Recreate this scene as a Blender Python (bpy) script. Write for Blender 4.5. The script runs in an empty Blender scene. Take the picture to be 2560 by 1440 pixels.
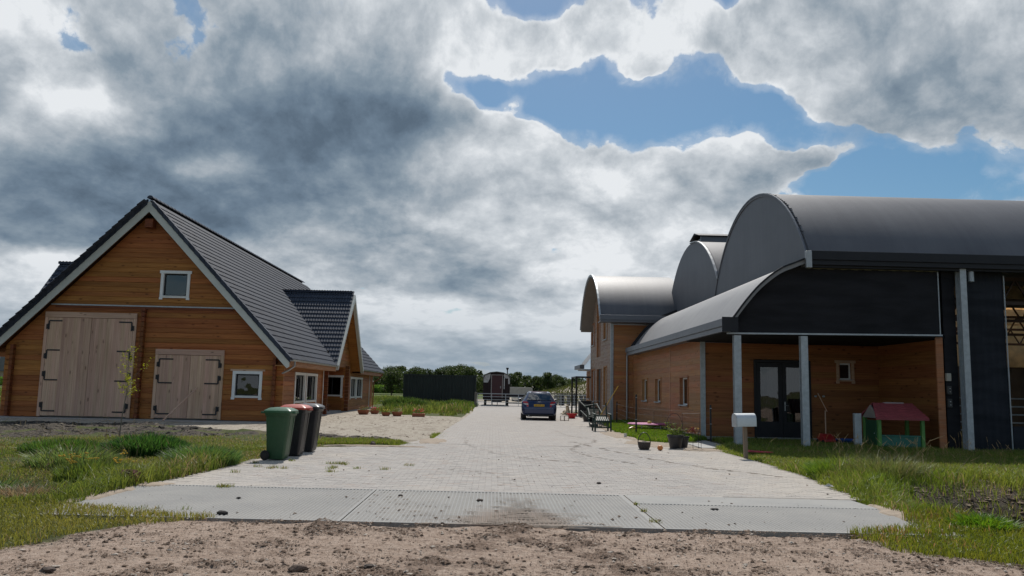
import bpy, bmesh, math, random
import numpy as np
from mathutils import Vector, Matrix
random.seed(7)
rng = np.random.default_rng(11)
C = bpy.context.scene.collection
S = bpy.context.scene
R = math.radians

# ---------------------------------------------------------------- camera
cam_data = bpy.data.cameras.new('camera')
cam = bpy.data.objects.new('camera', cam_data)
C.objects.link(cam)
S.camera = cam
cam_data.sensor_width = 36.0
cam_data.lens = 2000.0 / 2560.0 * 36.0
cam_data.clip_start = 0.1
cam_data.clip_end = 6000.0
_p, _y, _r = math.atan(253 / 2000), math.atan(40 / 2000), 0.0217
_f = Vector((math.sin(_y) * math.cos(_p), math.cos(_y) * math.cos(_p), math.sin(_p)))
_rt = Vector((math.cos(_y), -math.sin(_y), 0))
_u = _rt.cross(_f)
_rt2 = _rt * math.cos(_r) + _u * math.sin(_r)
_u2 = _u * math.cos(_r) - _rt * math.sin(_r)
cam.matrix_world = Matrix(((_rt2.x, _u2.x, -_f.x, 0), (_rt2.y, _u2.y, -_f.y, 0), (_rt2.z, _u2.z, -_f.z, 1.5), (0, 0, 0, 1)))

# ---------------------------------------------------------------- node maths helper
class X:
    """a socket that can be added, multiplied ... by writing python"""
    def __init__(s, nt, o): s.nt, s.o = nt, o
    def _m(s, op, *a):
        n = s.nt.nodes.new('ShaderNodeMath'); n.operation = op
        for i, v in enumerate((s,) + a):
            if isinstance(v, X): s.nt.links.new(v.o, n.inputs[i])
            else: n.inputs[i].default_value = v
        return X(s.nt, n.outputs[0])
    def __add__(s, b): return s._m('ADD', b)
    __radd__ = __add__
    def __sub__(s, b): return s._m('SUBTRACT', b)
    def __rsub__(s, b): return (s * -1.0) + b
    def __mul__(s, b): return s._m('MULTIPLY', b)
    __rmul__ = __mul__
    def __truediv__(s, b): return s._m('DIVIDE', b)
    def mx(s, b): return s._m('MAXIMUM', b)
    def mn(s, b): return s._m('MINIMUM', b)
    def pw(s, b): return s._m('POWER', b)
    def f(s, op, *a): return s._m(op, *a)
    def clamp(s): return s.mx(0.0).mn(1.0)
    def ss(s, a, b, lo=0.0, hi=1.0):
        n = s.nt.nodes.new('ShaderNodeMapRange'); n.interpolation_type = 'SMOOTHSTEP'
        s.nt.links.new(s.o, n.inputs[0])
        for i, v in zip((1, 2, 3, 4), (a, b, lo, hi)): n.inputs[i].default_value = v
        return X(s.nt, n.outputs[0])

def comb(nt, x, y, z):
    n = nt.nodes.new('ShaderNodeCombineXYZ')
    for i, v in enumerate((x, y, z)):
        if isinstance(v, X): nt.links.new(v.o, n.inputs[i])
        else: n.inputs[i].default_value = v
    return n.outputs[0]
def sep(nt, sock):
    n = nt.nodes.new('ShaderNodeSeparateXYZ'); nt.links.new(sock, n.inputs[0])
    return [X(nt, o) for o in n.outputs]
def noise(nt, vec, scale, detail=4, rough=0.5, dist=0.0, lac=2.0):
    n = nt.nodes.new('ShaderNodeTexNoise'); nt.links.new(vec, n.inputs['Vector'])
    n.inputs['Scale'].default_value = scale; n.inputs['Detail'].default_value = detail
    n.inputs['Roughness'].default_value = rough; n.inputs['Distortion'].default_value = dist
    n.inputs['Lacunarity'].default_value = lac
    return X(nt, n.outputs[0])
def voro(nt, vec, scale, feature='F1', out=0, rand=1.0, detail=0.0):
    n = nt.nodes.new('ShaderNodeTexVoronoi'); n.feature = feature; nt.links.new(vec, n.inputs['Vector'])
    n.inputs['Scale'].default_value = scale; n.inputs['Randomness'].default_value = rand
    if detail: n.inputs['Detail'].default_value = detail
    return X(nt, n.outputs[out])
def mixc(nt, fac, a, b):
    n = nt.nodes.new('ShaderNodeMix'); n.data_type = 'RGBA'
    for sck, v in ((n.inputs[0], fac), (n.inputs[6], a), (n.inputs[7], b)):
        if isinstance(v, X): nt.links.new(v.o, sck)
        elif isinstance(v, bpy.types.NodeSocket): nt.links.new(v, sck)
        elif isinstance(v, (tuple, list)): sck.default_value = (*v[:3], 1)
        else: sck.default_value = v
    return n.outputs[2]

# ---------------------------------------------------------------- sky
SUN_DIR = Vector((0.05, 0.77, 1.0)).normalized()      # from the ground towards the sun
SUN_EL = math.asin(SUN_DIR.z); SUN_AZ = math.atan2(SUN_DIR.x, SUN_DIR.y)
W = bpy.data.worlds.new('World'); S.world = W; W.use_nodes = True
W.cycles.sampling_method = 'NONE'
def build_sky():
    nt = W.node_tree; nt.nodes.clear()
    out = nt.nodes.new('ShaderNodeOutputWorld')
    sky = nt.nodes.new('ShaderNodeTexSky'); sky.sky_type = 'NISHITA'; sky.sun_disc = False
    sky.sun_elevation = SUN_EL; sky.sun_rotation = SUN_AZ
    sky.air_density = 1.0; sky.dust_density = 0.8; sky.ozone_density = 3.0
    bg1 = nt.nodes.new('ShaderNodeBackground'); bg1.inputs[1].default_value = SKY_STRENGTH
    hs = nt.nodes.new('ShaderNodeHueSaturation'); hs.inputs['Hue'].default_value = 0.487; hs.inputs['Saturation'].default_value = 1.28
    nt.links.new(sky.outputs[0], hs.inputs['Color']); nt.links.new(hs.outputs[0], bg1.inputs[0])
    tc = nt.nodes.new('ShaderNodeTexCoord')
    x, y, z = sep(nt, tc.outputs['Generated'])
    az = x.f('ARCTAN2', y) * 57.2958
    el = z.mn(0.9999).f('ARCSINE').mx(0.0)
    h = (x * x + y * y).f('SQRT').mx(0.001)
    V = (el + 0.10).f('LOGARITHM', 2.71828) * 0.50
    eld = el * 57.2958
    ux, uy = x / h, y / h
    # gentle warp so that edges billow
    P0 = comb(nt, ux, uy, V)
    wn = nt.nodes.new('ShaderNodeTexNoise'); nt.links.new(P0, wn.inputs['Vector'])
    wn.inputs['Scale'].default_value = 5.0; wn.inputs['Detail'].default_value = 5.0; wn.inputs['Roughness'].default_value = 0.55
    wr, wg, wb = sep(nt, wn.outputs[1])
    azw = az + (wr - 0.5) * 7.0
    ew = eld + (wg - 0.5) * 5.5
    def blob(a, e, sa, se, amp, rot=0.0):
        da, de = azw - a, ew - e
        if rot:
            c, s_ = math.cos(R(rot)), math.sin(R(rot))
            da, de = da * c + de * s_, de * c - da * s_
        q = (da / sa).pw(2.0) + (de / se).pw(2.0)
        return (q * -1.0).f('EXPONENT') * amp
    def field(bl):
        t = None
        for b in bl:
            g = blob(*b); t = g if t is None else t + g
        return t
    cover = field(SKY_COVER)
    dark = field(SKY_DARK)
    def dens(dv):
        v2 = V + dv
        P = comb(nt, ux + (wr - 0.5) * 0.05, uy + (wb - 0.5) * 0.05, v2 + (wg - 0.5) * 0.05)
        n = noise(nt, P, 2.4, 3, 0.5)
        p = noise(nt, P, 8.0, 8, 0.60, 0.12)
        return (n - 0.5) * 1.2 + 0.5 + (p - 0.5) * 1.05
    d0 = dens(0.0); d1 = dens(0.035)
    cell = voro(nt, comb(nt, ux + (wr - 0.5) * 0.05, uy + (wb - 0.5) * 0.05, V + (wg - 0.5) * 0.05), 13.0, 'F1', 0, 1.0, 2.0)
    puff = 0.42 - cell
    fine = noise(nt, comb(nt, ux, uy, V), 22.0, 6, 0.62, 0.2)
    D = d0 + cover + puff * 0.36 + (fine - 0.5) * 0.22
    alpha = D.ss(0.40, 0.50)
    wisp = noise(nt, comb(nt, ux + (wg - 0.5) * 0.10, uy, V + (wr - 0.5) * 0.08), 7.0, 8, 0.66, 0.3)
    alpha = alpha.mx(wisp.ss(0.47, 0.72) * D.ss(0.05, 0.40) * 0.75).mx(D.ss(0.22, 0.44) * 0.28)
    rim = D.ss(0.42, 0.62, 1.0, 0.0)
    relief = (d0 - d1)
    tex = (d0 - 0.5)
    shade = dark + tex * 0.34 - relief * 1.35 - puff * 0.26 + (fine - 0.5) * 0.42 - rim * 0.16 + (D - 0.55).ss(0.0, 0.6) * 0.14
    shade = shade.clamp()
    ramp = nt.nodes.new('ShaderNodeValToRGB'); nt.links.new(shade.o, ramp.inputs[0])
    el_ = ramp.color_ramp.elements
    el_[0].position = 0.0; el_[0].color = (0.82, 0.85, 0.88, 1)
    el_[1].position = 1.0; el_[1].color = (0.105, 0.150, 0.205, 1)
    for p, c in ((0.14, (0.64, 0.68, 0.72)), (0.36, (0.42, 0.47, 0.52)), (0.58, (0.25, 0.315, 0.38)), (0.80, (0.155, 0.215, 0.285))):
        e = el_.new(p); e.color = (*c, 1)
    # low, distant air: a bluish grey veil close to the horizon
    veil = el.ss(0.0, 0.16, 0.55, 0.0)
    col = mixc(nt, veil, ramp.outputs[0], (0.27, 0.355, 0.44))
    bg2 = nt.nodes.new('ShaderNodeBackground'); nt.links.new(col, bg2.inputs[0]); bg2.inputs[1].default_value = CLOUD_STRENGTH
    mx = nt.nodes.new('ShaderNodeMixShader')
    low = el.ss(0.0, 0.16, 0.92, 0.0)
    nt.links.new((alpha.mx(low)).o, mx.inputs[0]); nt.links.new(bg1.outputs[0], mx.inputs[1]); nt.links.new(bg2.outputs[0], mx.inputs[2])
    nt.links.new(mx.outputs[0], out.inputs[0])
SKY_STRENGTH = 0.072
CLOUD_STRENGTH = 0.97
# (azimuth deg, elevation deg, half width, half height, amount, tilt)
SKY_COVER = [
 (0, 12, 80, 30, 0.13),
 (-14, 20, 15, 9, 0.35), (-22, 11, 15, 8, 0.35), (0, 11, 10, 6, 0.28), (12, 11.5, 8, 4, 0.40),(18.5, 15.5, 4.5, 3.0, 0.42),(4,15.5,7,3,0.40),
 (6, 24.6, 12, 2.6, 0.42), (22, 24, 9, 5, 0.28), (28, 19.5, 6, 4.5, 0.35), (34, 11, 3.5, 2.0, 0.50),
 (8, 20.0, 12, 1.9, -0.68, -8), (-1.5, 21.5, 2.2, 1.4, -0.35), (20.5, 18.3, 5.5, 1.7, -0.45, -35), (29, 12.8, 7, 2.6, -0.62, -5),(24, 14.5, 3, 1.6, -0.35), (1.5, 27.5, 3.0, 1.6, -0.55), (16.5, 27.5, 2.2, 1.5, -0.45),
 (0, 3, 60, 3, 0.25), (22.5, 15.4, 2.8, 0.9, 0.60), (10.3, 22.2, 1.2, 0.7, 0.50),
]
SKY_DARK = [
 (0, 5, 120, 60, 0.13),
 (-13, 19.5, 12, 5.2, 0.30), (-7, 18.2, 7, 2.4, 0.36, -10), (-20, 17, 9, 5, 0.28), (-26, 12.5, 9, 2.6, 0.26), (-18, 12.5, 8, 3.4, 0.24), (-26, 9, 9, 1.8, 0.30),
 (-28.5, 7, 4.5, 1.2, -0.40), (-28, 16.8, 2.8, 1.3, -0.50), (-31, 23, 3.5, 5, -0.45), (-20,14.8,2.5,1.0,-0.35),
 (4, 11.5, 10, 4.5, -0.10), (-1, 7.9, 3.6, 1.2, 0.30), (0, 5.6, 60, 1.6, -0.16), (6, 14.8, 8, 2.2, -0.14), (-12, 9, 6, 3, -0.02), (-3, 15.5, 3, 2, -0.12),
 (29, 19.3, 6, 2.4, 0.28, 20), (26, 25, 9, 4, 0.08), (17.5, 14.8, 3.5, 1.8, 0.12),
 (7, 24.5, 12, 3.5, -0.22), (0, 16.0, 7, 1.2, -0.25), (-1.5, 22, 3, 5, -0.35), (18, 17.8, 5, 1.4, -0.2), (3, 4.5, 12, 1.4, -0.22), (2, 1.8, 40, 1.4, 0.12),
]
build_sky()
sun_data = bpy.data.lights.new('sun', 'SUN'); sun = bpy.data.objects.new('sun', sun_data); C.objects.link(sun)
sun_data.energy = 4.2; sun_data.angle = R(0.53); sun_data.color = (1.0, 0.955, 0.89)
sun.rotation_mode = 'QUATERNION'; sun.rotation_quaternion = (-SUN_DIR).to_track_quat('-Z', 'Y'); sun.location = (0, 0, 40)
S.view_settings.view_transform = 'Standard'; S.view_settings.look = 'None'
S.view_settings.gamma = 1.0; S.view_settings.use_curve_mapping = False
S.view_settings.exposure = 0.0
S.render.engine = 'CYCLES'
# ---------------------------------------------------------------- object helpers
def thing(name, label, cat, loc=(0, 0, 0), rz=0.0, group=None):
    o = bpy.data.objects.new(name, None); C.objects.link(o)
    o.location = loc; o.rotation_euler = (0, 0, rz); o.empty_display_size = 0.2
    o['label'] = label; o['category'] = cat
    if group: o['group'] = group
    return o
def tag(o, label, cat, group=None):
    o['label'] = label; o['category'] = cat
    if group: o['group'] = group
    return o
def kind(o, k, label=None):
    o['kind'] = k
    if label: o['label'] = label
    return o
def copy_tree(src, loc=None, rz=None, label=None, scale=None):
    r = src.copy(); C.objects.link(r)
    if loc is not None: r.location = loc
    if rz is not None: r.rotation_euler = (0, 0, rz)
    if scale is not None: r.scale = scale
    if label: r['label'] = label
    for ch in list(src.children):
        c = ch.copy(); C.objects.link(c); c.parent = r
        for g in list(ch.children):
            d = g.copy(); C.objects.link(d); d.parent = c
    return r
def worldloc(o):
    v = Vector((0, 0, 0))
    while o is not None: v += o.location; o = o.parent
    return v

class MB:
    """collects shapes, build() links them as one mesh object"""
    def __init__(s): s.v, s.f, s.mi = [], [], []
    def face(s, pts, m=0):
        n = len(s.v); s.v += [tuple(p) for p in pts]; s.f.append(tuple(range(n, n + len(pts)))); s.mi.append(m); return s
    def add(s, vs, fs, m=0):
        n = len(s.v); s.v += [tuple(p) for p in vs]; s.f += [tuple(i + n for i in f) for f in fs]; s.mi += [m] * len(fs); return s
    def box(s, a, b, m=0):
        (x0, y0, z0), (x1, y1, z1) = a, b
        return s.add([(x0, y0, z0), (x1, y0, z0), (x1, y1, z0), (x0, y1, z0), (x0, y0, z1), (x1, y0, z1), (x1, y1, z1), (x0, y1, z1)],
                     [(0, 3, 2, 1), (4, 5, 6, 7), (0, 1, 5, 4), (1, 2, 6, 5), (2, 3, 7, 6), (3, 0, 4, 7)], m)
    def beam(s, p, q, w, h, m=0, up=(0, 0, 1)):
        p, q = Vector(p), Vector(q); d = (q - p).normalized(); up = Vector(up)
        if abs(d.dot(up)) > 0.98: up = Vector((0, 1, 0))
        r = d.cross(up).normalized(); u = r.cross(d)
        vs = [c + r * (a * w / 2) + u * (b * h / 2) for c in (p, q) for a, b in ((-1, -1), (1, -1), (1, 1), (-1, 1))]
        return s.add(vs, [(0, 1, 2, 3), (7, 6, 5, 4), (0, 4, 5, 1), (1, 5, 6, 2), (2, 6, 7, 3), (3, 7, 4, 0)], m)
    def tube(s, pts, r, n=8, m=0, caps=True):
        pts = [Vector(p) for p in pts]; rs = r if isinstance(r, (list, tuple)) else [r] * len(pts)
        vs, fs = [], []
        ref = Vector((0, 0, 1))
        for i, p in enumerate(pts):
            d = (pts[min(i + 1, len(pts) - 1)] - pts[max(i - 1, 0)]).normalized()
            if abs(d.dot(ref)) > 0.95: ref = Vector((0, 1, 0)) if abs(d.y) < 0.9 else Vector((1, 0, 0))
            a = d.cross(ref).normalized(); b = a.cross(d)
            vs += [p + (a * math.cos(t) + b * math.sin(t)) * rs[i] for t in (2 * math.pi * k / n for k in range(n))]
        for i in range(len(pts) - 1):
            for k in range(n):
                k2 = (k + 1) % n
                fs.append((i * n + k, i * n + k2, (i + 1) * n + k2, (i + 1) * n + k))
        if caps: fs += [tuple(range(n))[::-1], tuple(range((len(pts) - 1) * n, len(pts) * n))]
        return s.add(vs, fs, m)
    def prism(s, poly, axis, a, b, m=0):
        """poly: 2D points; axis 'x': (y,z), 'y': (x,z), 'z': (x,y)"""
        f = {'x': lambda p, t: (t, p[0], p[1]), 'y': lambda p, t: (p[0], t, p[1]), 'z': lambda p, t: (p[0], p[1], t)}[axis]
        n = len(poly); vs = [f(p, a) for p in poly] + [f(p, b) for p in poly]
        fs = [tuple(range(n)), tuple(range(n, 2 * n))[::-1]] + [(i, i + n, (i + 1) % n + n, (i + 1) % n) for i in range(n)]
        return s.add(vs, fs, m)
    def lathe(s, prof, n=16, c=(0, 0, 0), m=0, sx=1.0, sy=1.0):
        vs, fs = [], []
        for r, z in prof:
            vs += [(c[0] + r * sx * math.cos(2 * math.pi * k / n), c[1] + r * sy * math.sin(2 * math.pi * k / n), c[2] + z) for k in range(n)]
        for i in range(len(prof) - 1):
            for k in range(n):
                k2 = (k + 1) % n; fs.append((i * n + k, i * n + k2, (i + 1) * n + k2, (i + 1) * n + k))
        if prof[0][0] > 1e-4: fs.append(tuple(range(n))[::-1])
        if prof[-1][0] > 1e-4: fs.append(tuple(range((len(prof) - 1) * n, len(prof) * n)))
        return s.add(vs, fs, m)
    def loft(s, rings, m=0, caps=True):
        n = len(rings[0]); vs = [p for r in rings for p in r]; fs = []
        for i in range(len(rings) - 1):
            for k in range(n):
                k2 = (k + 1) % n; fs.append((i * n + k, i * n + k2, (i + 1) * n + k2, (i + 1) * n + k))
        if caps: fs += [tuple(range(n))[::-1], tuple(range((len(rings) - 1) * n, len(rings) * n))]
        return s.add(vs, fs, m)
    def mesh(s, name, mats, smooth=False, fixn=True):
        me = bpy.data.meshes.new(name); me.from_pydata(s.v, [], s.f)
        for m in (mats if isinstance(mats, (list, tuple)) else [mats]): me.materials.append(m)
        if any(s.mi): me.polygons.foreach_set('material_index', s.mi)
        if fixn:
            bm = bmesh.new(); bm.from_mesh(me)
            if smooth: bmesh.ops.remove_doubles(bm, verts=bm.verts, dist=1e-5)
            bmesh.ops.recalc_face_normals(bm, faces=bm.faces); bm.to_mesh(me); bm.free()
        if smooth:
            me.polygons.foreach_set('use_smooth', [True] * len(me.polygons))
            if smooth != 'all':
                try: me.set_sharp_from_angle(angle=R(38))
                except Exception: pass
        me.update(); return me
    def build(s, name, mats, parent=None, smooth=False, world=False, bevel=0.0, fixn=True):
        if world and parent is not None:
            w = worldloc(parent); s.v = [(x - w.x, y - w.y, z - w.z) for x, y, z in s.v]
        o = bpy.data.objects.new(name, s.mesh(name, mats, smooth, fixn)); C.objects.link(o)
        if parent is not None: o.parent = parent
        if bevel:
            b = o.modifiers.new('bevel', 'BEVEL'); b.width = bevel; b.segments = 2; b.limit_method = 'ANGLE'; b.angle_limit = R(40)
        return o
def inst(name, me, parent=None, loc=(0, 0, 0), rot=(0, 0, 0), scale=(1, 1, 1)):
    o = bpy.data.objects.new(name, me); C.objects.link(o); o.parent = parent
    o.location = loc; o.rotation_euler = rot; o.scale = scale
    return o
def fastmesh(name, V, F, mat, cols=None, smooth=False, attr='col'):
    """V (n,3) floats, F (m,k) ints with k = 3 or 4"""
    me = bpy.data.meshes.new(name); V = np.asarray(V, np.float32); F = np.asarray(F, np.int32)
    me.vertices.add(len(V)); me.vertices.foreach_set('co', V.ravel())
    me.loops.add(F.size); me.loops.foreach_set('vertex_index', F.ravel())
    me.polygons.add(len(F)); k = F.shape[1]
    me.polygons.foreach_set('loop_start', np.arange(0, F.size, k, dtype=np.int32))
    me.polygons.foreach_set('loop_total', np.full(len(F), k, np.int32))
    me.polygons.foreach_set('use_smooth', np.full(len(F), bool(smooth)))
    me.update(calc_edges=True)
    if cols is not None:
        a = me.color_attributes.new(attr, 'FLOAT_COLOR', 'POINT')
        c = np.ones((len(V), 4), np.float32); c[:, :cols.shape[1]] = cols; a.data.foreach_set('color', c.ravel())
    if mat: me.materials.append(mat)
    return me
def link(name, me, parent=None):
    o = bpy.data.objects.new(name, me); C.objects.link(o); o.parent = parent; return o

# value noise in numpy, for terrain and for breaking up edges
def vnoise(x, y, s, seed=0, octv=4):
    x = np.asarray(x, float) / s; y = np.asarray(y, float) / s; t = 0; a = 1.0; n = 0
    for o in range(octv):
        xi, yi = np.floor(x).astype(int), np.floor(y).astype(int); fx, fy = x - xi, y - yi
        fx, fy = fx * fx * (3 - 2 * fx), fy * fy * (3 - 2 * fy)
        def h(i, j):
            v = np.sin(i * 127.1 + j * 311.7 + (seed + o) * 74.7) * 43758.5453
            return v - np.floor(v)
        v = (h(xi, yi) * (1 - fx) + h(xi + 1, yi) * fx) * (1 - fy) + (h(xi, yi + 1) * (1 - fx) + h(xi + 1, yi + 1) * fx) * fy
        t = t + v * a; n += a; a *= 0.5; x, y = x * 2.03 + 5.2, y * 2.03 + 1.7
    return t / n
def sst(x, a, b):
    t = np.clip((x - a) / (b - a), 0, 1); return t * t * (3 - 2 * t)
def inpoly(x, y, poly):
    """signed-ish mask: bool array"""
    x = np.asarray(x, float); y = np.asarray(y, float); r = np.zeros(x.shape, bool); n = len(poly)
    for i in range(n):
        (x0, y0), (x1, y1) = poly[i], poly[(i + 1) % n]
        c = ((y0 > y) != (y1 > y)); d = (y1 - y0) if y1 != y0 else 1e-9
        r ^= c & (x < (x1 - x0) * (y - y0) / d + x0)
    return r
def polydist(x, y, poly):
    """distance to the outline, positive inside"""
    x = np.asarray(x, float); y = np.asarray(y, float); d = np.full(x.shape, 1e9)
    for i in range(len(poly)):
        (x0, y0), (x1, y1) = poly[i], poly[(i + 1) % len(poly)]
        dx, dy = x1 - x0, y1 - y0; L = dx * dx + dy * dy + 1e-12
        t = np.clip(((x - x0) * dx + (y - y0) * dy) / L, 0, 1)
        d = np.minimum(d, np.hypot(x - x0 - t * dx, y - y0 - t * dy))
    return np.where(inpoly(x, y, poly), d, -d)

# ---------------------------------------------------------------- materials
def newmat(name):
    m = bpy.data.materials.new(name); m.use_nodes = True; nt = m.node_tree
    return m, nt, nt.nodes['Principled BSDF']
def setc(nt, bs, col, name='Base Color'):
    if isinstance(col, bpy.types.NodeSocket): nt.links.new(col, bs.inputs[name])
    elif isinstance(col, X): nt.links.new(col.o, bs.inputs[name])
    elif isinstance(col, (tuple, list)): bs.inputs[name].default_value = (*col[:3], 1)
    else: bs.inputs[name].default_value = col
def bump(nt, bs, hgt, dist=0.01, strength=1.0):
    b = nt.nodes.new('ShaderNodeBump'); b.inputs['Distance'].default_value = dist; b.inputs['Strength'].default_value = strength
    nt.links.new(hgt.o, b.inputs['Height']); nt.links.new(b.outputs[0], bs.inputs['Normal'])
def position(nt):
    return nt.nodes.new('ShaderNodeNewGeometry').outputs['Position']
def objpos(nt):
    return nt.nodes.new('ShaderNodeTexCoord').outputs['Object']
def orand(nt):
    return X(nt, nt.nodes.new('ShaderNodeObjectInfo').outputs['Random'])
def simple(name, col, rough=0.6, metal=0.0, var=0.12, scale=6.0, bmp=0.0, coat=0.0, spec=0.5, bscale=None, local=True, dirt=None):
    """a plain surface with uneven colour, uneven gloss and fine relief"""
    m, nt, bs = newmat(name)
    P = objpos(nt) if local else position(nt)
    n = noise(nt, P, scale, 5, 0.6); n2 = noise(nt, P, scale * 5.3, 4, 0.6)
    f = (n * 0.65 + n2 * 0.35).ss(0.3, 0.7)
    a = tuple(c * (1 - var) for c in col); b = tuple(min(1, c * (1 + var)) for c in col)
    c_ = mixc(nt, f, a, b)
    if dirt:
        z = sep(nt, P)[2]
        c_ = mixc(nt, (n2.ss(0.5, 0.75) * dirt[1]), c_, dirt[0])
    setc(nt, bs, c_)
    setc(nt, bs, (n2 - 0.5) * 0.2 + rough, 'Roughness')
    bs.inputs['Metallic'].default_value = metal; bs.inputs['Specular IOR Level'].default_value = spec
    bs.inputs['Coat Weight'].default_value = coat
    if bmp: bump(nt, bs, noise(nt, P, bscale or scale * 8, 4, 0.6), bmp)
    return m
def wood(name, base, dark, vertical=False, knots=True, tint=0.16, rough=0.62, grainstr=0.5, scale=1.0, local=False, spec=0.3, weather=None):
    m, nt, bs = newmat(name)
    x, y, z = sep(nt, objpos(nt) if local else position(nt))
    r = orand(nt)
    if vertical: lng, ac1, ac2 = z, x * 1.0, y * 1.0
    else: lng, ac1, ac2 = x + y, z, x - y
    lng = lng + r * 37.0
    g = noise(nt, comb(nt, lng * (0.9 * scale), ac1 * (26 * scale), (ac2 if vertical else r) * (26.0 * scale)), 1.0, 5, 0.6, 0.4)
    g2 = noise(nt, comb(nt, lng * (2.5 * scale), ac1 * (80 * scale), r * 9.0), 1.0, 3, 0.6)
    big = noise(nt, comb(nt, lng * 0.35, ac1 * 3.0, r * 5.0), 1.0, 3, 0.5)
    col = mixc(nt, g.ss(0.35, 0.72), base, dark)
    col = mixc(nt, (big.ss(0.35, 0.75) * 0.35), col, tuple(c * 0.72 for c in dark))
    if knots:
        kx = comb(nt, lng * (2.3 * scale), ac1 * (5.5 * scale), (ac2 * (5.5 * scale) if vertical else r * 11.0))
        kd = voro(nt, kx, 1.0)
        kn = kd.ss(0.09, 0.20, 1.0, 0.0)
        ks = noise(nt, kx, 0.7, 1).ss(0.40, 0.50)
        col = mixc(nt, kn * ks * 0.9, col, tuple(c * 0.28 for c in dark))
        ring = kd.ss(0.17, 0.3, 0.35, 0.0)
        col = mixc(nt, ring * ks, col, dark)
    hs = nt.nodes.new('ShaderNodeHueSaturation'); nt.links.new(col, hs.inputs['Color'])
    nt.links.new(((r - 0.5) * (tint * 2) + 1.0).o, hs.inputs['Value'])
    nt.links.new(((r * 7.31).f('FRACT') * 0.02 + 0.49).o, hs.inputs['Hue'])
    col = hs.outputs[0]
    if weather:
        w = noise(nt, comb(nt, lng * 1.3, ac1 * 7.0, r), 1.0, 5, 0.65)
        col = mixc(nt, w.ss(0.35, 0.6) * weather[1], col, weather[0])
    setc(nt, bs, col); setc(nt, bs, g * 0.2 + (rough - 0.1), 'Roughness'); bs.inputs['Specular IOR Level'].default_value = spec
    bump(nt, bs, g * 0.5 + g2 * 0.5, 0.004 * grainstr)
    return m
def glassmat(name, tint=(0.02, 0.025, 0.03), alpha=0.45, refl=1.0):
    """window pane: reflects like glass, what is behind shows dimmed"""
    m = bpy.data.materials.new(name); m.use_nodes = True; nt = m.node_tree; nt.nodes.clear()
    out = nt.nodes.new('ShaderNodeOutputMaterial'); tr = nt.nodes.new('ShaderNodeBsdfTransparent'); tr.inputs[0].default_value = (alpha, alpha, alpha * 1.03, 1)
    gl = nt.nodes.new('ShaderNodeBsdfGlossy'); gl.inputs['Roughness'].default_value = 0.015
    n = noise(nt, position(nt), 1.1, 2, 0.5)
    b = nt.nodes.new('ShaderNodeBump'); b.inputs['Distance'].default_value = 0.006; nt.links.new(n.o, b.inputs['Height']); nt.links.new(b.outputs[0], gl.inputs['Normal'])
    fr = nt.nodes.new('ShaderNodeFresnel'); fr.inputs[0].default_value = 1.5
    mx = nt.nodes.new('ShaderNodeMixShader'); f = (X(nt, fr.outputs[0]) * 1.6 * refl + 0.03).clamp(); nt.links.new(f.o, mx.inputs[0])
    nt.links.new(tr.outputs[0], mx.inputs[1]); nt.links.new(gl.outputs[0], mx.inputs[2]); nt.links.new(mx.outputs[0], out.inputs[0])
    return m
def leafmat(name, col=None, trans=0.45, attr='col', rough=0.5, var=0.0):
    m = bpy.data.materials.new(name); m.use_nodes = True; nt = m.node_tree; nt.nodes.clear()
    out = nt.nodes.new('ShaderNodeOutputMaterial')
    if col is None:
        at = nt.nodes.new('ShaderNodeAttribute'); at.attribute_name = attr; c = at.outputs['Color']
    else:
        n = noise(nt, objpos(nt), 2.0, 3); c = mixc(nt, n.ss(0.3, 0.7), tuple(k * (0.8 - var) for k in col), tuple(k * (1.2 + var) for k in col))
    d = nt.nodes.new('ShaderNodeBsdfPrincipled'); d.inputs['Roughness'].default_value = rough; d.inputs['Specular IOR Level'].default_value = 0.3
    t = nt.nodes.new('ShaderNodeBsdfTranslucent')
    hs = nt.nodes.new('ShaderNodeHueSaturation'); hs.inputs['Value'].default_value = 1.5; hs.inputs['Saturation'].default_value = 1.1; hs.inputs['Hue'].default_value = 0.485
    nt.links.new(c, hs.inputs['Color']); nt.links.new(c, d.inputs['Base Color']); nt.links.new(hs.outputs[0], t.inputs[0])
    mx = nt.nodes.new('ShaderNodeMixShader'); mx.inputs[0].default_value = trans
    nt.links.new(d.outputs[0], mx.inputs[1]); nt.links.new(t.outputs[0], mx.inputs[2]); nt.links.new(mx.outputs[0], out.inputs[0])
    return m

M = {}
M['log'] = wood('stained_log', (0.38, 0.150, 0.042), (0.235, 0.082, 0.023), tint=0.19, spec=0.25)
M['log_dark'] = wood('stained_log_end', (0.20, 0.065, 0.02), (0.11, 0.035, 0.012), tint=0.1)
M['door_wood'] = wood('raw_pine', (0.60, 0.405, 0.295), (0.46, 0.295, 0.20), vertical=True, tint=0.12, spec=0.2, rough=0.75, scale=0.8)
M['raw_trim'] = wood('raw_pine_trim', (0.56, 0.38, 0.28), (0.45, 0.29, 0.20), tint=0.05, spec=0.2, rough=0.75)
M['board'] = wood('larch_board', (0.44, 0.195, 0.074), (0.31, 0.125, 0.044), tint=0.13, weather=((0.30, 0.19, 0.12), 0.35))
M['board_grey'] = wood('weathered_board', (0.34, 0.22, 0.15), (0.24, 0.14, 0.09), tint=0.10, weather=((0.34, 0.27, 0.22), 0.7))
M['board_deep'] = wood('sheltered_board', (0.32, 0.13, 0.045), (0.20, 0.074, 0.024), tint=0.12)  # deeper brown than the other boards, without their grey mix; used on the porch
M['soffit'] = wood('soffit_board', (0.40, 0.19, 0.08), (0.30, 0.12, 0.045), tint=0.05)
M['white'] = simple('white_paint', (0.70, 0.71, 0.69), 0.45, var=0.06, scale=2.0, bmp=0.0006)
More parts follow.
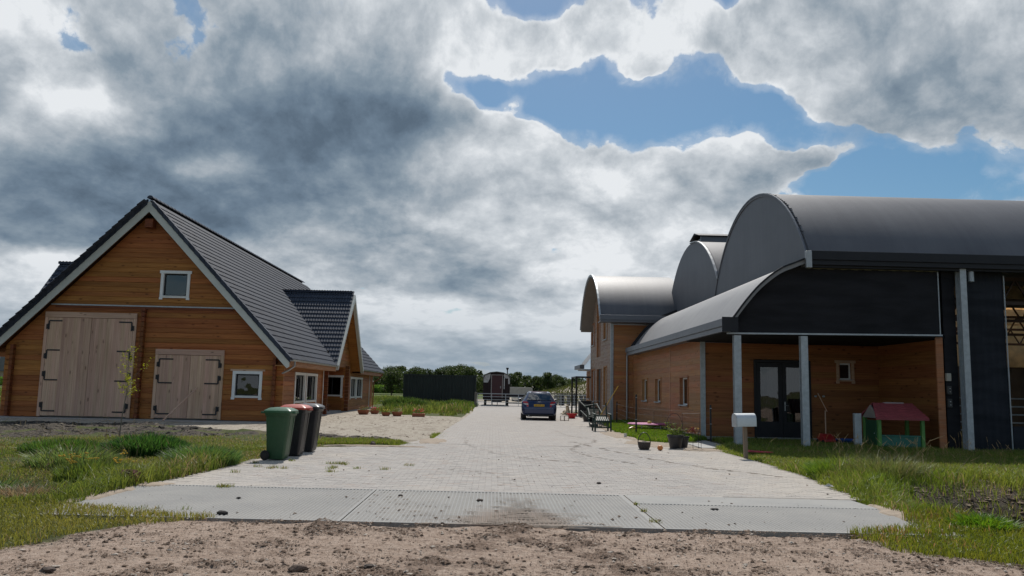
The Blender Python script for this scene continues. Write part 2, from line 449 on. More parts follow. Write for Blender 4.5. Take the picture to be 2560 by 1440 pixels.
M['verge_white'] = simple('white_bargeboard', (0.52, 0.54, 0.50), 0.5, var=0.06, scale=1.5, bmp=0.0006)
M['tile'] = None
M['zinc'] = simple('zinc', (0.34, 0.35, 0.355), 0.45, 0.75, var=0.15, scale=3.0)
M['galv'] = simple('galvanised_steel', (0.37, 0.40, 0.42), 0.48, 0.35, var=0.16, scale=9.0)
M['black_iron'] = simple('black_iron', (0.012, 0.011, 0.012), 0.5, var=0.2, scale=9)
M['dark_metal'] = simple('anthracite_metal', (0.018, 0.019, 0.023), 0.5, 0.0, var=0.12, scale=2, spec=0.25)
M['gutter_grey'] = simple('grey_gutter_cladding', (0.115, 0.125, 0.145), 0.42, 0.2, var=0.08, scale=0.8)
M['glass'] = glassmat('window_glass')
M['curtain'] = simple('curtain', (0.50, 0.47, 0.40), 0.85, var=0.1, scale=2)
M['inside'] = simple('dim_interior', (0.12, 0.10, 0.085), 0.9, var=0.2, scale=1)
M['black_plastic'] = simple('black_plastic', (0.012, 0.012, 0.014), 0.38, var=0.15, scale=5, bmp=0.0008, bscale=60, dirt=((0.12, 0.11, 0.10), 0.12))
M['rubber'] = simple('rubber', (0.014, 0.014, 0.014), 0.8, var=0.2, scale=20, dirt=((0.16, 0.14, 0.12), 0.25))
M['concrete'] = simple('concrete', (0.33, 0.325, 0.31), 0.85, var=0.14, scale=1.6, bmp=0.003, bscale=24, local=False)
M['terracotta'] = simple('terracotta', (0.30, 0.105, 0.055), 0.8, var=0.16, scale=12)
def tile_material():
    m, nt, bs = newmat('glazed_anthracite_tile')
    P = position(nt); n = noise(nt, P, 1.7, 4); n2 = noise(nt, P, 30.0, 3); r = orand(nt)
    c = mixc(nt, (n * 0.6 + r * 0.4).ss(0.25, 0.75), (0.034, 0.041, 0.058), (0.054, 0.065, 0.088))
    c = mixc(nt, noise(nt, P, 7.0, 5, 0.7).ss(0.62, 0.8) * 0.35, c, (0.12, 0.12, 0.12))
    setc(nt, bs, c); setc(nt, bs, n2 * 0.14 + 0.62, 'Roughness'); bs.inputs['Specular IOR Level'].default_value = 0.16
    bump(nt, bs, n2, 0.0015)
    return m
M['tile'] = tile_material()
def membrane(name, a, b, rough=0.55, axis='x'):
    """bitumen roofing: wide sheets with a faint seam, dust and rain streaks"""
    m, nt, bs = newmat(name)
    P = position(nt); x, y, z = sep(nt, P)
    w = x if axis == 'x' else y
    n = noise(nt, comb(nt, x * 0.5, y * 0.5, z * 1.2), 1.0, 5, 0.6); f = noise(nt, P, 60.0, 3, 0.6)
    streak = noise(nt, comb(nt, w * 3.0, z * 0.25, 0.0), 1.0, 4, 0.6)
    seam = ((w * 0.95).f('FRACT') - 0.5).f('ABSOLUTE').ss(0.485, 0.495)
    c = mixc(nt, (n * 0.5 + streak * 0.5).ss(0.3, 0.7), a, b)
    c = mixc(nt, seam * 0.18, c, tuple(k * 0.7 for k in a))
    c = mixc(nt, f.ss(0.55, 0.8) * 0.3, c, tuple(min(1, k * 1.5) for k in b))
    setc(nt, bs, c); setc(nt, bs, f * 0.15 + rough - 0.07, 'Roughness')
    bump(nt, bs, f * 0.25 + n * 0.7 + seam * 0.12, 0.006)
    return m
M['membrane'] = membrane('roof_membrane', (0.080, 0.082, 0.092), (0.112, 0.114, 0.124))
M['membrane_y'] = membrane('low_roof_membrane', (0.19, 0.19, 0.195), (0.245, 0.243, 0.245), 0.5, 'y')  # paler than the other roofs: sky sheen put into the colour
M['membrane_wall'] = membrane('gable_membrane', (0.078, 0.084, 0.098), (0.105, 0.112, 0.126), 0.5, 'y')
def meshcloth(name, col):
    m, nt, bs = newmat(name); P = position(nt); x, y, z = sep(nt, P)
    n = noise(nt, comb(nt, x * 0.8, y * 0.8, z * 3.5), 1.0, 4); w = noise(nt, P, 120.0, 2)
    c = mixc(nt, n.ss(0.3, 0.7), tuple(k * 0.8 for k in col), tuple(k * 1.25 for k in col))
    setc(nt, bs, c); bs.inputs['Roughness'].default_value = 0.85; bs.inputs['Specular IOR Level'].default_value = 0.12
    bump(nt, bs, n * 3.0 + w * 0.3, 0.01)
    return m
M['windbreak'] = meshcloth('black_windbreak_mesh', (0.021, 0.021, 0.024))
M['curtain_mesh'] = meshcloth('grey_curtain_mesh', (0.026, 0.029, 0.036))
# ================================================================ walls made of separate boards
class Face:
    """a wall plane: u runs along it, d points outwards"""
    def __init__(s, kind_, plane): s.k, s.p = kind_, plane
    def pt(s, u, d, z):
        if s.k == '-y': return (u, s.p - d, z)
        if s.k == '+x': return (s.p + d, u, z)
        if s.k == '-x': return (s.p - d, u, z)
        if s.k == '+y': return (u, s.p + d, z)
def ubox(mb, fc, u0, u1, d0, d1, z0, z1, m=0):
    P = [fc.pt(u, d, z) for z in (z0, z1) for u, d in ((u0, d0), (u1, d0), (u1, d1), (u0, d1))]
    return mb.add(P, [(0, 3, 2, 1), (4, 5, 6, 7), (0, 1, 5, 4), (1, 2, 6, 5), (2, 3, 7, 6), (3, 0, 4, 7)], m)
def board_mb(fc, zb, zt, ub, ut, thick, proud=0.016, bev=0.015, lap=False):
    """one log / board; ub = (left, right) at its bottom, ut = at its top"""
    mb = MB()
    if lap: prof = [(-thick, zb), (proud, zb), (proud, zb + 0.012), (proud * 0.35, zt), (-thick, zt)]
    else: prof = [(-thick, zb), (0, zb), (proud, zb + bev), (proud, zt - bev), (0, zt), (-thick, zt)]
    n = len(prof); vs = []
    for e in (0, 1):
        for d, z in prof:
            t = (z - zb) / (zt - zb) if zt > zb else 0
            vs.append(fc.pt(ub[e] * (1 - t) + ut[e] * t, d, z))
    mb.add(vs, [tuple(range(n)), tuple(range(n, 2 * n))[::-1]] + [(i, i + n, (i + 1) % n + n, (i + 1) % n) for i in range(n)])
    return mb
def board_wall(parent, fc, L, Rr, z0, z1, openings, mat, bh=0.205, thick=0.12, name='log', proud=0.016, lap=False, joints=()):
    """L, Rr: functions z -> u (left and right end). openings: (u0, u1, z0, z1)"""
    z = z0; k = 0
    while z < z1 - 0.02:
        zt = min(z + bh, z1)
        segs = [(None, None)]
        lo_, hi_ = min(L(z), L(zt)), max(Rr(z), Rr(zt))
        cuts = sorted([o for o in openings if o[0] > lo_ and o[1] < hi_ and o[2] < zt - 0.004 and o[3] > z + 0.004], key=lambda o: o[0])
        l = None; pieces = []
        edges = []
        for o in cuts: edges.append((o[0], o[1]))
        cur = None
        lo_b, lo_t = L(z), L(zt); hi_b, hi_t = Rr(z), Rr(zt)
        start = (lo_b, lo_t)
        for a, b in edges:
            if a > start[0] + 0.02: pieces.append((start, (a, a), z, zt))
            start = (b, b)
        if hi_b > start[0] + 0.02 or hi_t > start[1] + 0.02: pieces.append((start, (hi_b, hi_t), z, zt))
        for o in cuts:
            if o[2] > z + 0.012: pieces.append(((o[0], o[0]), (o[1], o[1]), z, o[2]))
            if o[3] < zt - 0.012: pieces.append(((o[0], o[0]), (o[1], o[1]), o[3], zt))
        for (s_, e_, a, b) in pieces:
            if e_[1] < s_[1]: e_ = (e_[0], s_[1])
            js = [j for j in joints if s_[0] + 0.3 < j < e_[0] - 0.3]
            js = [j for i, j in enumerate(js)]
            pts = [s_] + [(j, j) for j in js] + [e_]
            for p, q in zip(pts[:-1], pts[1:]):
                board_mb(fc, a, b, (p[0], q[0]), (p[1], q[1]), thick, proud, 0.015 if b - a > 0.08 else (b - a) * 0.2, lap).build(name, mat, parent, world=True)
        z = zt; k += 1
def window(parent, fc, u0, u1, z0, z1, trim=0.12, style='white', inner='inside', mull=False, deep=0.10, head=None, feet=0.09):
    """trim outline given; parts: window > frame, pane, sill, curtain"""
    t = trim; mt = {'white': M['white'], 'wood': M['raw_trim'], 'board': M['board_grey']}[style]
    mb = MB()
    ubox(mb, fc, u0, u0 + t, 0.0, 0.05, z0 - feet * 0.6, z1 - t); ubox(mb, fc, u1 - t, u1, 0.0, 0.05, z0 - feet * 0.6, z1 - t)
    if not head: ubox(mb, fc, u0 - 0.05, u1 + 0.05, 0.0, 0.056, z1 - t, z1)
    else: ubox(mb, fc, u0, u1, 0.0, 0.05, z1 - t, z1)
    ubox(mb, fc, u0 + t, u1 - t, 0.0, 0.05, z0 + 0.02, z0 + t * 0.8)
    for u in (u0, u1): # small flared foot
        ubox(mb, fc, u - (0.02 if u == u0 else 0.0), u + (0.02 if u == u1 else 0.0) , 0.0, 0.048, z0 - feet * 0.6, z0 + 0.04)
    # reveals
    a0, a1, b0, b1 = u0 + t, u1 - t, z0 + t * 0.8, z1 - t
    ubox(mb, fc, a0 - 0.03, a0, -0.14, 0.002, b0, b1); ubox(mb, fc, a1, a1 + 0.03, -0.14, 0.002, b0, b1)
    ubox(mb, fc, a0 - 0.03, a1 + 0.03, -0.14, 0.001, b1, b1 + 0.03); ubox(mb, fc, a0 - 0.03, a1 + 0.03, -0.14, 0.001, b0 - 0.03, b0)
    w = mb.build('window', mt, parent, world=True, bevel=0.004)
    fr = MB(); f = 0.055
    dd0, dd1 = -deep, -deep + 0.05
    ubox(fr, fc, a0, a0 + f, dd0, dd1, b0, b1); ubox(fr, fc, a1 - f, a1, dd0, dd1, b0, b1)
    ubox(fr, fc, a0 + f, a1 - f, dd0, dd1, b1 - f, b1); ubox(fr, fc, a0 + f, a1 - f, dd0, dd1, b0, b0 + f)
    if mull: ubox(fr, fc, (a0 + a1) / 2 - 0.03, (a0 + a1) / 2 + 0.03, dd0, dd1, b0 + f, b1 - f)
    fr.v = [tuple(p) for p in fr.v]
    fo = fr.build('frame', M['dark_metal'] if style == 'white' else M['white'], w, world=True)
    pm = MB(); ubox(pm, fc, a0 + f * 0.6, a1 - f * 0.6, -deep + 0.018, -deep + 0.026, b0 + f * 0.6, b1 - f * 0.6)
    pm.build('pane', M['glass'], w, world=True)
    sm = MB(); ubox(sm, fc, a0 - 0.02, a1 + 0.02, -0.04, 0.075, b0 - 0.012, b0 + 0.012)
    sm.build('sill', M['zinc'] if style != 'white' else M['white'], w, world=True)
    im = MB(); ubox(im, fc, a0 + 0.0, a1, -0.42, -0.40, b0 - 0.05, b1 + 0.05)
    im.build('curtain', M[inner], w, world=True)  # dark flat panel behind the pane, its colour stands in for the dim room
    if head:
        hm = MB(); ubox(hm, fc, u0 - 0.10, u1 + 0.10, 0.0, 0.05, z1 + 0.003, z1 + 0.075)
        hm.build('head_board', M['raw_trim'], w, world=True, bevel=0.005)
    return w

# ================================================================ the log house on the left
HR = (-14.33, 8.97)                                   # ridge (x, z)
zr = lambda x: HR[1] - 1.055 * (x - HR[0])           # right slope
zl = lambda x: HR[1] + 1.03 * (x - HR[0])            # left slope
xr = lambda z: HR[0] + (HR[1] - z) / 1.055
xl = lambda z: HR[0] - (HR[1] - z) / 1.03
house = thing('log_house', 'orange stained log house with dark tiled roof, white bargeboards and two pale barn doors', 'house', (-14.3, 46, 0))
WX, WXL, FY = -8.85, -19.55, 33.0
FF = Face('-y', FY); FR = Face('+x', WX)
front_open = [(-18.3, -14.68, 0.0, 4.2), (-13.74, -11.04, 0.0, 2.78), (-13.70, -12.72, 4.96, 5.96), (-10.52, -9.52, 0.97, 1.93)]
SOF = 0.46
board_wall(house, FF, lambda z: max(WXL - 0.28, xl(z + SOF)), lambda z: min(WX + 0.28, xr(z + SOF)), 0.0, 8.25, front_open, M['log'])
# log ends crossing the gable (corner joints and the inner wall)
def log_ends(x0, x1, ztop, y0=FY - 0.22, y1=FY - 0.014):
    z = 0.0
    while z < ztop - 0.05:
        zt = min(z + 0.205, ztop)
        MB().box((x0, y0, z + 0.012), (x1, y1, zt - 0.006)).build('log_end', M['log_dark'], house, world=True, bevel=0.012); z = zt
log_ends(WX - 0.13, WX, 2.55); log_ends(WXL, WXL + 0.13, 2.9); log_ends(-14.42, -14.27, 4.45, FY - 0.22)
# side wall towards the yard
side_open = [(36.05, 37.85, 0.72, 1.95), (38.25, 40.3, 0.72, 1.95), (49.95, 51.75, 0.78, 1.95), (52.15, 54.2, 0.78, 1.95)]
board_wall(house, FR, lambda z: FY, lambda z: 42.0, 0.0, 2.55, side_open, M['log'])
board_wall(house, FR, lambda z: 48.0, lambda z: 59.0, 0.0, 2.55, side_open, M['log'])
# recess in the side wall below the cross gable
FB = Face('-y', 48.0)
board_wall(house, FB, lambda z: -11.0, lambda z: WX - 0.12, 0.0, 2.9, [(-10.12, -9.02, 0.9, 2.0)], M['log_dark' if False else 'log'], thick=0.12)
board_wall(house, Face('+x', -10.95), lambda z: 42.0, lambda z: 48.0, 0.0, 2.9, [], M['log'])
# cross gable: ridge along x at y = DY
DY, DZ, DH = 46.15, 6.80, 4.05
dz = lambda y: DZ - 1.03 * abs(y - DY)
board_wall(house, FR, lambda z: max(42.0, DY - (DZ - 0.35 - z) / 1.03), lambda z: min(50.3, DY + (DZ - 0.35 - z) / 1.03), 2.55, 6.3, [], M['log'])
board_wall(house, FR, lambda z: 41.0, lambda z: 42.0, 2.55, 2.75, [], M['log'])
MB().box((-11.0, 42.0, 2.74), (WX - 0.125, 48.0, 2.80)).build('recess_ceiling', M['soffit'], house, world=True)
for (a, b) in ((32.71, 33.0),): pass
for y in (41.94, 48.0):
    z = 0
    while z < 2.5:
        MB().box((WX + 0.021, y - 0.0, z + 0.01), (WX + 0.25, y + 0.12, z + 0.199)).build('log_end', M['log_dark'], house, world=True, bevel=0.012); z += 0.205
# plain walls that face away
MB().box((WXL, FY + 0.13, 0), (WXL + 0.12, 59.0, 2.9)).build('rear_side_wall', M['log'], house, world=True)
MB().prism([(WXL, 0), (WX, 0), (WX, 2.6), (-14.1, 8.3), (WXL, 2.9)], 'y', 58.88, 59.0).build('rear_gable_wall', M['log'], house, world=True)
MB().box((WXL + 0.13, FY + 0.13, 0.002), (WX - 0.13, 58.8, 0.05)).build('floor', M['concrete'], house, world=True)
MB().box((-20.2, 31.2, -0.3), (-8.3, 59.3, -0.012)).build('foundation', M['concrete'], house, world=True)
# ---- roof deck
def slab(mb, a, b, y0, y1, th=0.14, m=0):
    (xa, za), (xb, zb) = a, b
    d = Vector((xb - xa, 0, zb - za)).normalized(); n = Vector((-d.z, 0, d.x)); n = n if n.z > 0 else -n
    q = [(xa, za), (xb, zb), (xb - n.x * th, zb - n.z * th), (xa - n.x * th, za - n.z * th)]
    mb.prism(q, 'y', y0, y1, m)
rb = MB()
o_ = 0.06
slab(rb, (HR[0], HR[1] - o_), (-8.26, zr(-8.26) - o_), 32.61, 42.3); slab(rb, (HR[0], HR[1] - o_), (-9.75, zr(-9.75) - o_), 42.3, 50.2); slab(rb, (HR[0], HR[1] - o_), (-8.26, zr(-8.26) - o_), 50.2, 59.6)
slab(rb, (HR[0] - 0.01, HR[1] - o_), (-20.44, zl(-20.44) - o_), 32.61, 59.6)
roof = rb.build('roof', M['log_dark'], house, world=True)  # darker wood here: shade under the overhang put into the colour
# cross gable decks (right and left side of the house)
def cross_deck(x0, x1):
    mb = MB()
    for s_ in (-1, 1):
        p = [(DYc, DZ - 0.06), (DYc + s_ * DH, DZ - 0.06 - 1.03 * DH), (DYc + s_ * DH, DZ - 0.26 - 1.03 * DH), (DYc, DZ - 0.26)]
        mb.prism(p, 'x', x0, x1)
    return mb
DYc = DY; cross_deck(-13.0, -8.30).build('cross_roof', M['log'], house, world=True)
DYL = 37.2; DYc = DYL; cross_deck(-20.3, -15.6).build('cross_roof', M['soffit'], house, world=True)
MB().prism([(DYL - 3.5, 0.0), (DYL + 3.5, 0.0), (DYL + 3.5, 2.9), (DYL, 6.4), (DYL - 3.5, 2.9)], 'x', -19.72, -19.56).build('cross_gable_wall', M['log'], house, world=True)
# ---- bargeboards
def barge(sx):
    f = zr if sx > 0 else zl; xe = -8.26 if sx > 0 else -20.46
    x0 = HR[0]
    q = [(x0, HR[1] - 0.10), (xe, f(xe) - 0.10), (xe, f(xe) - 0.36), (xe - sx * 0.10, f(xe) - 0.42), (x0, HR[1] - 0.55)]
    MB().prism(q, 'y', 32.55, 32.60).build('bargeboard', M['verge_white'], house, world=True, bevel=0.004)
barge(1); barge(-1)
for s_ in (-1, 1):
    y0 = DY; ye = DY + s_ * DH
    MB().prism([(y0, DZ - 0.08), (ye, DZ - 0.08 - 1.03 * DH), (ye, DZ - 0.34 - 1.03 * DH), (y0, DZ - 0.42)], 'x', -8.295, -8.11).build('bargeboard', M['verge_white'], house, world=True)
    MB().prism([(DYL, DZ - 0.08), (DYL + s_ * DH, DZ - 0.08 - 1.03 * DH), (DYL + s_ * DH, DZ - 0.34 - 1.03 * DH), (DYL, DZ - 0.42)], 'x', -20.35, -20.31).build('bargeboard', M['verge_white'], house, world=True)
# purlin ends under the verge
MB().box((HR[0] - 0.16, 32.61, 7.78), (HR[0] + 0.16, 33.0, 8.12)).build('ridge_beam', M['log_dark'], house, world=True)
for x in ():
    f = zr(x) if x > HR[0] else zl(x)
    MB().box((x - 0.1, 32.61, f - 0.72), (x + 0.1, 33.0, f - 0.44)).build('purlin', M['log_dark'], house, world=True)
# ---- tiles
def tile_shape():
    prof = [(0, 0.0), (0.03, 0.022), (0.07, 0.036), (0.11, 0.022), (0.15, 0.002), (0.18, 0.022), (0.22, 0.036), (0.26, 0.022), (0.30, 0.0)]
    v0, v1 = -0.02, 0.345
    V, F = [], []
    n = len(prof)
    for u, h in prof: V.append((u, v0, h * 1.25 + 0.046))
    for u, h in prof: V.append((u, v1, h * 1.25 + 0.004))
    for u, h in prof: V.append((u, v0, h * 1.25 + 0.002))
    for i in range(n - 1):
        F.append((i, i + 1, n + i + 1, n + i)); F.append((2 * n + i, 2 * n + i + 1, i + 1, i))
    return V, F
TV, TF = tile_shape()
tile_me = MB().add(TV, TF).mesh('roof_tile', M['tile'], fixn=False)
tiles = []      # (matrix rows, distance)
def tile_slope(o, u, v, nu, nv, keep, vis=True, gu=0.30, gv=0.335):
    o, u, v = Vector(o), Vector(u).normalized(), Vector(v).normalized(); n = u.cross(v).normalized()
    for j in range(nv):
        for i in range(nu):
            p = o + u * (i * gu) + v * (j * gv); c = p + u * 0.15 + v * 0.16
            if not keep(c): continue
            m = Matrix(((u.x, v.x, n.x, p.x), (u.y, v.y, n.y, p.y), (u.z, v.z, n.z, p.z), (0, 0, 0, 1)))
            tiles.append((c.length + (0 if vis else 500), m))
cr, cl = 1 / math.hypot(1, 1.055), 1 / math.hypot(1, 1.03)
def keep_main(c):
    if abs(c.y - DY) < DH and c.z < dz(c.y) - 0.03: return False
    return True
tile_slope((-8.22, 32.67, zr(-8.22) - 0.03), (0, 1, 0), (-cr, 0, 1.055 * cr), 91, 26, keep_main)
def keep_left(c):
    if abs(c.y - DYL) < DH and c.z < DZ - 1.03 * abs(c.y - DYL) - 0.03: return False
    return True
tile_slope((-20.49, 59.5, zl(-20.49) - 0.03), (0, -1, 0), (cl, 0, 1.03 * cl), 91, 26, keep_left, vis=False)
vz = 1.03 * cl
tile_slope((-13.3, DY - DH - 0.02, DZ - 1.03 * DH - 0.05), (1, 0, 0), (0, cl, vz), 17, 18, lambda c: c.z > zr(c.x) - 0.12 and c.z < DZ)
tile_slope((-8.30, DY + DH + 0.02, DZ - 1.03 * DH - 0.05), (-1, 0, 0), (0, -cl, vz), 17, 18, lambda c: c.z > zr(c.x) - 0.12 and c.z < DZ, vis=False)
tile_slope((-20.28, DYL - DH - 0.02, DZ - 1.03 * DH - 0.05), (1, 0, 0), (0, cl, vz), 17, 18, lambda c: c.z > zl(c.x) - 0.12 and c.z < DZ)
tile_slope((-15.2, DYL + DH + 0.02, DZ - 1.03 * DH - 0.05), (-1, 0, 0), (0, -cl, vz), 17, 18, lambda c: c.z > zl(c.x) - 0.12 and c.z < DZ, vis=False)
tiles.sort(key=lambda t: t[0])
hl = Matrix.Translation(-house.location)
for d, m in tiles[:300]:
    o = bpy.data.objects.new('roof_tile', tile_me); C.objects.link(o); o.parent = house
    j = Matrix.Translation((0, 0, random.uniform(0, 0.004))); o.matrix_local = hl @ m @ j
TVn = np.array(TV); TFn = np.array(TF)
mats = np.array([[list(r) for r in (hl @ m)] for d, m in tiles[300:]])
AV = np.einsum('tij,vj->tvi', mats[:, :3, :3], TVn) + mats[:, None, :3, 3]
AF = (TFn[None] + (np.arange(len(mats)) * len(TVn))[:, None, None]).reshape(-1, 4)
kind(link('roof_tiles_beyond', fastmesh('roof_tiles_beyond', AV.reshape(-1, 3), AF, M['tile']), house), 'stuff')
# verge tiles, one per course, stepped
for sx, f, ct in ((1, zr, cr), (-1, zl, cl)):
    for j in range(26):
        t = (j + 0.5) * 0.335 * ct; xe = (-8.22 if sx > 0 else -20.49)
        x = xe - sx * t; xa, xb = x + sx * 0.5 * 0.36 * ct, x - sx * 0.5 * 0.345 * ct
        if (xb - HR[0]) * sx < -0.05: continue
        lift = 0.075
        q = [(xa, f(xa) + lift), (xb, f(xb) + lift - 0.02), (xb, f(xb) - 0.17), (xa, f(xa) - 0.15)]
        MB().prism(q, 'y', 32.505, 32.55).add([(xa, 32.505, f(xa) + lift), (xb, 32.505, f(xb) + lift - 0.02), (xb, 32.71, f(xb) + 0.06), (xa, 32.71, f(xa) + 0.08)], [(0, 1, 2, 3)]).build('verge_tile', M['tile'], house, world=True)
# ridge tiles
def ridge_row(p0, p1, step=0.40, r=0.115, mesh=[None]):
    if mesh[0] is None:
        mb = MB(); vs = []
        for y, rr in ((0, r + 0.014), (0.43, r)):
            for k in range(8):
                a = math.pi * k / 7; vs.append((math.cos(a) * rr, y, math.sin(a) * rr * 0.9 - 0.01))
        mb.add(vs, [(k, k + 1, k + 9, k + 8) for k in range(7)] + [tuple(range(8))[::-1]])
        mesh[0] = mb.mesh('ridge_tile', M['tile'], smooth=True)
    p0, p1 = Vector(p0), Vector(p1); L = (p1 - p0).length; d = (p1 - p0).normalized(); n = int(L / step)
    for i in range(n):
        inst('ridge_tile', mesh[0], house, p0 + d * (i * step) - house.location, (0, 0, math.atan2(-d.x, d.y)))
ridge_row((HR[0], 32.55, HR[1] + 0.03), (HR[0], 59.6, HR[1] + 0.03))
ridge_row((-8.26, DY, DZ + 0.03), (-12.3, DY, DZ + 0.03)); ridge_row((-20.3, DYL, DZ + 0.03), (-16.0, DYL, DZ + 0.03))
# valley flashing along the near cross gable
vf = MB(); vf.tube([(-8.34, DY - DH + 0.12, zr(-8.34) + 0.03), (-12.15, DY - 0.02, zr(-12.15) + 0.03)], 0.035, 5)
vf.build('valley_flashing', M['dark_metal'], house, world=True)
# ---- gutters, brackets and downpipes
def gutter(y0, y1, x, z):
    mb = MB(); r = 0.075; prof = [(math.cos(a) * r, -math.sin(a) * r) for a in [math.pi * k / 8 for k in range(9)]]
    prof += [(math.cos(a) * (r - 0.008), -math.sin(a) * (r - 0.008)) for a in [math.pi * (8 - k) / 8 for k in range(9)]]
    n = len(prof); vs = [(x + a, y, z + b) for y in (y0, y1) for a, b in prof]
    mb.add(vs, [tuple(range(n)), tuple(range(n, 2 * n))[::-1]] + [(i, (i + 1) % n, (i + 1) % n + n, i + n) for i in range(n)])
    g_ = mb.build('gutter', M['zinc'], house, world=True)
    y = y0 + 0.3
    while y < y1:
        MB().beam((x - 0.085, y, z + 0.004), (x + 0.085, y, z + 0.004), 0.03, 0.006).build('gutter_bracket', M['zinc'], g_, world=True) if y < 42 else None
        y += 0.6
ez = zr(-8.26)
gutter(32.55, 42.15, -8.17, ez - 0.06); gutter(50.25, 59.6, -8.17, ez - 0.06)
MB().box((-8.28, 32.61, ez - 0.34), (-8.255, 42.2, ez - 0.09)).build('fascia', M['soffit'], house, world=True)
MB().box((-8.28, 50.2, ez - 0.34), (-8.255, 59.6, ez - 0.09)).build('fascia', M['soffit'], house, world=True)
MB().box((WX + 0.02, 32.61, ez - 0.33), (-8.28, 42.2, ez - 0.30)).build('eave_soffit', M['soffit'], house, world=True)
MB().box((WX + 0.02, 50.2, ez - 0.33), (-8.28, 59.6, ez - 0.30)).build('eave_soffit', M['soffit'], house, world=True)
def pipe(pts, r=0.04, mat='zinc', parent=house, name='downpipe'):
    return MB().tube(pts, r, 8).build(name, M[mat], parent, smooth=True, world=True)
pipe([(-8.17, 33.1, ez - 0.12), (-8.17, 33.1, ez - 0.32), (-8.39, 33.0, ez - 0.50), (-8.62, 33.0, ez - 0.62), (-8.76, 33.2, ez - 0.72), (-8.78, 33.3, ez - 0.9), (-8.78, 33.3, 0.02)][:5])
MB().tube([(-8.76, 41.6, 2.3), (-8.76, 41.6, 0.0)], 0.022, 6).build('downpipe', M['white'], house, world=True)
pipe([(-8.17, 59.0, ez - 0.12), (-8.17, 59.0, ez - 0.25), (-8.4, 58.9, ez - 0.55), (-8.72, 58.8, ez - 0.75), (-8.74, 58.8, 0.0)], mat='terracotta')
MB().tube([(-8.76, 57.0, 2.3), (-8.76, 57.0, 0.0)], 0.022, 6).build('downpipe', M['white'], house, world=True)
# flashing strip across the gable
MB().box((xl(4.55 + SOF) + 0.02, FY - 0.075, 4.525), (xr(4.55 + SOF) - 0.02, FY - 0.0201, 4.575)).build('flashing_strip', M['galv'], house, world=True)
MB().box((xl(4.55 + SOF) + 0.2, FY - 0.06, 4.43), (xr(4.55 + SOF) - 0.2, FY - 0.0202, 4.522)).build('flashing_board', M['log_dark'], house, world=True)
# ---- windows
window(house, FF, -13.81, -12.61, 4.9, 6.05); window(house, FF, -10.62, -9.42, 0.9, 2.0, head=True)
for a, b in ((35.95, 37.95), (38.15, 40.4)): window(house, FR, a, b, 0.66, 2.05, mull=True)
for a, b in ((49.85, 51.85), (52.05, 54.3)): window(house, FR, a, b, 0.72, 2.05, mull=True)
window(house, FB, -10.22, -8.95, 0.84, 2.1, mull=True)
# ---- barn doors
def barn_door(x0, x1, ztop, head, hinges_l, hinges_r, strap, drop):
    y = FY
    d = MB(); d.box((x0, y - 0.085, ztop - head), (x1, y - 0.0, ztop)).build('door_header', M['raw_trim'], house, world=True, bevel=0.006)
    fw = 0.13
    for a, b in ((x0, x0 + fw), (x1 - fw, x1)): MB().box((a, y - 0.07, 0.02), (b, y - 0.0, ztop - head - 0.003)).build('door_jamb', M['door_wood'], house, world=True, bevel=0.005)
    mid = (x0 + x1) / 2 + 0.04
    for a, b, hs, sg in ((x0 + fw + 0.01, mid - 0.006, hinges_l, 1), (mid + 0.006, x1 - fw - 0.01, hinges_r, -1)):
        leaf = MB().box((a, y - 0.03, 0.05), (b, y + 0.02, ztop - head - 0.012)).build('door', M['log_dark'], house, world=True)
        n = max(1, round((b - a) / 0.145)); w = (b - a) / n
        for i in range(n):
            MB().box((a + i * w + 0.0008, y - 0.062 - random.uniform(0, 0.002), 0.05 + random.uniform(0, 0.008)), (a + (i + 1) * w - 0.0008, y - 0.031, ztop - head - 0.013)).build('plank', M['door_wood'], leaf, world=True)
        for z, up in hs:
            xe = (a if sg > 0 else b) + sg * 0.045
            h = MB().box((min(xe, xe + sg * strap), y - 0.078, z - 0.028), (max(xe, xe + sg * strap), y - 0.066, z + 0.028))
            h.box((xe - 0.028 * 1, y - 0.079, min(z, z + up * drop)), (xe + 0.028, y - 0.0665, max(z, z + up * drop)))
            h.box((xe - sg * 0.075 - 0.03, y - 0.088, z + up * drop * 0.4), (xe - sg * 0.075 + 0.035, y - 0.0665, z + up * drop * 0.95) if up > 0 else (xe - sg * 0.075 + 0.035, y - 0.0665, z + up * drop * 0.4 + 0.0)) if up > 0 else h.box((xe - sg * 0.075 - 0.03, y - 0.088, z + up * drop * 0.95), (xe - sg * 0.075 + 0.035, y - 0.0665, z + up * drop * 0.4))
            h.tube([(xe - sg * 0.04, y - 0.085, z + up * drop * 0.35), (xe - sg * 0.04, y - 0.085, z + up * drop * 0.9)], 0.02, 6)
            h.build('hinge', M['black_iron'], leaf, world=True)
barn_door(-18.34, -14.64, 4.24, 0.22, [(3.87, -1), (2.68, -1), (1.48, 1), (0.24, 1)], [(3.87, -1), (2.68, -1), (1.48, 1), (0.24, 1)], 0.52, 0.36)
barn_door(-13.78, -11.0, 2.82, 0.22, [(2.42, -1), (1.46, 1), (0.22, 1)], [(2.42, -1), (1.46, 1), (0.22, 1)], 0.55, 0.33)
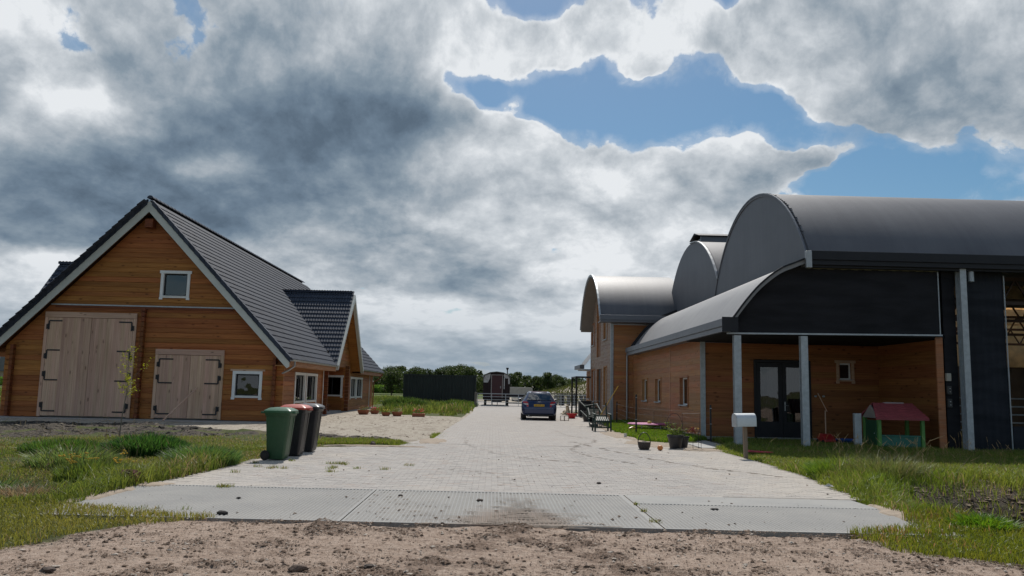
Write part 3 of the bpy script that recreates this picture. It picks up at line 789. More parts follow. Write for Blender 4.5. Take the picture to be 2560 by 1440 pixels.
# ================================================================ the barn house with barrel roofs on the right
barn = thing('barrel_roof_barn', 'long wooden barn house with grey barrel vault roofs, steel posts and a deep shaded porch', 'barn', (9, 32, 0))
BX, BY = 6.95, 26.8          # road side wall and porch back wall
FW = Face('-x', BX); FP = Face('-y', BY)
wo = [(36.2, 37.4, 1.10, 2.08), (33.3, 34.4, 1.10, 2.06), (28.65, 29.8, 1.06, 2.06)]
board_wall(barn, FW, lambda z: BY, lambda z: 40.0, 0.10, 3.3, wo, M['board'], bh=0.20, thick=0.06, name='board', proud=0.02, lap=True, joints=(31.55,))
MB().box((BX - 0.03, 31.53, 0.1), (BX - 0.021, 31.57, 3.25)).build('joint_strip', M['raw_trim'], barn, world=True)
po = [(8.72, 10.62, 0.0, 2.68), (11.62, 12.0, 2.05, 2.62)]
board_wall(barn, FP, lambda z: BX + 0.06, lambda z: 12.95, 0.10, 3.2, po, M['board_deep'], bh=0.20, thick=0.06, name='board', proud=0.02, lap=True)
FE = Face('-x', 12.95)
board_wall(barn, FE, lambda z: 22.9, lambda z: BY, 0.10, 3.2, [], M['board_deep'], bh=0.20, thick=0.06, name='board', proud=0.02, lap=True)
MB().box((12.70, 22.78, 0.05), (12.90, 22.84, 3.25)).build('end_board', M['board'], barn, world=True, bevel=0.005)
# base strip
MB().box((BX - 0.06, BY, 0.0), (BX + 0.05, 40.0, 0.10)).build('plinth', M['concrete'], barn, world=True)
MB().box((BX, BY - 0.05, 0.0), (12.9, BY + 0.05, 0.10)).build('plinth', M['concrete'], barn, world=True)
# porch ceiling
MB().box((6.5, 22.80, 3.22), (12.98, 27.0, 3.30)).build('porch_ceiling', M['windbreak'], barn, world=True)
MB().box((6.45, 27.0, 3.30), (7.1, 39.0, 3.34)).build('eave_soffit', M['gutter_grey'], barn, world=True)
# deep window reveals on the road side
def reveal_window(parent, fc, u0, u1, z0, z1, sx):
    mb = MB(); t = 0.07
    ubox(mb, fc, u0 - t, u0, 0.0, 0.045, z0 - t, z1 + t); ubox(mb, fc, u1, u1 + t, 0.0, 0.045, z0 - t, z1 + t)
    ubox(mb, fc, u0, u1, 0.0, 0.045, z1, z1 + t)
    ubox(mb, fc, u0 - 0.012, u0 + 0.006, -0.24, 0.023, z0, z1); ubox(mb, fc, u1 - 0.006, u1 + 0.012, -0.24, 0.023, z0, z1)
    ubox(mb, fc, u0 + 0.006, u1 - 0.006, -0.24, 0.023, z1 - 0.006, z1 + 0.012)
    w = mb.build('window', M['board'], parent, world=True)
    fr = MB(); f = 0.055; d0, d1 = -0.12, -0.08
    ubox(fr, fc, u0, u0 + f, d0, d1 + 0.012, z0, z1); ubox(fr, fc, u1 - f, u1, d0, d1, z0, z1)
    ubox(fr, fc, u0 + f, u1 - f, d0, d1, z1 - f, z1); ubox(fr, fc, u0 + f, u1 - f, d0, d1, z0, z0 + f)
    fr.build('frame', M['white'], w, world=True)
    pm = MB(); ubox(pm, fc, u0 + f * .6, u1 - f * .6, -0.105, -0.097, z0 + f * .6, z1 - f * .6); pm.build('pane', M['glass'], w, world=True)
    cm = MB(); ubox(cm, fc, u0, u1, -0.45, -0.43, z0, z1); cm.build('curtain', M['inside'], w, world=True)  # flat backing, no cloth: dimness of the room put into its colour
    sm = MB(); ubox(sm, fc, u0 - 0.03, u1 + 0.03, -0.08, 0.10, z0 - 0.03, z0 + 0.012); sm.build('sill', M['galv'], w, world=True)
    return w
for o in wo: reveal_window(barn, FW, *o, 1)
# ---- steel posts
def hsec(x, y, z1, w=0.2, d=0.16, t=0.014):
    mb = MB()
    mb.box((x - w / 2, y - d / 2, -0.05), (x + w / 2, y - d / 2 + t, z1)); mb.box((x - w / 2, y + d / 2 - t, -0.05), (x + w / 2, y + d / 2, z1)); mb.box((x - t / 2, y - d / 2 + t, -0.05), (x + t / 2, y + d / 2 - t, z1))
    return mb
hsec(6.93, 22.78, 3.17).build('post', M['galv'], barn, world=True)
hsec(8.85, 22.78, 3.19).build('post', M['galv'], barn, world=True)
hsec(13.42, 22.62, 5.33, 0.18, 0.26).build('post', M['galv'], barn, world=True)
hsec(12.85, 22.9, 3.3, 0.16, 0.10).build('post', M['galv'], barn, world=True)
hsec(6.98, 26.76, 3.22, 0.16, 0.06).build('corner_post', M['galv'], barn, world=True)
# ---- gable screen above the porch: dark mesh in a curve
arc = [(6.79, 3.66), (7.11, 4.09), (7.54, 4.58), (8.08, 5.02), (8.55, 5.24), (8.94, 5.40)]
MB().prism([(6.62, 3.24)] + arc + [(12.80, 5.34), (12.80, 3.30)], 'y', 22.72, 22.76).build('gable_screen', M['windbreak'], barn, world=True)
MB().beam((6.62, 22.70, 3.22), (12.85, 22.70, 3.30), 0.05, 0.045).build('bottom_rail', M['galv'], barn, world=True)
MB().tube([(12.80, 22.70, 3.3), (12.80, 22.70, 5.15)], 0.018, 6).build('screen_rod', M['galv'], barn, world=True)
# thin crinkled strip of sheeting under the eave
st = MB()
for i in range(38):
    x = 8.95 + i * 0.1; st.box((x, 22.66, 5.14 + 0.010 * math.sin(i * 1.7)), (x + 0.1, 22.68, 5.17 + 0.016 * (i % 3)))
st.build('sheet_edge', simple('olive_sheet', (0.12, 0.11, 0.06), 0.7), barn, world=True)
MB().box((12.95, 22.80, 0.0), (13.32, 22.86, 5.3)).build('dark_panel', M['windbreak'], barn, world=True)
# electric boxes on the post
for i, (z0, z1, mt) in enumerate(((2.0, 2.22, 'white'), (1.62, 1.86, 'black_plastic'), (1.25, 1.5, 'black_plastic'))):
    b = MB().box((12.93, 22.70, z0), (13.06, 22.79, z1)).build('electric_box', simple('box_%d' % i, (0.35, 0.33, 0.28) if i == 0 else (0.03, 0.03, 0.03), 0.5), barn, world=True, bevel=0.01)
    if i: [MB().lathe([(0.0, 0), (0.012, 0.0), (0.012, 0.012), (0, 0.014)], 8, (13.0, 22.69, zz)).build('knob', M['white'], b, world=True) for zz in (z0 + 0.07, z0 + 0.16)]
# ---- curtain of the stable part and the view inside
cv = MB(); nn = 40
for i in range(nn):
    xa, xb = 13.55 + 1.27 * i / nn, 13.55 + 1.27 * (i + 1) / nn
    cv.face([(xa, 22.9 + 0.018 * math.sin(i * 0.9), 0.0), (xb, 22.9 + 0.018 * math.sin((i + 1) * 0.9), 0.0), (xb, 22.9 + 0.006 * math.sin((i + 1) * 0.7), 5.3), (xa, 22.9 + 0.006 * math.sin(i * 0.7), 5.3)])
cv.build('side_curtain', M['curtain_mesh'], barn, world=True, smooth=True, fixn=False)
MB().tube([(14.83, 22.86, 0.0), (14.83, 22.86, 5.1)], 0.02, 6).build('curtain_rod', M['galv'], barn, world=True)
MB().lathe([(0, 0), (0.085, 0.02), (0.085, 0.46), (0.05, 0.5), (0, 0.5)], 12, (13.72, 22.62, 4.85)).build('wall_lamp_tube', M['galv'], barn, world=True, smooth=True)
MB().box((14.9, 22.9, 0.0), (22, 23.0, 0.75)).build('kick_board', M['curtain_mesh'], barn, world=True)
cream = leafmat('translucent_roof_sheet', (0.60, 0.50, 0.34), 0.5); grey_sheet = leafmat('translucent_grey_sheet', (0.55, 0.58, 0.6), 0.5)
def truss(y, x0, x1, z0, z1):
    mb = MB(); n = int((x1 - x0) / 0.9)
    mb.beam((x0, y, z0), (x1, y, z0), 0.09, 0.11); mb.beam((x0, y, z1), (x1, y, z1), 0.09, 0.11)
    for i in range(n):
        a = x0 + (x1 - x0) * i / n; b = x0 + (x1 - x0) * (i + 1) / n; m_ = (a + b) / 2
        mb.beam((a, y, z0), (m_, y, z1), 0.05, 0.05); mb.beam((m_, y, z1), (b, y, z0), 0.05, 0.05)
    mb.build('truss', simple('rusty_steel', (0.06, 0.035, 0.03), 0.6), barn, world=True)
for y, za in ((24.5, 4.5), (29, 4.4), (34, 4.3), (40, 4.3), (46, 4.2), (52, 4.2)): truss(y, 14.0, 32.0, za, za + 0.75)
MB().box((14, 43.9, 3.3), (34, 44.0, 5.6)).build('rear_light_wall', cream, barn, world=True)
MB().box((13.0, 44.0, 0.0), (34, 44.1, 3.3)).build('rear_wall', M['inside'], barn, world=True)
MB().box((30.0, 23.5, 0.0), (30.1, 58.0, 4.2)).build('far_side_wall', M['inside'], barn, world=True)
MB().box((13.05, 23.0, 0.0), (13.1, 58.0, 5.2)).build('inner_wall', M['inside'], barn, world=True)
for k in range(5): MB().tube([(14.6, 30, 0.35 + k * 0.3), (30, 30, 0.35 + k * 0.3)], 0.03, 6).build('stall_rail', M['galv'], barn, world=True)
# ---- big barrel vaults across (axis along x)
CAPX = 8.92
def arc_pts(cy, half=4.9, base=5.35, rise=2.98, n=28):
    Rr_ = (half * half + rise * rise) / (2 * rise); a0 = math.asin(half / Rr_)
    return [(cy + Rr_ * math.sin(-a0 + 2 * a0 * i / n), base + rise - Rr_ + Rr_ * math.cos(-a0 + 2 * a0 * i / n)) for i in range(n + 1)]
A1, A2 = arc_pts(27.3), arc_pts(36.1)
def vault(arc_, x0, x1, th=0.10):
    n = len(arc_); mb = MB()
    inner = [(y + (0.0), z - th) for y, z in arc_]
    xs = [x0 + (x1 - x0) * k / 12 for k in range(13)]
    vs = [(x, y, z) for x in xs for y, z in arc_] 
    fs = [(k * n + i, k * n + i + 1, (k + 1) * n + i + 1, (k + 1) * n + i) for k in range(12) for i in range(n - 1)]
    mb.add(vs, fs)
    vs = [(x, y, z) for x in (x0, x1) for y, z in inner]
    mb.add(vs, [(i, n + i, n + i + 1, i + 1) for i in range(n - 1)])
    for x, sg in ((x0, 1), (x1, -1)):
        for i in range(n - 1): mb.face([(x, *arc_[i]), (x, *arc_[i + 1]), (x, *inner[i + 1]), (x, *inner[i])])
    return mb
vault(A1, CAPX - 0.03, 34).build('barrel_roof', M['membrane'], barn, world=True, smooth=True, fixn=False)
vault(A2, CAPX + 0.02, 13.2).build('barrel_roof', M['membrane'], barn, world=True, smooth=True, fixn=False)
vault(A2, 13.2, 34, 0.02).build('translucent_roof', cream, barn, world=True, smooth=True, fixn=False)
vault(arc_pts(44.9), CAPX + 4.28, 34, 0.02).build('translucent_roof', grey_sheet, barn, world=True, smooth=True, fixn=False)
vault(arc_pts(53.7), CAPX + 4.28, 34, 0.02).build('translucent_roof', cream, barn, world=True, smooth=True, fixn=False)
# end cap towards the road: outline of both arcs
o1 = [p for p in A1 if p[0] < 31.7]; o2 = [p for p in A2 if p[0] > 31.7]
capo = [(22.4, 5.2)] + o1 + o2 + [(41.0, 5.25)]
MB().prism(capo, 'x', CAPX, CAPX + 0.08).build('gable_cap', M['membrane_wall'], barn, world=True)
def trim(pts, x, w=0.05, h=0.05, mat='zinc', name='edge_trim'):
    mb = MB()
    for (a, b), (c, d) in zip(pts[:-1], pts[1:]): mb.beam((x, a, b), (x, c, d), w, h)
    return mb.build(name, M[mat], barn, world=True)
trim(A1[:22], CAPX - 0.02, 0.05, 0.045, 'gutter_grey'); trim([p for p in A2 if 31.6 < p[0] < 36.2], CAPX - 0.02, 0.09, 0.05, 'zinc')
# crinkled flashing where the cap meets the vault
fl = MB()
for i in range(2, 14):
    (a, b), (c, d) = A1[i], A1[i + 1]
    for k in range(3):
        t = k / 3; yy, zz = a + (c - a) * t, b + (d - b) * t
        fl.beam((CAPX + 0.0, yy, zz + 0.012), (CAPX + 0.05 + 0.09 * random.random(), yy + 0.02, zz + 0.022), 0.04, 0.008)
kind(fl.build('crinkled_flashing', M['membrane'], barn, world=True), 'stuff')
MB().box((CAPX - 0.13, 22.25, 5.10), (CAPX + 0.04, 22.38, 5.60)).build('corner_cap', M['zinc'], barn, world=True, bevel=0.02)
# ridge vent on the second vault
rv = MB(); rv.box((9.2, 35.4, 8.30), (20, 35.5, 8.55)); rv.box((9.2, 36.7, 8.30), (20, 36.8, 8.55)); rv.box((9.2, 35.5, 8.3), (9.26, 36.7, 8.45))
v_ = rv.build('ridge_vent', M['gutter_grey'], barn, world=True)
MB().prism([(35.2, 8.56), (36.05, 8.80), (36.95, 8.56), (36.05, 8.72)], 'x', 9.05, 20).build('vent_cover', M['dark_metal'], v_, world=True)
# eave box of the front vault
eb = MB(); eb.box((CAPX + 0.04, 22.34, 5.36), (34, 22.62, 5.62)); eb.box((CAPX + 0.04, 22.39, 5.22), (34, 22.58, 5.36))
eb.build('eave_gutter', M['dark_metal'], barn, world=True, bevel=0.008)
MB().box((CAPX + 0.1, 22.5, 5.16), (34, 22.7, 5.24)).build('eave_beam', M['dark_metal'], barn, world=True)
MB().beam((13.2, 22.8, 5.65), (14.6, 23.1, 5.80), 0.02, 0.02).build('roof_wire', M['zinc'], barn, world=True)
# ---- low curved roof along the road
lowarc = [(6.42, 3.62), (6.72, 3.62), (6.79, 3.70), (7.11, 4.13), (7.54, 4.62), (8.08, 5.05), (8.55, 5.26), (8.94, 5.42)]
# smooth the arc
def smooth_arc(p, n=4):
    q = [p[0], p[1]]
    pts = p[1:]
    for i in range(len(pts) - 1):
        p0 = pts[max(i - 1, 0)]; p1 = pts[i]; p2 = pts[i + 1]; p3 = pts[min(i + 2, len(pts) - 1)]
        for k in range(1, n + 1):
            t = k / n
            q.append(tuple(0.5 * ((2 * p1[j]) + (-p0[j] + p2[j]) * t + (2 * p0[j] - 5 * p1[j] + 4 * p2[j] - p3[j]) * t * t + (-p0[j] + 3 * p1[j] - 3 * p2[j] + p3[j]) * t ** 3) for j in (0, 1)))
    return q
la = smooth_arc(lowarc)
n = len(la); mb = MB(); ys = [22.42 + (39.0 - 22.42) * k / 10 for k in range(11)]
mb.add([(x, y, z) for y in ys for x, z in la], [(k * n + i, (k + 1) * n + i, (k + 1) * n + i + 1, k * n + i + 1) for k in range(10) for i in range(n - 1)])
mb.add([(x, y, z - 0.12) for y in (22.42, 39.0) for x, z in la], [(i, i + 1, n + i + 1, n + i) for i in range(n - 1)])
for y in (22.42, 39.0):
    for i in range(n - 1): mb.face([(la[i][0], y, la[i][1]), (la[i + 1][0], y, la[i + 1][1]), (la[i + 1][0], y, la[i + 1][1] - 0.12), (la[i][0], y, la[i][1] - 0.12)])
mb.build('low_curved_roof', M['membrane_y'], barn, world=True, smooth=True, fixn=False)
up = [(x - 0.02, z + 0.03) for x, z in la[2:]]
tb = MB()
for (a, b), (c, d) in zip(up[:-1], up[1:]): tb.beam((a, 39.05, b + 0.03), (c, 39.05, d + 0.03), 0.14, 0.16)
tb.build('rear_verge', M['dark_metal'], barn, world=True)
tb = MB()
for (a, b), (c, d) in zip(up[:-1], up[1:]): tb.beam((a, 22.40, b - 0.02), (c, 22.40, d - 0.02), 0.05, 0.05)
tb.build('front_verge', M['dark_metal'], barn, world=True)
g2 = MB(); g2.box((6.40, 22.40, 3.40), (6.72, 39.1, 3.615)); g2.box((6.44, 22.44, 3.25), (6.70, 39.06, 3.40)); g2.build('box_gutter', M['gutter_grey'], barn, world=True, bevel=0.006)
MB().box((6.40, 22.385, 3.24), (6.86, 22.399, 3.66)).build('gutter_end', M['dark_metal'], barn, world=True)
MB().beam((8.86, 22.3, 5.22), (8.86, 41.0, 5.30), 0.07, 0.07).build('flashing', M['zinc'], barn, world=True)
# ---- two storey part
TX, TY0, TY1 = 5.85, 40.0, 48.4
TA = arc_pts(43.45, 4.45, 5.12, 2.62)
FT = Face('-y', TY0); FTX = Face('-x', TX)
top = lambda z: True
board_wall(barn, FT, lambda z: TX + 0.07, lambda z: 9.2, 0.1, 5.15, [], M['board'], bh=0.20, thick=0.06, name='board', proud=0.02, lap=True)
def ylo(z): return TY0 if z < 5.0 else max(TY0, 43.45 - math.sqrt(max(0.0, 4.93 ** 2 - (z - 2.65) ** 2)))
def yhi(z): return min(47.6, 43.45 + math.sqrt(max(0.0, 4.93 ** 2 - (z - 2.65) ** 2))) if z > 4.85 else TY1
up_open = [(46.6, 48.05, 4.15, 5.4), (44.2, 45.5, 3.4, 6.4), (41.5, 42.7, 4.2, 5.3)]
lo_open = [(46.4, 47.9, 0.9, 2.72), (43.6, 45.4, 0.1, 2.72), (41.55, 42.6, 0.75, 2.75)]
board_wall(barn, FTX, ylo, yhi, 0.1, 7.2, up_open + lo_open, M['board_grey'], bh=0.20, thick=0.06, name='board', proud=0.02, lap=True)
reveal_window(barn, FTX, *up_open[0], 1); reveal_window(barn, FTX, *up_open[2], 1)
reveal_window(barn, FTX, *lo_open[0], 1); reveal_window(barn, FTX, *lo_open[2], 1)
# door downstairs and the shuttered hatch above
def leafdoor(o, matname):
    d = MB(); ubox(d, FTX, o[0], o[1], -0.12, -0.06, o[2], o[3]); dd = d.build('door', M[matname], barn, world=True)
    for u in (o[0], o[1] - 0.07):
        f = MB(); ubox(f, FTX, u, u + 0.07, -0.08, 0.05, o[2], o[3]); f.build('door_frame', M['board'], dd, world=True)
    for z in (o[2] + 0.4, (o[2] + o[3]) / 2, o[3] - 0.4):
        h = MB(); ubox(h, FTX, o[0] + 0.02, o[0] + 0.5, -0.059, -0.03, z - 0.02, z + 0.02); h.build('hinge', M['black_iron'], dd, world=True)
    return dd
leafdoor(up_open[1], 'board_grey'); leafdoor(lo_open[1], 'dark_metal')
MB().box((TX - 0.05, TY0 - 0.05, 0.0), (TX + 0.09, TY0 + 0.06, 5.12)).build('corner_post', M['galv'], barn, world=True)
MB().box((TX - 0.03, TY1, 0.0), (TX + 0.03, TY1 + 0.06, 5.0)).build('corner_post', M['galv'], barn, world=True)
vault(TA, 5.15, 9.3, 0.12).build('barrel_roof', M['membrane'], barn, world=True, smooth=True, fixn=False)
trim([(y, z) for y, z in TA], 5.13, 0.08, 0.10, 'galv')
sb = MB()
ti = [(y, z - 0.13) for y, z in TA]
for (a, b), (c, d) in zip(ti[:-1], ti[1:]): sb.face([(5.16, a, b), (5.16, c, d), (TX + 0.02, c, d), (TX + 0.02, a, b)])
sb.build('vault_soffit', simple('beige_soffit', (0.20, 0.175, 0.15), 0.7, var=0.08, scale=2), barn, world=True, fixn=False)
tg = MB(); tg.box((5.12, 38.88, 4.98), (9.1, 39.1, 5.22)); tg.box((5.14, 38.93, 4.88), (9.1, 39.06, 4.98)); tg.build('box_gutter', M['gutter_grey'], barn, world=True, bevel=0.006)
MB().box((5.16, 39.06, 4.90), (9.1, 40.0, 4.94)).build('eave_soffit', M['gutter_grey'], barn, world=True)
MB().box((TX, 39.9, 4.82), (9.1, 39.975, 4.88)).build('wall_trim', M['galv'], barn, world=True)
MB().tube([(6.62, 39.93, 3.3), (6.62, 39.93, 0.0)], 0.045, 8).build('downpipe', M['zinc'], barn, world=True, smooth=True)
MB().tube([(6.87, 34.6, 0.72), (6.87, 34.6, 0.1)], 0.018, 6).build('pipe', M['raw_trim'], barn, world=True)
MB().box((TX + 0.07, 40.1, 0.0), (9.3, TY1, 0.06)).build('floor', M['concrete'], barn, world=True)
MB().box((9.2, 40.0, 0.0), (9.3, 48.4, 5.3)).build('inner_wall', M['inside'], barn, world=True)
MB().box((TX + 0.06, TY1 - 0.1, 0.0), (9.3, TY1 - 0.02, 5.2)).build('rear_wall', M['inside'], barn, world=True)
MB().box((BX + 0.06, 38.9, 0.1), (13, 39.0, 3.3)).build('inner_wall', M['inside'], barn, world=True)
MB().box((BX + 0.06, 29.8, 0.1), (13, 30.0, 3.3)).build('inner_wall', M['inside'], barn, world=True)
# ---- the part behind
RX = 6.0
board_wall(barn, Face('-x', RX), lambda z: TY1 + 0.07, lambda z: 52.0, 0.1, 2.75, [(50.0, 51.2, 1.0, 2.3)], M['board'], bh=0.20, thick=0.06, name='board', proud=0.02, lap=True)
reveal_window(barn, Face('-x', RX), 50.0, 51.2, 1.0, 2.3, 1)
q = [(x - 1.2, z - 0.55) for x, z in la]
n = len(q); mb = MB(); mb.add([(x, y, z) for y in (48.5, 51.8) for x, z in q], [(i, n + i, n + i + 1, i + 1) for i in range(n - 1)])
mb.build('low_curved_roof', M['membrane_y'], barn, world=True, smooth=True, fixn=False)
g3 = MB(); g3.box((5.18, 48.5, 2.82), (5.45, 51.8, 3.06)); g3.build('box_gutter', M['gutter_grey'], barn, world=True, bevel=0.006)
# ---- double glass door and small window on the porch
y = BY
df = MB(); df.box((8.70, y - 0.05, 0.05), (8.78, y + 0.03, 2.66)); df.box((10.54, y - 0.05, 0.05), (10.62, y + 0.03, 2.66)); df.box((8.78, y - 0.05, 2.58), (10.54, y + 0.03, 2.66)); 
dfo = df.build('door_frame', M['dark_metal'], barn, world=True)
for a, b in ((8.79, 9.655), (9.665, 10.53)):
    w = 0.13; mb = MB(); mb.box((a, y - 0.03, 0.06), (a + w, y + 0.02, 2.57)); mb.box((b - w, y - 0.03, 0.06), (b, y + 0.02, 2.57)); mb.box((a + w, y - 0.03, 2.42), (b - w, y + 0.02, 2.57)); mb.box((a + w, y - 0.03, 0.06), (b - w, y + 0.02, 0.62))
    dl = mb.build('door', M['dark_metal'], barn, world=True, bevel=0.004)
    MB().box((a + w - 0.01, y - 0.008, 0.61), (b - w + 0.01, y, 2.43)).build('pane', M['glass'], dl, world=True)
    cu = MB(); k = 18
    x0, x1 = a + w, b - w
    if a < 9: x0 += 0.15
    for i in range(k):
        xa, xb = x0 + (x1 - x0) * i / k, x0 + (x1 - x0) * (i + 1) / k
        cu.face([(xa, y + 0.16 + 0.02 * math.sin(i * 2.1), 0.5), (xb, y + 0.16 + 0.02 * math.sin((i + 1) * 2.1), 0.5), (xb, y + 0.16 + 0.02 * math.sin((i + 1) * 2.1), 2.5), (xa, y + 0.16 + 0.02 * math.sin(i * 2.1), 2.5)])
    cu.build('curtain', M['curtain'], dl, world=True, fixn=False)
    if a > 9:
        hn = MB(); hn.box((a + 0.05, y - 0.045, 0.98), (a + 0.085, y - 0.031, 1.28)); hn.tube([(a + 0.067, y - 0.045, 1.16), (a + 0.067, y - 0.09, 1.16), (a + 0.17, y - 0.09, 1.15)], 0.010, 6)
        hn.build('handle', M['zinc'], dl, world=True)
MB().box((5.4, 48.5, 2.76), (6.0, 51.8, 2.80)).build('eave_soffit', M['gutter_grey'], barn, world=True)
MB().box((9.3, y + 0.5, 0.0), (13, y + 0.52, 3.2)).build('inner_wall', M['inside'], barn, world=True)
w = window(barn, FP, 11.50, 12.10, 1.98, 2.70, trim=0.09, style='wood')
# the two globe spots of the porch wall
for x in (10.95, 11.22): MB().lathe([(0, 0), (0.04, 0.01), (0.045, 0.05), (0.02, 0.07), (0, 0.07)], 10, (x - 0.2, y - 0.08, 1.45)).build('wall_spot', M['galv'], barn, world=True, smooth=True)
# ================================================================ terrain and paving
PAVE = [(-5.15, 12.0), (-4.85, 13.5), (-4.72, 16.6), (-4.25, 19.9), (-2.5, 20.8), (-1.75, 24.4), (-1.65, 32), (-1.45, 41), (-1.3, 52), (-1.5, 63), (-3.0, 66), (-3, 110), (14, 110), (12, 66), (5.2, 57), (4.9, 45), (4.5, 35), (4.1, 27), (4.8, 23), (5.95, 22.0), (6.02, 19.5), (5.85, 15.2), (5.45, 11.9)]
SAND = [(-24, 28.0), (-12, 28.2), (-8, 25.8), (-5, 25.2), (-4.6, 23.6), (-2.9, 22.2), (-2.2, 21.0), (-1.0, 22), (-1.0, 41.5), (-2.4, 42.6), (-6, 44.5), (-8.0, 49), (-8.2, 60), (-9.5, 60), (-9.5, 34), (-24, 34)]
SAND_R = [(4.0, 23.5), (5.0, 22.0), (6.5, 21.9), (6.9, 23.6), (5.6, 24.2), (4.5, 27), (4.75, 35), (5.4, 41), (5.5, 57), (4.0, 57), (3.6, 40)]
MUD = [(-26, 21.8), (-12.5, 21.0), (-8.3, 23.0), (-5.6, 24.0), (-4.9, 22.6), (-3.0, 22.3), (-2.7, 23.2), (-4.4, 24.6), (-8, 26.2), (-12, 28.3), (-26, 28.2)]
DIRT = [(-3.3, 9.22), (-3.8, 8.55), (-4.5, 7.4), (-7, 6.5), (-12, 6.0), (-60, 5.5), (-60, -30), (60, -30), (60, 4.8), (12, 5.9), (8, 6.6), (5.0, 7.4), (4.2, 7.9), (4.15, 8.95)]
SLABZONE = [(-4.9, 9.3), (4.95, 8.95), (5.25, 11.8), (-5.1, 12.1)]
def warp(x, y, a=0.5, s=1.3, seed=3):
    return x + (vnoise(x, y, s, seed) - 0.5) * a, y + (vnoise(x, y, s, seed + 9) - 0.5) * a
def hgt(x, y):
    x = np.asarray(x, float); y = np.asarray(y, float)
    h = (vnoise(x, y, 2.6, 1) - 0.5) * 0.10 + (vnoise(x, y, 0.5, 2) - 0.5) * 0.05
    # the ditch that runs under the concrete crossing
    yc = 11.3 + 0.25 * np.sin(x * 0.6)
    right = sst(x, 5.7, 7.0); left = sst(-x, 5.7, 7.2)
    dd = np.exp(-(np.abs(y - yc) / 1.25) ** 3)
    h = h - dd * (right * 0.85 + left * 0.45)
    h = h + np.exp(-((y - 14.0) / 1.2) ** 2) * right * 0.13 * (0.5 + vnoise(x, y, 0.8, 5)) + np.exp(-((y - 9.2) / 0.7) ** 2) * right * 0.10
    hn = (vnoise(x, y, 1.4, 8) - 0.5) * 0.03 + (vnoise(x, y, 0.22, 12, 3) - 0.5) * 0.022
    hard = np.maximum.reduce([sst(polydist(x, y, p), -0.35, 0.15) for p in (PAVE, SLABZONE)])
    soft = np.maximum.reduce([sst(polydist(x, y, p), -0.4, 0.3) for p in (SAND, SAND_R)])
    dirt = sst(polydist(x, y, DIRT), -0.15, 0.35)
    mud = sst(polydist(x, y, MUD), -0.4, 0.5)
    h = h * (1 - soft) + (hn * 1.0 + 0.0) * soft
    h = h * (1 - dirt) + (hn - 0.012) * dirt
    h = h + mud * (0.02 + 0.22 * np.clip(vnoise(x, y, 0.55, 21, 4) - 0.42, 0, 1))
    build_ = ((x > -20.5) & (x < -8.5) & (y > 31.5) & (y < 60)) | ((x > 6.9) & (y > 26) & (y < 70))
    h = np.where(build_, -0.05, h)
    h = h * (1 - hard) - 0.085 * hard
    # grassy mound far right, flat fields far away
    m = np.exp(-(((x - 19) / 11.5) ** 2 + ((y - 112) / 20) ** 2)) * 3.6
    return h + m
def ground_axis(lo, hi, step, far, n):
    core = np.arange(lo, hi + 1e-6, step); g_ = np.geomspace(1.0, far, n)
    return np.concatenate([lo - g_[::-1], core, hi + g_])
gx = ground_axis(-24, 20, 0.13, 2500, 26); gy = np.concatenate([-np.geomspace(1, 2500, 14)[::-1] + 3, np.arange(3, 50, 0.13), 50 + np.linspace(0.5, 100, 110), 150 + np.geomspace(3, 2800, 22)])
XX, YY = np.meshgrid(gx, gy); ZZ = hgt(XX, YY)
nx, ny = len(gx), len(gy); idx = np.arange(nx * ny).reshape(ny, nx)
GF = np.stack([idx[:-1, :-1], idx[:-1, 1:], idx[1:, 1:], idx[1:, :-1]], -1).reshape(-1, 4)
wx, wy = warp(XX, YY, 0.7, 0.9)
m_s = np.maximum(sst(polydist(wx, wy, SAND), -0.25, 0.25), sst(polydist(wx, wy, SAND_R), -0.2, 0.2))
m_s = np.maximum(m_s, sst(polydist(XX, YY, PAVE), -0.35, -0.05)); m_s = np.maximum(m_s, sst(polydist(wx, wy, SLABZONE), -0.25, 0.0))
m_m = sst(polydist(wx, wy, MUD), -0.3, 0.3) * sst(vnoise(XX, YY, 1.1, 31), 0.30, 0.48)
m_m = np.maximum(m_m, np.exp(-((YY - 12.6) / 0.75) ** 2) * sst(XX, 5.9, 6.8) * 0.95)
m_m = np.maximum(m_m, sst(vnoise(XX, YY, 1.3, 41), 0.46, 0.56) * sst(XX, 6.5, 8.5) * sst(-YY, -16.2, -14.0) * 0.8)
m_d = sst(polydist(*warp(XX, YY, 0.5, 0.6, 5), DIRT), -0.12, 0.12)
m_g = sst(polydist(wx, wy, [(-4.4, 20.9), (-2.0, 20.9), (-1.9, 22.0), (-3.0, 22.3), (-4.6, 22.2)]), -0.2, 0.2)
m_s = m_s * (1 - m_g)
zone = np.stack([m_s, m_m, m_d], -1).reshape(-1, 3)
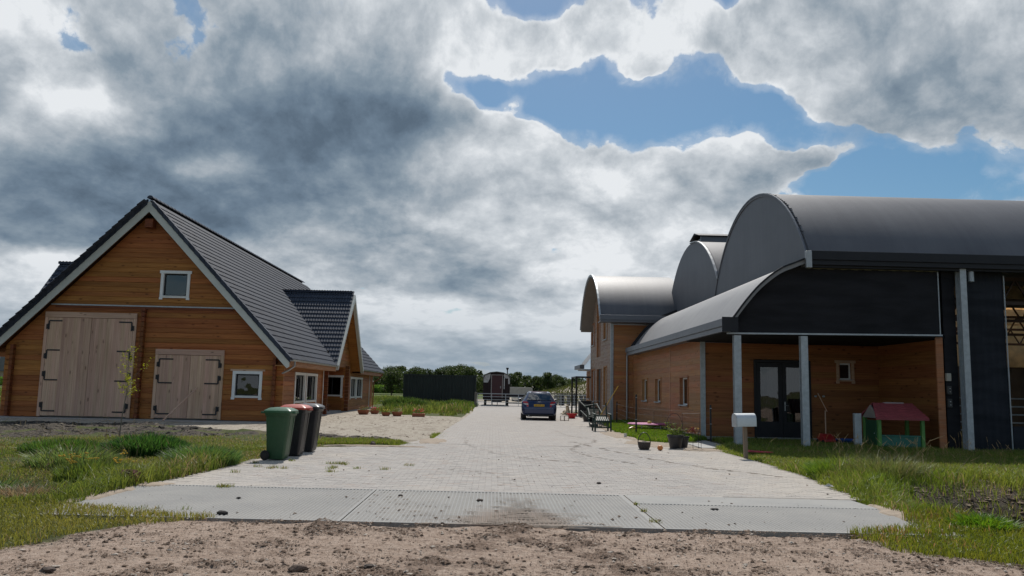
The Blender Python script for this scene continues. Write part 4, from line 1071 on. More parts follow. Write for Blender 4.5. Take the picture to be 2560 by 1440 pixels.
def ground_material():
    m, nt, bs = newmat('ground'); P = position(nt); x, y, z = sep(nt, P)
    at = nt.nodes.new('ShaderNodeAttribute'); at.attribute_name = 'col'
    s, mu, d = sep(nt, at.outputs['Vector'])
    n1 = noise(nt, P, 1.1, 5, 0.6); n2 = noise(nt, P, 7.0, 6, 0.65); n3 = noise(nt, P, 45.0, 4, 0.65); n4 = noise(nt, P, 180.0, 3, 0.6)
    far = y.ss(45.0, 110.0)
    grass = mixc(nt, n2.ss(0.3, 0.7), (0.045, 0.060, 0.018), (0.095, 0.105, 0.035))
    grass = mixc(nt, n1.ss(0.5, 0.68) * 0.7, grass, (0.125, 0.10, 0.055))
    band = noise(nt, comb(nt, x * 0.05, y * 0.12, 0.0), 1.0, 4)
    grass = mixc(nt, far * 0.9, grass, mixc(nt, band.ss(0.35, 0.65), (0.062, 0.085, 0.024), (0.10, 0.135, 0.035)))
    sand = mixc(nt, n2.ss(0.25, 0.75), (0.31, 0.275, 0.225), (0.46, 0.41, 0.34))
    sand = mixc(nt, (n3.ss(0.60, 0.72)) * 0.45, sand, (0.16, 0.125, 0.095))
    rut = noise(nt, comb(nt, x * 0.9, y * 0.35, 0.0), 2.2, 5, 0.6, 1.2)
    sand = mixc(nt, rut.ss(0.50, 0.60) * 0.5, sand, (0.20, 0.165, 0.13)); sand = mixc(nt, noise(nt, comb(nt, x, y * 0.6, 0.0), 5.0, 6, 0.7).ss(0.55, 0.66) * 0.45, sand, (0.17, 0.135, 0.105))
    mud = mixc(nt, n2.ss(0.35, 0.65), mixc(nt, x.ss(0, 4), (0.035, 0.031, 0.028), (0.075, 0.052, 0.036)), (0.12, 0.10, 0.078)); mud = mixc(nt, n3.ss(0.6, 0.7) * 0.5, mud, (0.17, 0.15, 0.12))
    dirt = mixc(nt, n2.ss(0.3, 0.7), (0.30, 0.225, 0.175), (0.41, 0.33, 0.265))
    clod = noise(nt, P, 3.4, 6, 0.68); dirt = mixc(nt, clod.ss(0.50, 0.62) * 0.75, dirt, (0.115, 0.076, 0.055))
    dirt = mixc(nt, n3.ss(0.58, 0.66) * 0.6, dirt, (0.14, 0.10, 0.075)); dirt = mixc(nt, n4.ss(0.66, 0.72) * 0.65, dirt, (0.50, 0.46, 0.41))
    c = mixc(nt, (s + (n2 - 0.5) * 0.5).ss(0.3, 0.7), grass, sand)
    c = mixc(nt, (mu + (n2 - 0.5) * 0.7).ss(0.3, 0.7), c, mud)
    c = mixc(nt, (d + (n2 - 0.5) * 0.4).ss(0.3, 0.7), c, dirt)
    setc(nt, bs, c); bs.inputs['Roughness'].default_value = 0.92; bs.inputs['Specular IOR Level'].default_value = 0.15
    bump(nt, bs, n2 * 1.0 + n3 * 0.45 + n4 * 0.12 + clod * 0.6, 0.05)
    return m
M['ground'] = ground_material()
kind(link('ground', fastmesh('ground', np.stack([XX, YY, ZZ], -1).reshape(-1, 3), GF, M['ground'], zone, smooth=True)), 'structure')
# finer sheet for the dirt road right before the camera
def track(x, y):
    t = 0
    for (x0, x1, xp, w) in ((0.25, -1.9, 1.6, 0.35), (0.35, 2.9, 1.8, 0.35), (-1.8, -3.0, 1.2, 0.3)):
        u = np.clip((9.2 - y) / 4.2, 0, 1.4); cx = x0 + (x1 - x0) * u ** xp
        t = t + np.exp(-((x - cx) / (w * (1 + 0.6 * u))) ** 2)
    return t
fx, fy = np.arange(-8, 8.01, 0.028), np.arange(4.6, 9.30, 0.028)
FX, FY2 = np.meshgrid(fx, fy)
tk = np.clip(track(FX, FY2), 0, 1)
rough_ = vnoise(FX, FY2, 0.30, 51, 5)
FZ = (vnoise(FX, FY2, 1.4, 8) - 0.5) * 0.03 + np.clip(rough_ - 0.50, 0, 1) * (0.035 + 0.09 * tk) + (vnoise(FX, FY2, 0.06, 61, 3) - 0.5) * 0.026 + 0.006 * np.sin((FX * 0.5 + FY2) * 42) * tk
pdd = polydist(*warp(FX, FY2, 0.5, 0.6, 5), DIRT)
FZ = FZ + 0.004 - 0.2 * (1 - sst(pdd, -0.05, 0.25))
clodmask = np.clip((rough_ - 0.5) * 5, 0, 1) * (0.35 + 0.65 * tk) + 0.8 * tk * np.clip((vnoise(FX * 2.2, FY2 * 0.8, 0.35, 52, 4) - 0.35) * 3, 0, 1)
ii = np.arange(len(fx) * len(fy)).reshape(len(fy), len(fx)); F2 = np.stack([ii[:-1, :-1], ii[:-1, 1:], ii[1:, 1:], ii[1:, :-1]], -1).reshape(-1, 4)
def dirt_material():
    m, nt, bs = newmat('dirt_road'); P = position(nt); at = nt.nodes.new('ShaderNodeAttribute'); at.attribute_name = 'col'; k = sep(nt, at.outputs['Vector'])[0]
    n2 = noise(nt, P, 7.0, 6, 0.65); n3 = noise(nt, P, 38.0, 4, 0.65); n4 = noise(nt, P, 150.0, 3, 0.6); st_ = voro(nt, P, 55.0)
    c = mixc(nt, n2.ss(0.3, 0.7), (0.30, 0.222, 0.172), (0.41, 0.322, 0.26))
    br = noise(nt, P, 2.6, 7, 0.7, 0.6); c = mixc(nt, ((k * 0.55 + (n3 - 0.5) * 0.9 + (br - 0.46) * 2.2)).ss(0.10, 0.80) * 0.75, c, (0.135, 0.090, 0.065))
    c = mixc(nt, n3.ss(0.57, 0.66) * 0.55, c, (0.15, 0.108, 0.08))
    c = mixc(nt, noise(nt, P, 16.0, 6, 0.72, 0.4).ss(0.53, 0.60) * 0.55, c, (0.13, 0.088, 0.064)); c = mixc(nt, n4.ss(0.63, 0.70) * 0.6, c, (0.50, 0.46, 0.41))
    setc(nt, bs, c); bs.inputs['Roughness'].default_value = 0.93; bs.inputs['Specular IOR Level'].default_value = 0.12
    bump(nt, bs, n3 * 0.6 + n4 * 0.3 + n2 * 0.6, 0.03); return m
M['dirt'] = dirt_material()
kind(link('dirt_road', fastmesh('dirt_road', np.stack([FX, FY2, FZ], -1).reshape(-1, 3), F2, M['dirt'], np.repeat(clodmask.reshape(-1, 1), 3, 1), smooth=True)), 'structure')

# ---- clods and grit, joined
OCT = np.array([(1, 0, 0), (0.3, 0.95, 0), (-0.8, 0.6, 0), (-0.8, -0.6, 0), (0.3, -0.95, 0), (0.35, 0.2, 0.62), (-0.35, -0.15, 0.55), (0, 0, -0.6)], float)
OF = [(0, 1, 5), (1, 6, 5), (1, 2, 6), (2, 3, 6), (3, 4, 6), (4, 5, 6), (4, 0, 5), (1, 0, 7), (2, 1, 7), (3, 2, 7), (4, 3, 7), (0, 4, 7)]
def scatter_clods(name, px, py, pz, sz, mat, cols, seed=0, flat=0.6):
    n = len(px); r = np.random.default_rng(seed); a = r.uniform(0, 6.28, n)
    J = OCT[None] * r.uniform(0.6, 1.35, (n, 8, 1)); J = J * np.stack([np.ones(n), r.uniform(0.5, 1, n), r.uniform(flat * 0.6, flat * 1.2, n)], -1)[:, None]
    c, s = np.cos(a)[:, None], np.sin(a)[:, None]
    V = np.stack([J[..., 0] * c - J[..., 1] * s, J[..., 0] * s + J[..., 1] * c, J[..., 2]], -1) * sz[:, None, None] + np.stack([px, py, pz], -1)[:, None]
    F = (np.array(OF)[None] + (np.arange(n) * 8)[:, None, None]).reshape(-1, 3)
    return kind(link(name, fastmesh(name, V.reshape(-1, 3), F, mat, np.repeat(cols, 8, 0))), 'stuff')
def attr_material(name, rough=0.9, bumpd=0.004):
    m, nt, bs = newmat(name); at = nt.nodes.new('ShaderNodeAttribute'); at.attribute_name = 'col'
    n = noise(nt, position(nt), 60.0, 4, 0.6); hs = nt.nodes.new('ShaderNodeHueSaturation'); nt.links.new(at.outputs['Color'], hs.inputs['Color']); nt.links.new((n * 0.8 + 0.6).o, hs.inputs['Value'])
    setc(nt, bs, hs.outputs[0]); bs.inputs['Roughness'].default_value = rough; bs.inputs['Specular IOR Level'].default_value = 0.15; bump(nt, bs, n, bumpd); return m
M['clod'] = attr_material('clod')
n = 260000; cx_, cy_ = rng.uniform(-7, 7.5, n), 4.9 + 4.3 * rng.uniform(0, 1, n) ** 0.8
keep = (polydist(cx_, cy_, DIRT) > 0.02) & (np.abs(cx_) < cy_ * 0.75 + 0.5) & (rng.uniform(0, 1, n) < 0.13 + np.clip((vnoise(cx_, cy_, 0.30, 51, 5) - 0.47) * 6, 0, 1) * (0.5 + 0.5 * np.clip(track(cx_, cy_), 0, 1)))
cx_, cy_ = cx_[keep], cy_[keep]; n = len(cx_)
sz = 0.0032 + 0.0035 * rng.pareto(2.2, n); sz = np.clip(sz, 0.003, 0.030)
def hroad(x, y):
    r_ = vnoise(x, y, 0.30, 51, 5); t_ = np.clip(track(x, y), 0, 1)
    return (vnoise(x, y, 1.4, 8) - 0.5) * 0.03 + np.clip(r_ - 0.5, 0, 1) * (0.035 + 0.09 * t_) + 0.011
cb = np.array([(0.13, 0.09, 0.065), (0.24, 0.18, 0.14), (0.38, 0.33, 0.28), (0.09, 0.062, 0.045)])
scatter_clods('soil_clods', cx_, cy_, hroad(cx_, cy_), sz, M['clod'], cb[rng.choice(4, n, p=[.42, .26, .12, .20])])
# crumbs on slabs and paving
n = 5200; px_ = rng.uniform(-5, 5.3, n); py_ = 9.2 + 12 * rng.uniform(0, 1, n) ** 2.0
k2 = (polydist(px_, py_, PAVE) > 0.1) | (polydist(px_, py_, SLABZONE) > 0.1)
k2 &= rng.uniform(0, 1, n) < 0.15 + np.exp(-((px_ - 0.3) / 0.9) ** 2) * np.exp(-(py_ - 9) / 2.2) + 0.5 * np.exp(-((px_ + 0.9) / 1.2) ** 2) * np.exp(-(py_ - 9) / 2.5) * 0.7
px_, py_ = px_[k2], py_[k2]; n = len(px_)
scatter_clods('soil_crumbs', px_, py_, np.full(n, 0.012), np.clip(0.004 + 0.004 * rng.pareto(2.2, n), 0.003, 0.026), M['clod'], cb[rng.choice(4, n, p=[.5, .1, .05, .35])], 3)
n = 5200; px_, py_ = rng.uniform(-9, -1.2, n), rng.uniform(22.5, 44, n); kq = (polydist(px_, py_, SAND) > 0.1) & (rng.uniform(0, 1, n) < 0.15 + 1.4 * np.clip(vnoise(px_ * 0.5, py_ * 1.4, 1.1, 33) - 0.45, 0, 1))
px_, py_ = px_[kq], py_[kq]; n = len(px_)
scatter_clods('yard_crumbs', px_, py_, hgt(px_, py_), np.clip(0.010 + 0.012 * rng.pareto(2.2, n), 0.008, 0.07), M['clod'], cb[rng.choice(4, n, p=[.5, .2, .1, .20])], 13)
# lumps in the mud banks
n = 7000; px_, py_ = rng.uniform(-20, -2.5, n), rng.uniform(20.5, 28.3, n); k3 = (polydist(*warp(px_, py_, 0.7, 0.9), MUD) > -0.1) & (vnoise(px_, py_, 1.1, 31) > 0.40)
px_, py_ = px_[k3], py_[k3]; n = len(px_)
cm = np.array([(0.035, 0.031, 0.028), (0.08, 0.068, 0.055), (0.15, 0.13, 0.10)])
scatter_clods('mud_lumps', px_, py_, hgt(px_, py_), np.clip(0.02 + 0.03 * rng.pareto(2.5, n), 0.01, 0.14), M['clod'], cm[rng.choice(3, n, p=[.55, .33, .12])], 5)
n = 2600; px_, py_ = rng.uniform(6.0, 14, n), 12.9 + rng.normal(0, 0.45, n); n = len(px_)
scatter_clods('bank_soil_lumps', px_, py_, hgt(px_, py_), np.clip(0.015 + 0.02 * rng.pareto(2.5, n), 0.01, 0.07), M['clod'], np.array([(0.14, 0.10, 0.068), (0.20, 0.15, 0.105), (0.27, 0.21, 0.15)])[rng.choice(3, n)], 6)

# ---- paving: bed, 300 separate bricks, the rest of the near ones joined, a sheet beyond
SH = 0.033
def brick_material(name, joints):
    m, nt, bs = newmat(name); P = position(nt); x, y, z = sep(nt, P)
    v = (y + x * SH - 12.0) / 0.1; row = v.f('FLOOR'); u = x / 0.2 + (row * 0.5).f('FRACT'); colm = u.f('FLOOR')
    wn = nt.nodes.new('ShaderNodeTexWhiteNoise'); nt.links.new(comb(nt, colm, row, 0.0), wn.inputs['Vector']); r = X(nt, wn.outputs[0])
    n1 = noise(nt, P, 0.55, 5, 0.6); n2 = noise(nt, P, 9.0, 5, 0.65); n3 = noise(nt, P, 90.0, 3, 0.6)
    c = mixc(nt, r, (0.275, 0.258, 0.243), (0.355, 0.332, 0.308))
    c = mixc(nt, n2.ss(0.3, 0.75) * 0.5, c, (0.40, 0.37, 0.34)); c = mixc(nt, (r * 5.1).f('FRACT').ss(0.86, 1.0) * 0.5, c, (0.31, 0.24, 0.20))
    edge = (x * x * 0.028 + (n1 - 0.5) * 2.2).ss(0.2, 0.75) * 0.75
    mid = n1.ss(0.55, 0.72) * 0.45
    c = mixc(nt, (edge.mx(mid)) * n2.ss(0.2, 0.6), c, (0.425, 0.385, 0.335))
    c = mixc(nt, n3.ss(0.62, 0.72) * 0.4, c, (0.15, 0.125, 0.10))
    h = n2 * 0.3 + n3 * 0.2
    if joints:
        fu, fv = u.f('FRACT'), v.f('FRACT'); ju = ((fu - 0.5).f('ABSOLUTE')).ss(0.47, 0.49); jv = ((fv - 0.5).f('ABSOLUTE')).ss(0.44, 0.475)
        j = ju.mx(jv); fade = y.ss(20.0, 60.0, 0.60, 0.25); c = mixc(nt, j * fade * (1.0 - edge * 0.5), c, (0.17, 0.145, 0.12)); h = h - j * 0.6
    setc(nt, bs, c); setc(nt, bs, n2 * 0.2 + 0.75, 'Roughness'); bs.inputs['Specular IOR Level'].default_value = 0.22
    bump(nt, bs, h, 0.006); return m
M['brick'] = brick_material('paving_brick', False); M['brickfar'] = brick_material('paving_far', True)
bedm = simple('joint_sand', (0.25, 0.215, 0.18), 0.95, var=0.3, scale=8, local=False)
def flat_poly(name, poly, z, mat, y_min=None):
    me = bpy.data.meshes.new(name); bm = bmesh.new(); vs = [bm.verts.new((x, y, z)) for x, y in poly]; f = bm.faces.new(vs); bmesh.ops.triangulate(bm, faces=[f]); bmesh.ops.recalc_face_normals(bm, faces=bm.faces)
    for f in bm.faces:
        if f.normal.z < 0: f.normal_flip()
    bm.to_mesh(me); bm.free(); me.materials.append(mat); return link(name, me)
paving = kind(flat_poly('paving', PAVE, -0.006, bedm), 'structure')
YB = 22.0
farpoly = [p for p in PAVE if p[1] > YB + 0.001]; far_ = flat_poly('paving_beyond', [(-2.3, 22.0)] + farpoly + [(5.95, 22.0)] if False else [(-2.35, 22.0), (-1.75, 24.4), (-1.65, 32), (-1.45, 41), (-1.3, 52), (-1.5, 63), (-3.0, 66), (-3, 110), (14, 110), (12, 66), (5.2, 57), (4.9, 45), (4.5, 35), (4.1, 27), (4.8, 23), (5.9, 22.0)], 0.0, M['brickfar']); far_.parent = paving; kind(far_, 'structure')
L_, W_ = 0.1965, 0.0965
rows = []
r_ = np.random.default_rng(5)
for row in range(0, 102):
    y0 = 12.0 + row * 0.1
    off = 0.5 if row % 2 else 0.0
    for k in range(-28, 34):
        x0 = (k - off) * 0.2; xc = x0 + 0.1; yc = y0 + 0.05 - SH * xc
        if yc > YB - 0.03: continue
        rows.append((xc, yc))
rows = np.array(rows); kk = polydist(rows[:, 0], rows[:, 1], PAVE) > 0.02; rows = rows[kk]
order = np.argsort(np.hypot(rows[:, 0], rows[:, 1])); rows = rows[order]
def brickV(n): 
    a, b = L_ / 2, W_ / 2; c = 0.004
    base = np.array([(-a, -b, -0.03), (a, -b, -0.03), (a, b, -0.03), (-a, b, -0.03), (-a, -b, -0.003), (a, -b, -0.003), (a, b, -0.003), (-a, b, -0.003), (-a + c, -b + c, 0), (a - c, -b + c, 0), (a - c, b - c, 0), (-a + c, b - c, 0)])
    return base
BF = np.array([(0, 1, 5, 4), (1, 2, 6, 5), (2, 3, 7, 6), (3, 0, 4, 7), (4, 5, 9, 8), (5, 6, 10, 9), (6, 7, 11, 10), (7, 4, 8, 11), (8, 9, 10, 11)])
bV = brickV(0); brick_me = fastmesh('brick', bV, BF, M['brick'])
for i in range(300):
    inst('brick', brick_me, paving, (rows[i, 0], rows[i, 1], random.uniform(-0.0015, 0.0015)), (random.uniform(-.006, .006), random.uniform(-.004, .004), -SH + random.uniform(-.006, .006)))
rest = rows[300:]; n = len(rest); zj = r_.uniform(-0.002, 0.002, n); tj = r_.normal(0, 0.006, (n, 2)); az_ = -SH + r_.normal(0, 0.008, n)
ca, sa = np.cos(az_)[:, None], np.sin(az_)[:, None]
BVx = bV[None, :, 0] * ca - bV[None, :, 1] * sa; BVy = bV[None, :, 0] * sa + bV[None, :, 1] * ca; BVz = bV[None, :, 2] + bV[None, :, 0] * tj[:, :1] + bV[None, :, 1] * tj[:, 1:]
BV = np.stack([BVx + rest[:, :1], BVy + rest[:, 1:], BVz + zj[:, None]], -1)
kind(link('bricks_beyond', fastmesh('bricks_beyond', BV.reshape(-1, 3), (BF[None] + (np.arange(n) * 12)[:, None, None]).reshape(-1, 4), M['brick']), paving), 'stuff')
# ---- ribbed concrete slabs of the crossing
def slab_material():
    m, nt, bs = newmat('ribbed_concrete'); P = position(nt); x, y, z = sep(nt, P); r = orand(nt)
    n1 = noise(nt, P, 1.2, 5, 0.6); n2 = noise(nt, P, 11.0, 5, 0.65); n3 = noise(nt, P, 90.0, 3)
    c = mixc(nt, (n1 * 0.7 + r * 0.3).ss(0.3, 0.7), (0.235, 0.235, 0.23), (0.30, 0.295, 0.28))
    c = mixc(nt, n2.ss(0.55, 0.75) * 0.4, c, (0.37, 0.345, 0.31))
    # soil carried on by wheels in the middle
    sp = ((x - 0.35) / 0.75).pw(2.0); soil = (sp * -1.0).f('EXPONENT') * y.ss(9.0, 11.8, 1.0, 0.0) + (((x + 1.0) / 0.8).pw(2.0) * -1.0).f('EXPONENT') * 0.35
    streak = noise(nt, comb(nt, x * 1.1, y * 13.0, 0.0), 1.0, 4, 0.65)
    c = mixc(nt, (soil * 0.95 + streak - 0.5).ss(0.35, 0.72) * 0.85, c, (0.20, 0.148, 0.112))
    c = mixc(nt, z.ss(-0.001, 0.006, 0.38, 0.0), c, (0.15, 0.135, 0.12))  # groove shade put into the colour: darker low between the ribs
    c = mixc(nt, n3.ss(0.64, 0.72) * 0.5, c, (0.14, 0.115, 0.095))
    setc(nt, bs, c); bs.inputs['Roughness'].default_value = 0.82; bs.inputs['Specular IOR Level'].default_value = 0.25
    bump(nt, bs, n2 * 0.5 + n3 * 0.3, 0.006); return m
M['slab'] = slab_material()
def ribbed_slab(x0, x1, yf, yb, ribstart, ribend):
    """top with grooves along y between ribstart and ribend, plain elsewhere"""
    mb = MB(); x = x0 + 0.02; pitch = 0.05; top = 0.008; low = -0.001
    sh = lambda xx, yy: yy - SH * xx
    P = [(x0, -0.14), (x0, top)]
    while x < x1 - 0.06:
        P += [(x, top), (x + 0.014, low), (x + 0.028, low), (x + 0.042, top)]; x += pitch
    P += [(x1, top), (x1, -0.14)]
    n = len(P); vs = [(a, sh(a, yy), z) for yy in (ribstart, ribend) for a, z in P]
    mb.add(vs, [(i, i + 1, n + i + 1, n + i) for i in range(n - 1)])
    for a, b in ((yf, ribstart), (ribend, yb)):
        if b - a > 0.01: mb.face([(x0, sh(x0, a), top), (x1, sh(x1, a), top), (x1, sh(x1, b), top), (x0, sh(x0, b), top)])
    for yy in (ribstart, ribend): 
        for i in range(2, n - 2, 4): mb.face([(P[i][0], sh(P[i][0], yy), top), (P[i + 1][0], sh(P[i + 1][0], yy), low), (P[i + 2][0], sh(P[i + 2][0], yy), low), (P[i + 3][0], sh(P[i + 3][0], yy), top)])
    for yy in (yf, yb): mb.face([(x0, sh(x0, yy), -0.14), (x1, sh(x1, yy), -0.14), (x1, sh(x1, yy), top), (x0, sh(x0, yy), top)])
    for xx in (x0, x1): mb.face([(xx, sh(xx, yf), -0.14), (xx, sh(xx, yb), -0.14), (xx, sh(xx, yb), top), (xx, sh(xx, yf), top)])
    return mb
for x0, x1, rs, re in ((-5.08, -1.675, 9.17, 11.90), (-1.66, 1.915, 9.17, 11.90), (1.935, 5.22, 9.17, 11.10)):
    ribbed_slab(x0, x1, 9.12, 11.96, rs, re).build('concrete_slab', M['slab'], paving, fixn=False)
MB().box((-1.68, 9.14, -0.1), (-1.655, 11.95, -0.004)).box((1.91, 9.02, -0.1), (1.94, 11.85, -0.002)).build('joint_fill', bedm, paving)
# strip of kerb joint behind the slabs, and the pad by the barn
MB().box((5.75, 22.2, -0.05), (6.75, 25.6, 0.02)).build('concrete_pad', M['concrete'], paving)
# sand drifts lying over the corners of slabs and paving: low mounds with feathered outline
def drift(cx, cy, rx, ry, h, seed, mat):
    k, nr = 40, 7; rr = random.Random(seed); ph = [rr.uniform(0, 6.28) for _ in range(4)]
    V = [(cx, cy, h)]; F = []
    for j in range(1, nr + 1):
        for i in range(k):
            a = 6.2832 * i / k; q = j / nr * (1 + 0.18 * math.sin(2 * a + ph[0]) + 0.12 * math.sin(5 * a + ph[1]) + 0.07 * math.sin(9 * a + ph[2]))
            x, y = cx + math.cos(a) * rx * q, cy + math.sin(a) * ry * q; V.append((x, y, h * (1 - (j / nr) ** 2) + (0.012 if j < nr else -0.03) + 0.006 * rr.random() * (j < nr)))
    for i in range(k):
        F.append((0, 1 + i, 1 + (i + 1) % k))
        for j in range(nr - 1): F.append((1 + j * k + i, 1 + (j + 1) * k + i, 1 + (j + 1) * k + (i + 1) % k, 1 + j * k + (i + 1) % k))
    return MB().add(V, F).build('sand_drift', mat, None, smooth='all')
sdm = simple('loose_sand', (0.29, 0.235, 0.18), 0.95, var=0.25, scale=5, bmp=0.006, bscale=60, local=False)
for i, (a, b, c_, d_, e_) in enumerate(((-5.15, 11.0, 0.22, 0.8, 0.015), (-5.1, 12.05, 0.4, 0.3, 0.012), (5.3, 10.4, 0.25, 0.9, 0.015), (-2.9, 20.6, 1.1, 0.25, 0.008), (-1.7, 23.0, 0.35, 1.4, 0.012), (4.6, 23.6, 0.8, 1.3, 0.012), (5.6, 21.6, 0.9, 0.5, 0.012), (4.35, 28, 0.45, 2.5, 0.012), (4.75, 34, 0.5, 3.0, 0.012))):
    kind(drift(a, b, c_, d_, e_, i, sdm), 'stuff')
# ---- dirt trails left on the paving: thin crumbs of soil following wheel paths
tr = MB()
def trail(pts, n, w, sz=(0.02, 0.12), seed=1):
    rr = random.Random(seed)
    for _ in range(n):
        t = rr.random() * (len(pts) - 1); i = min(int(t), len(pts) - 2); f = t - i
        x = pts[i][0] * (1 - f) + pts[i + 1][0] * f + rr.gauss(0, w); y = pts[i][1] * (1 - f) + pts[i + 1][1] * f + rr.gauss(0, w * 1.5)
        a = rr.uniform(sz[0], sz[1]); b = a * rr.uniform(0.2, 0.6); k = 6; ph = rr.random()
        tr.face([(x + math.cos(ph + 6.283 * q / k) * a * rr.uniform(.7, 1.2), y + math.sin(ph + 6.283 * q / k) * b * rr.uniform(.7, 1.2), 0.0045 + 0.00015 * (_ % 20)) for q in range(k)])
trail([(2.3, 30.5), (2.5, 27), (3.2, 25.4), (3.0, 23.8), (2.3, 22.3), (2.0, 20.3), (2.3, 18.6), (3.0, 17)], 260, 0.03, (0.015, 0.06), 1)
trail([(2.3, 24), (3.0, 20.8), (3.6, 18.3), (4.4, 16.4), (5.4, 14.9)], 120, 0.04, (0.02, 0.09), 2)
trail([(-0.9, 26), (-0.7, 22), (0.1, 19), (1.0, 17.6), (1.9, 17.2)], 160, 0.03, (0.01, 0.05), 3)
trail([(-0.9, 15.2), (-0.5, 15.0), (0.2, 14.2), (0.5, 12.6)], 50, 0.15, (0.01, 0.05), 4)
trail([(0.2, 12), (0.35, 10.5), (0.5, 9.1)], 60, 0.22, (0.01, 0.06), 5)
trail([(-1.6, 11.5), (-1.2, 10.5), (-0.6, 9.6)], 120, 0.25, (0.01, 0.06), 6)
trail([(3.5, 36), (4.0, 31), (4.1, 28), (4.2, 23)], 100, 0.3, (0.02, 0.09), 7)
rs_ = random.Random(77)
for _ in range(170):   # soil dragged over the ribs by wheels, in short cross streaks
    y = 9.0 + 2.3 * rs_.random() ** 1.3; w_ = 0.95 - 0.28 * (y - 9); x = 0.42 + rs_.gauss(0, 0.42) * w_; a = rs_.uniform(0.05, 0.26) * w_; b = rs_.uniform(0.006, 0.022)
    tr.face([(x + math.cos(6.283 * q / 8) * a * rs_.uniform(.7, 1.2), y - SH * x + math.sin(6.283 * q / 8) * b * rs_.uniform(.6, 1.3), 0.0125 + 0.0001 * (_ % 30)) for q in range(8)])
o = tr.build('soil_trail', simple('trail_soil', (0.20, 0.165, 0.135), 0.95, var=0.3, scale=3, local=False), None); kind(o, 'stuff')

# ================================================================ grass
M['blade'] = leafmat('grass_blade', None, 0.42)
def blades(name, px, py, hh, ww, lean, cols, seed=0, pz=None, droop=0.5):
    n = len(px); r = np.random.default_rng(seed); pz = np.maximum(hgt(px, py) - 0.01, np.where(polydist(px, py, [(-5.1, 9.2), (5.25, 8.9), (5.25, 11.9), (-5.1, 12.1)]) > -0.02, 0.0, -9)) if pz is None else pz
    a = r.uniform(0, 6.283, n); la_ = r.uniform(0, 6.283, n); l = hh * lean * r.uniform(0.3, 1.4, n)
    dx, dy = np.cos(a) * ww / 2, np.sin(a) * ww / 2; lx, ly = np.cos(la_) * l, np.sin(la_) * l
    z = np.zeros(n)
    P = [np.stack([px - dx, py - dy, pz], -1), np.stack([px + dx, py + dy, pz], -1),
         np.stack([px - dx * .75 + lx * .35, py - dy * .75 + ly * .35, pz + hh * .6], -1), np.stack([px + dx * .75 + lx * .35, py + dy * .75 + ly * .35, pz + hh * .6], -1),
         np.stack([px + lx, py + ly, pz + hh * (1 - droop * lean * r.uniform(0, 1, n))], -1)]
    V = np.stack(P, 1).reshape(-1, 3)
    F = (np.array([(0, 1, 3), (0, 3, 2), (2, 3, 4)])[None] + (np.arange(n) * 5)[:, None, None]).reshape(-1, 3)
    return kind(link(name, fastmesh(name, V, F, M['blade'], np.repeat(cols, 5, 0))), 'stuff')
def gcols(n, seed, base=(0.085, 0.145, 0.026), yel=(0.17, 0.19, 0.045), dry=(0.30, 0.235, 0.115), pdry=0.12, x=None, y=None):
    r = np.random.default_rng(seed); t = r.uniform(0, 1, (n, 1))
    if x is not None: t = np.clip(t * 0.5 + (vnoise(x, y, 1.7, seed + 3) * 1.4 - 0.45)[:, None], 0, 1)
    c = np.array(base) * (1 - t) + np.array(yel) * t; c = c * r.uniform(0.65, 1.3, (n, 1))
    if x is not None: pd = pdry * np.clip((vnoise(x, y, 1.1, seed + 5) - 0.3) * 4, 0.05, 3)
    else: pd = pdry
    k = r.uniform(0, 1, n) < pd; c[k] = np.array(dry) * r.uniform(0.6, 1.2, (k.sum(), 1)); return c
GL = [(-26, 12), (-26, 21.5), (-12.5, 21.2), (-8.3, 23.2), (-5.4, 24.3), (-4.6, 22.4), (-4.2, 20.1), (-4.72, 16.6), (-4.85, 13.5), (-5.1, 12.1), (-5.05, 10.4), (-4.95, 9.95), (-4.2, 9.62), (-3.0, 9.30), (-3.05, 9.2), (-3.8, 8.6), (-4.4, 7.5), (-7, 6.4), (-12, 5.9), (-26, 7)]
GR = [(5.35, 11.9), (5.85, 15), (6.02, 19.5), (5.95, 21.9), (6.9, 23.2), (7.1, 26.6), (24, 26.6), (24, 6), (8, 6.5), (4.9, 7.4), (4.1, 7.95), (3.9, 8.95), (4.5, 9.15), (4.95, 9.55), (5.2, 10.2), (5.3, 10.8)]
def sample(n, poly, seed, x0, x1, y0, y1, pw=1.0, wp=0.35, infov=True):
    r = np.random.default_rng(seed); x = r.uniform(x0, x1, n); y = y0 + (y1 - y0) * r.uniform(0, 1, n) ** pw
    k = polydist(*warp(x, y, wp, 0.5, 7), poly) > 0.0
    if infov: k &= (x > -0.72 * y - 1.0) & (x < 0.74 * y + 1.0)
    return x[k], y[k], r
# left verge
x, y, r = sample(330000, GL, 1, -17, -3, 6.3, 23.5, 1.15)
dn = vnoise(x, y, 1.3, 71); soil = (dn < 0.45) & (y > 11.2)
k = r.uniform(0, 1, len(x)) < np.where(soil, 0.16, 1.0) * np.where(y > 19.5, 0.5, 1.0) * (1 - 0.8 * sst(polydist(x, y, MUD), -0.8, 0.2)); x, y = x[k], y[k]; n = len(x)
tall = sst(vnoise(x, y, 1.6, 77), 0.42, 0.62) * sst(y, 9.6, 11.0) * sst(-y, -20.0, -16.5)
hh = (0.045 + 0.05 * r.uniform(0, 1, n) + tall * r.uniform(0.08, 0.34, n)) * (0.8 + 0.4 * vnoise(x, y, 0.7, 79))
ln = 0.35 + 0.5 * r.uniform(0, 1, n)
blades('verge_grass', x, y, hh, 0.006 + 0.00035 * y + tall * 0.003, ln, np.where((y < 10.0)[:, None], gcols(n, 2, base=(0.14, 0.165, 0.032), yel=(0.24, 0.225, 0.055), x=x, y=y, pdry=0.12), gcols(n, 2, base=(0.09, 0.145, 0.028), yel=(0.20, 0.215, 0.05), x=x, y=y, pdry=0.26)), 3)
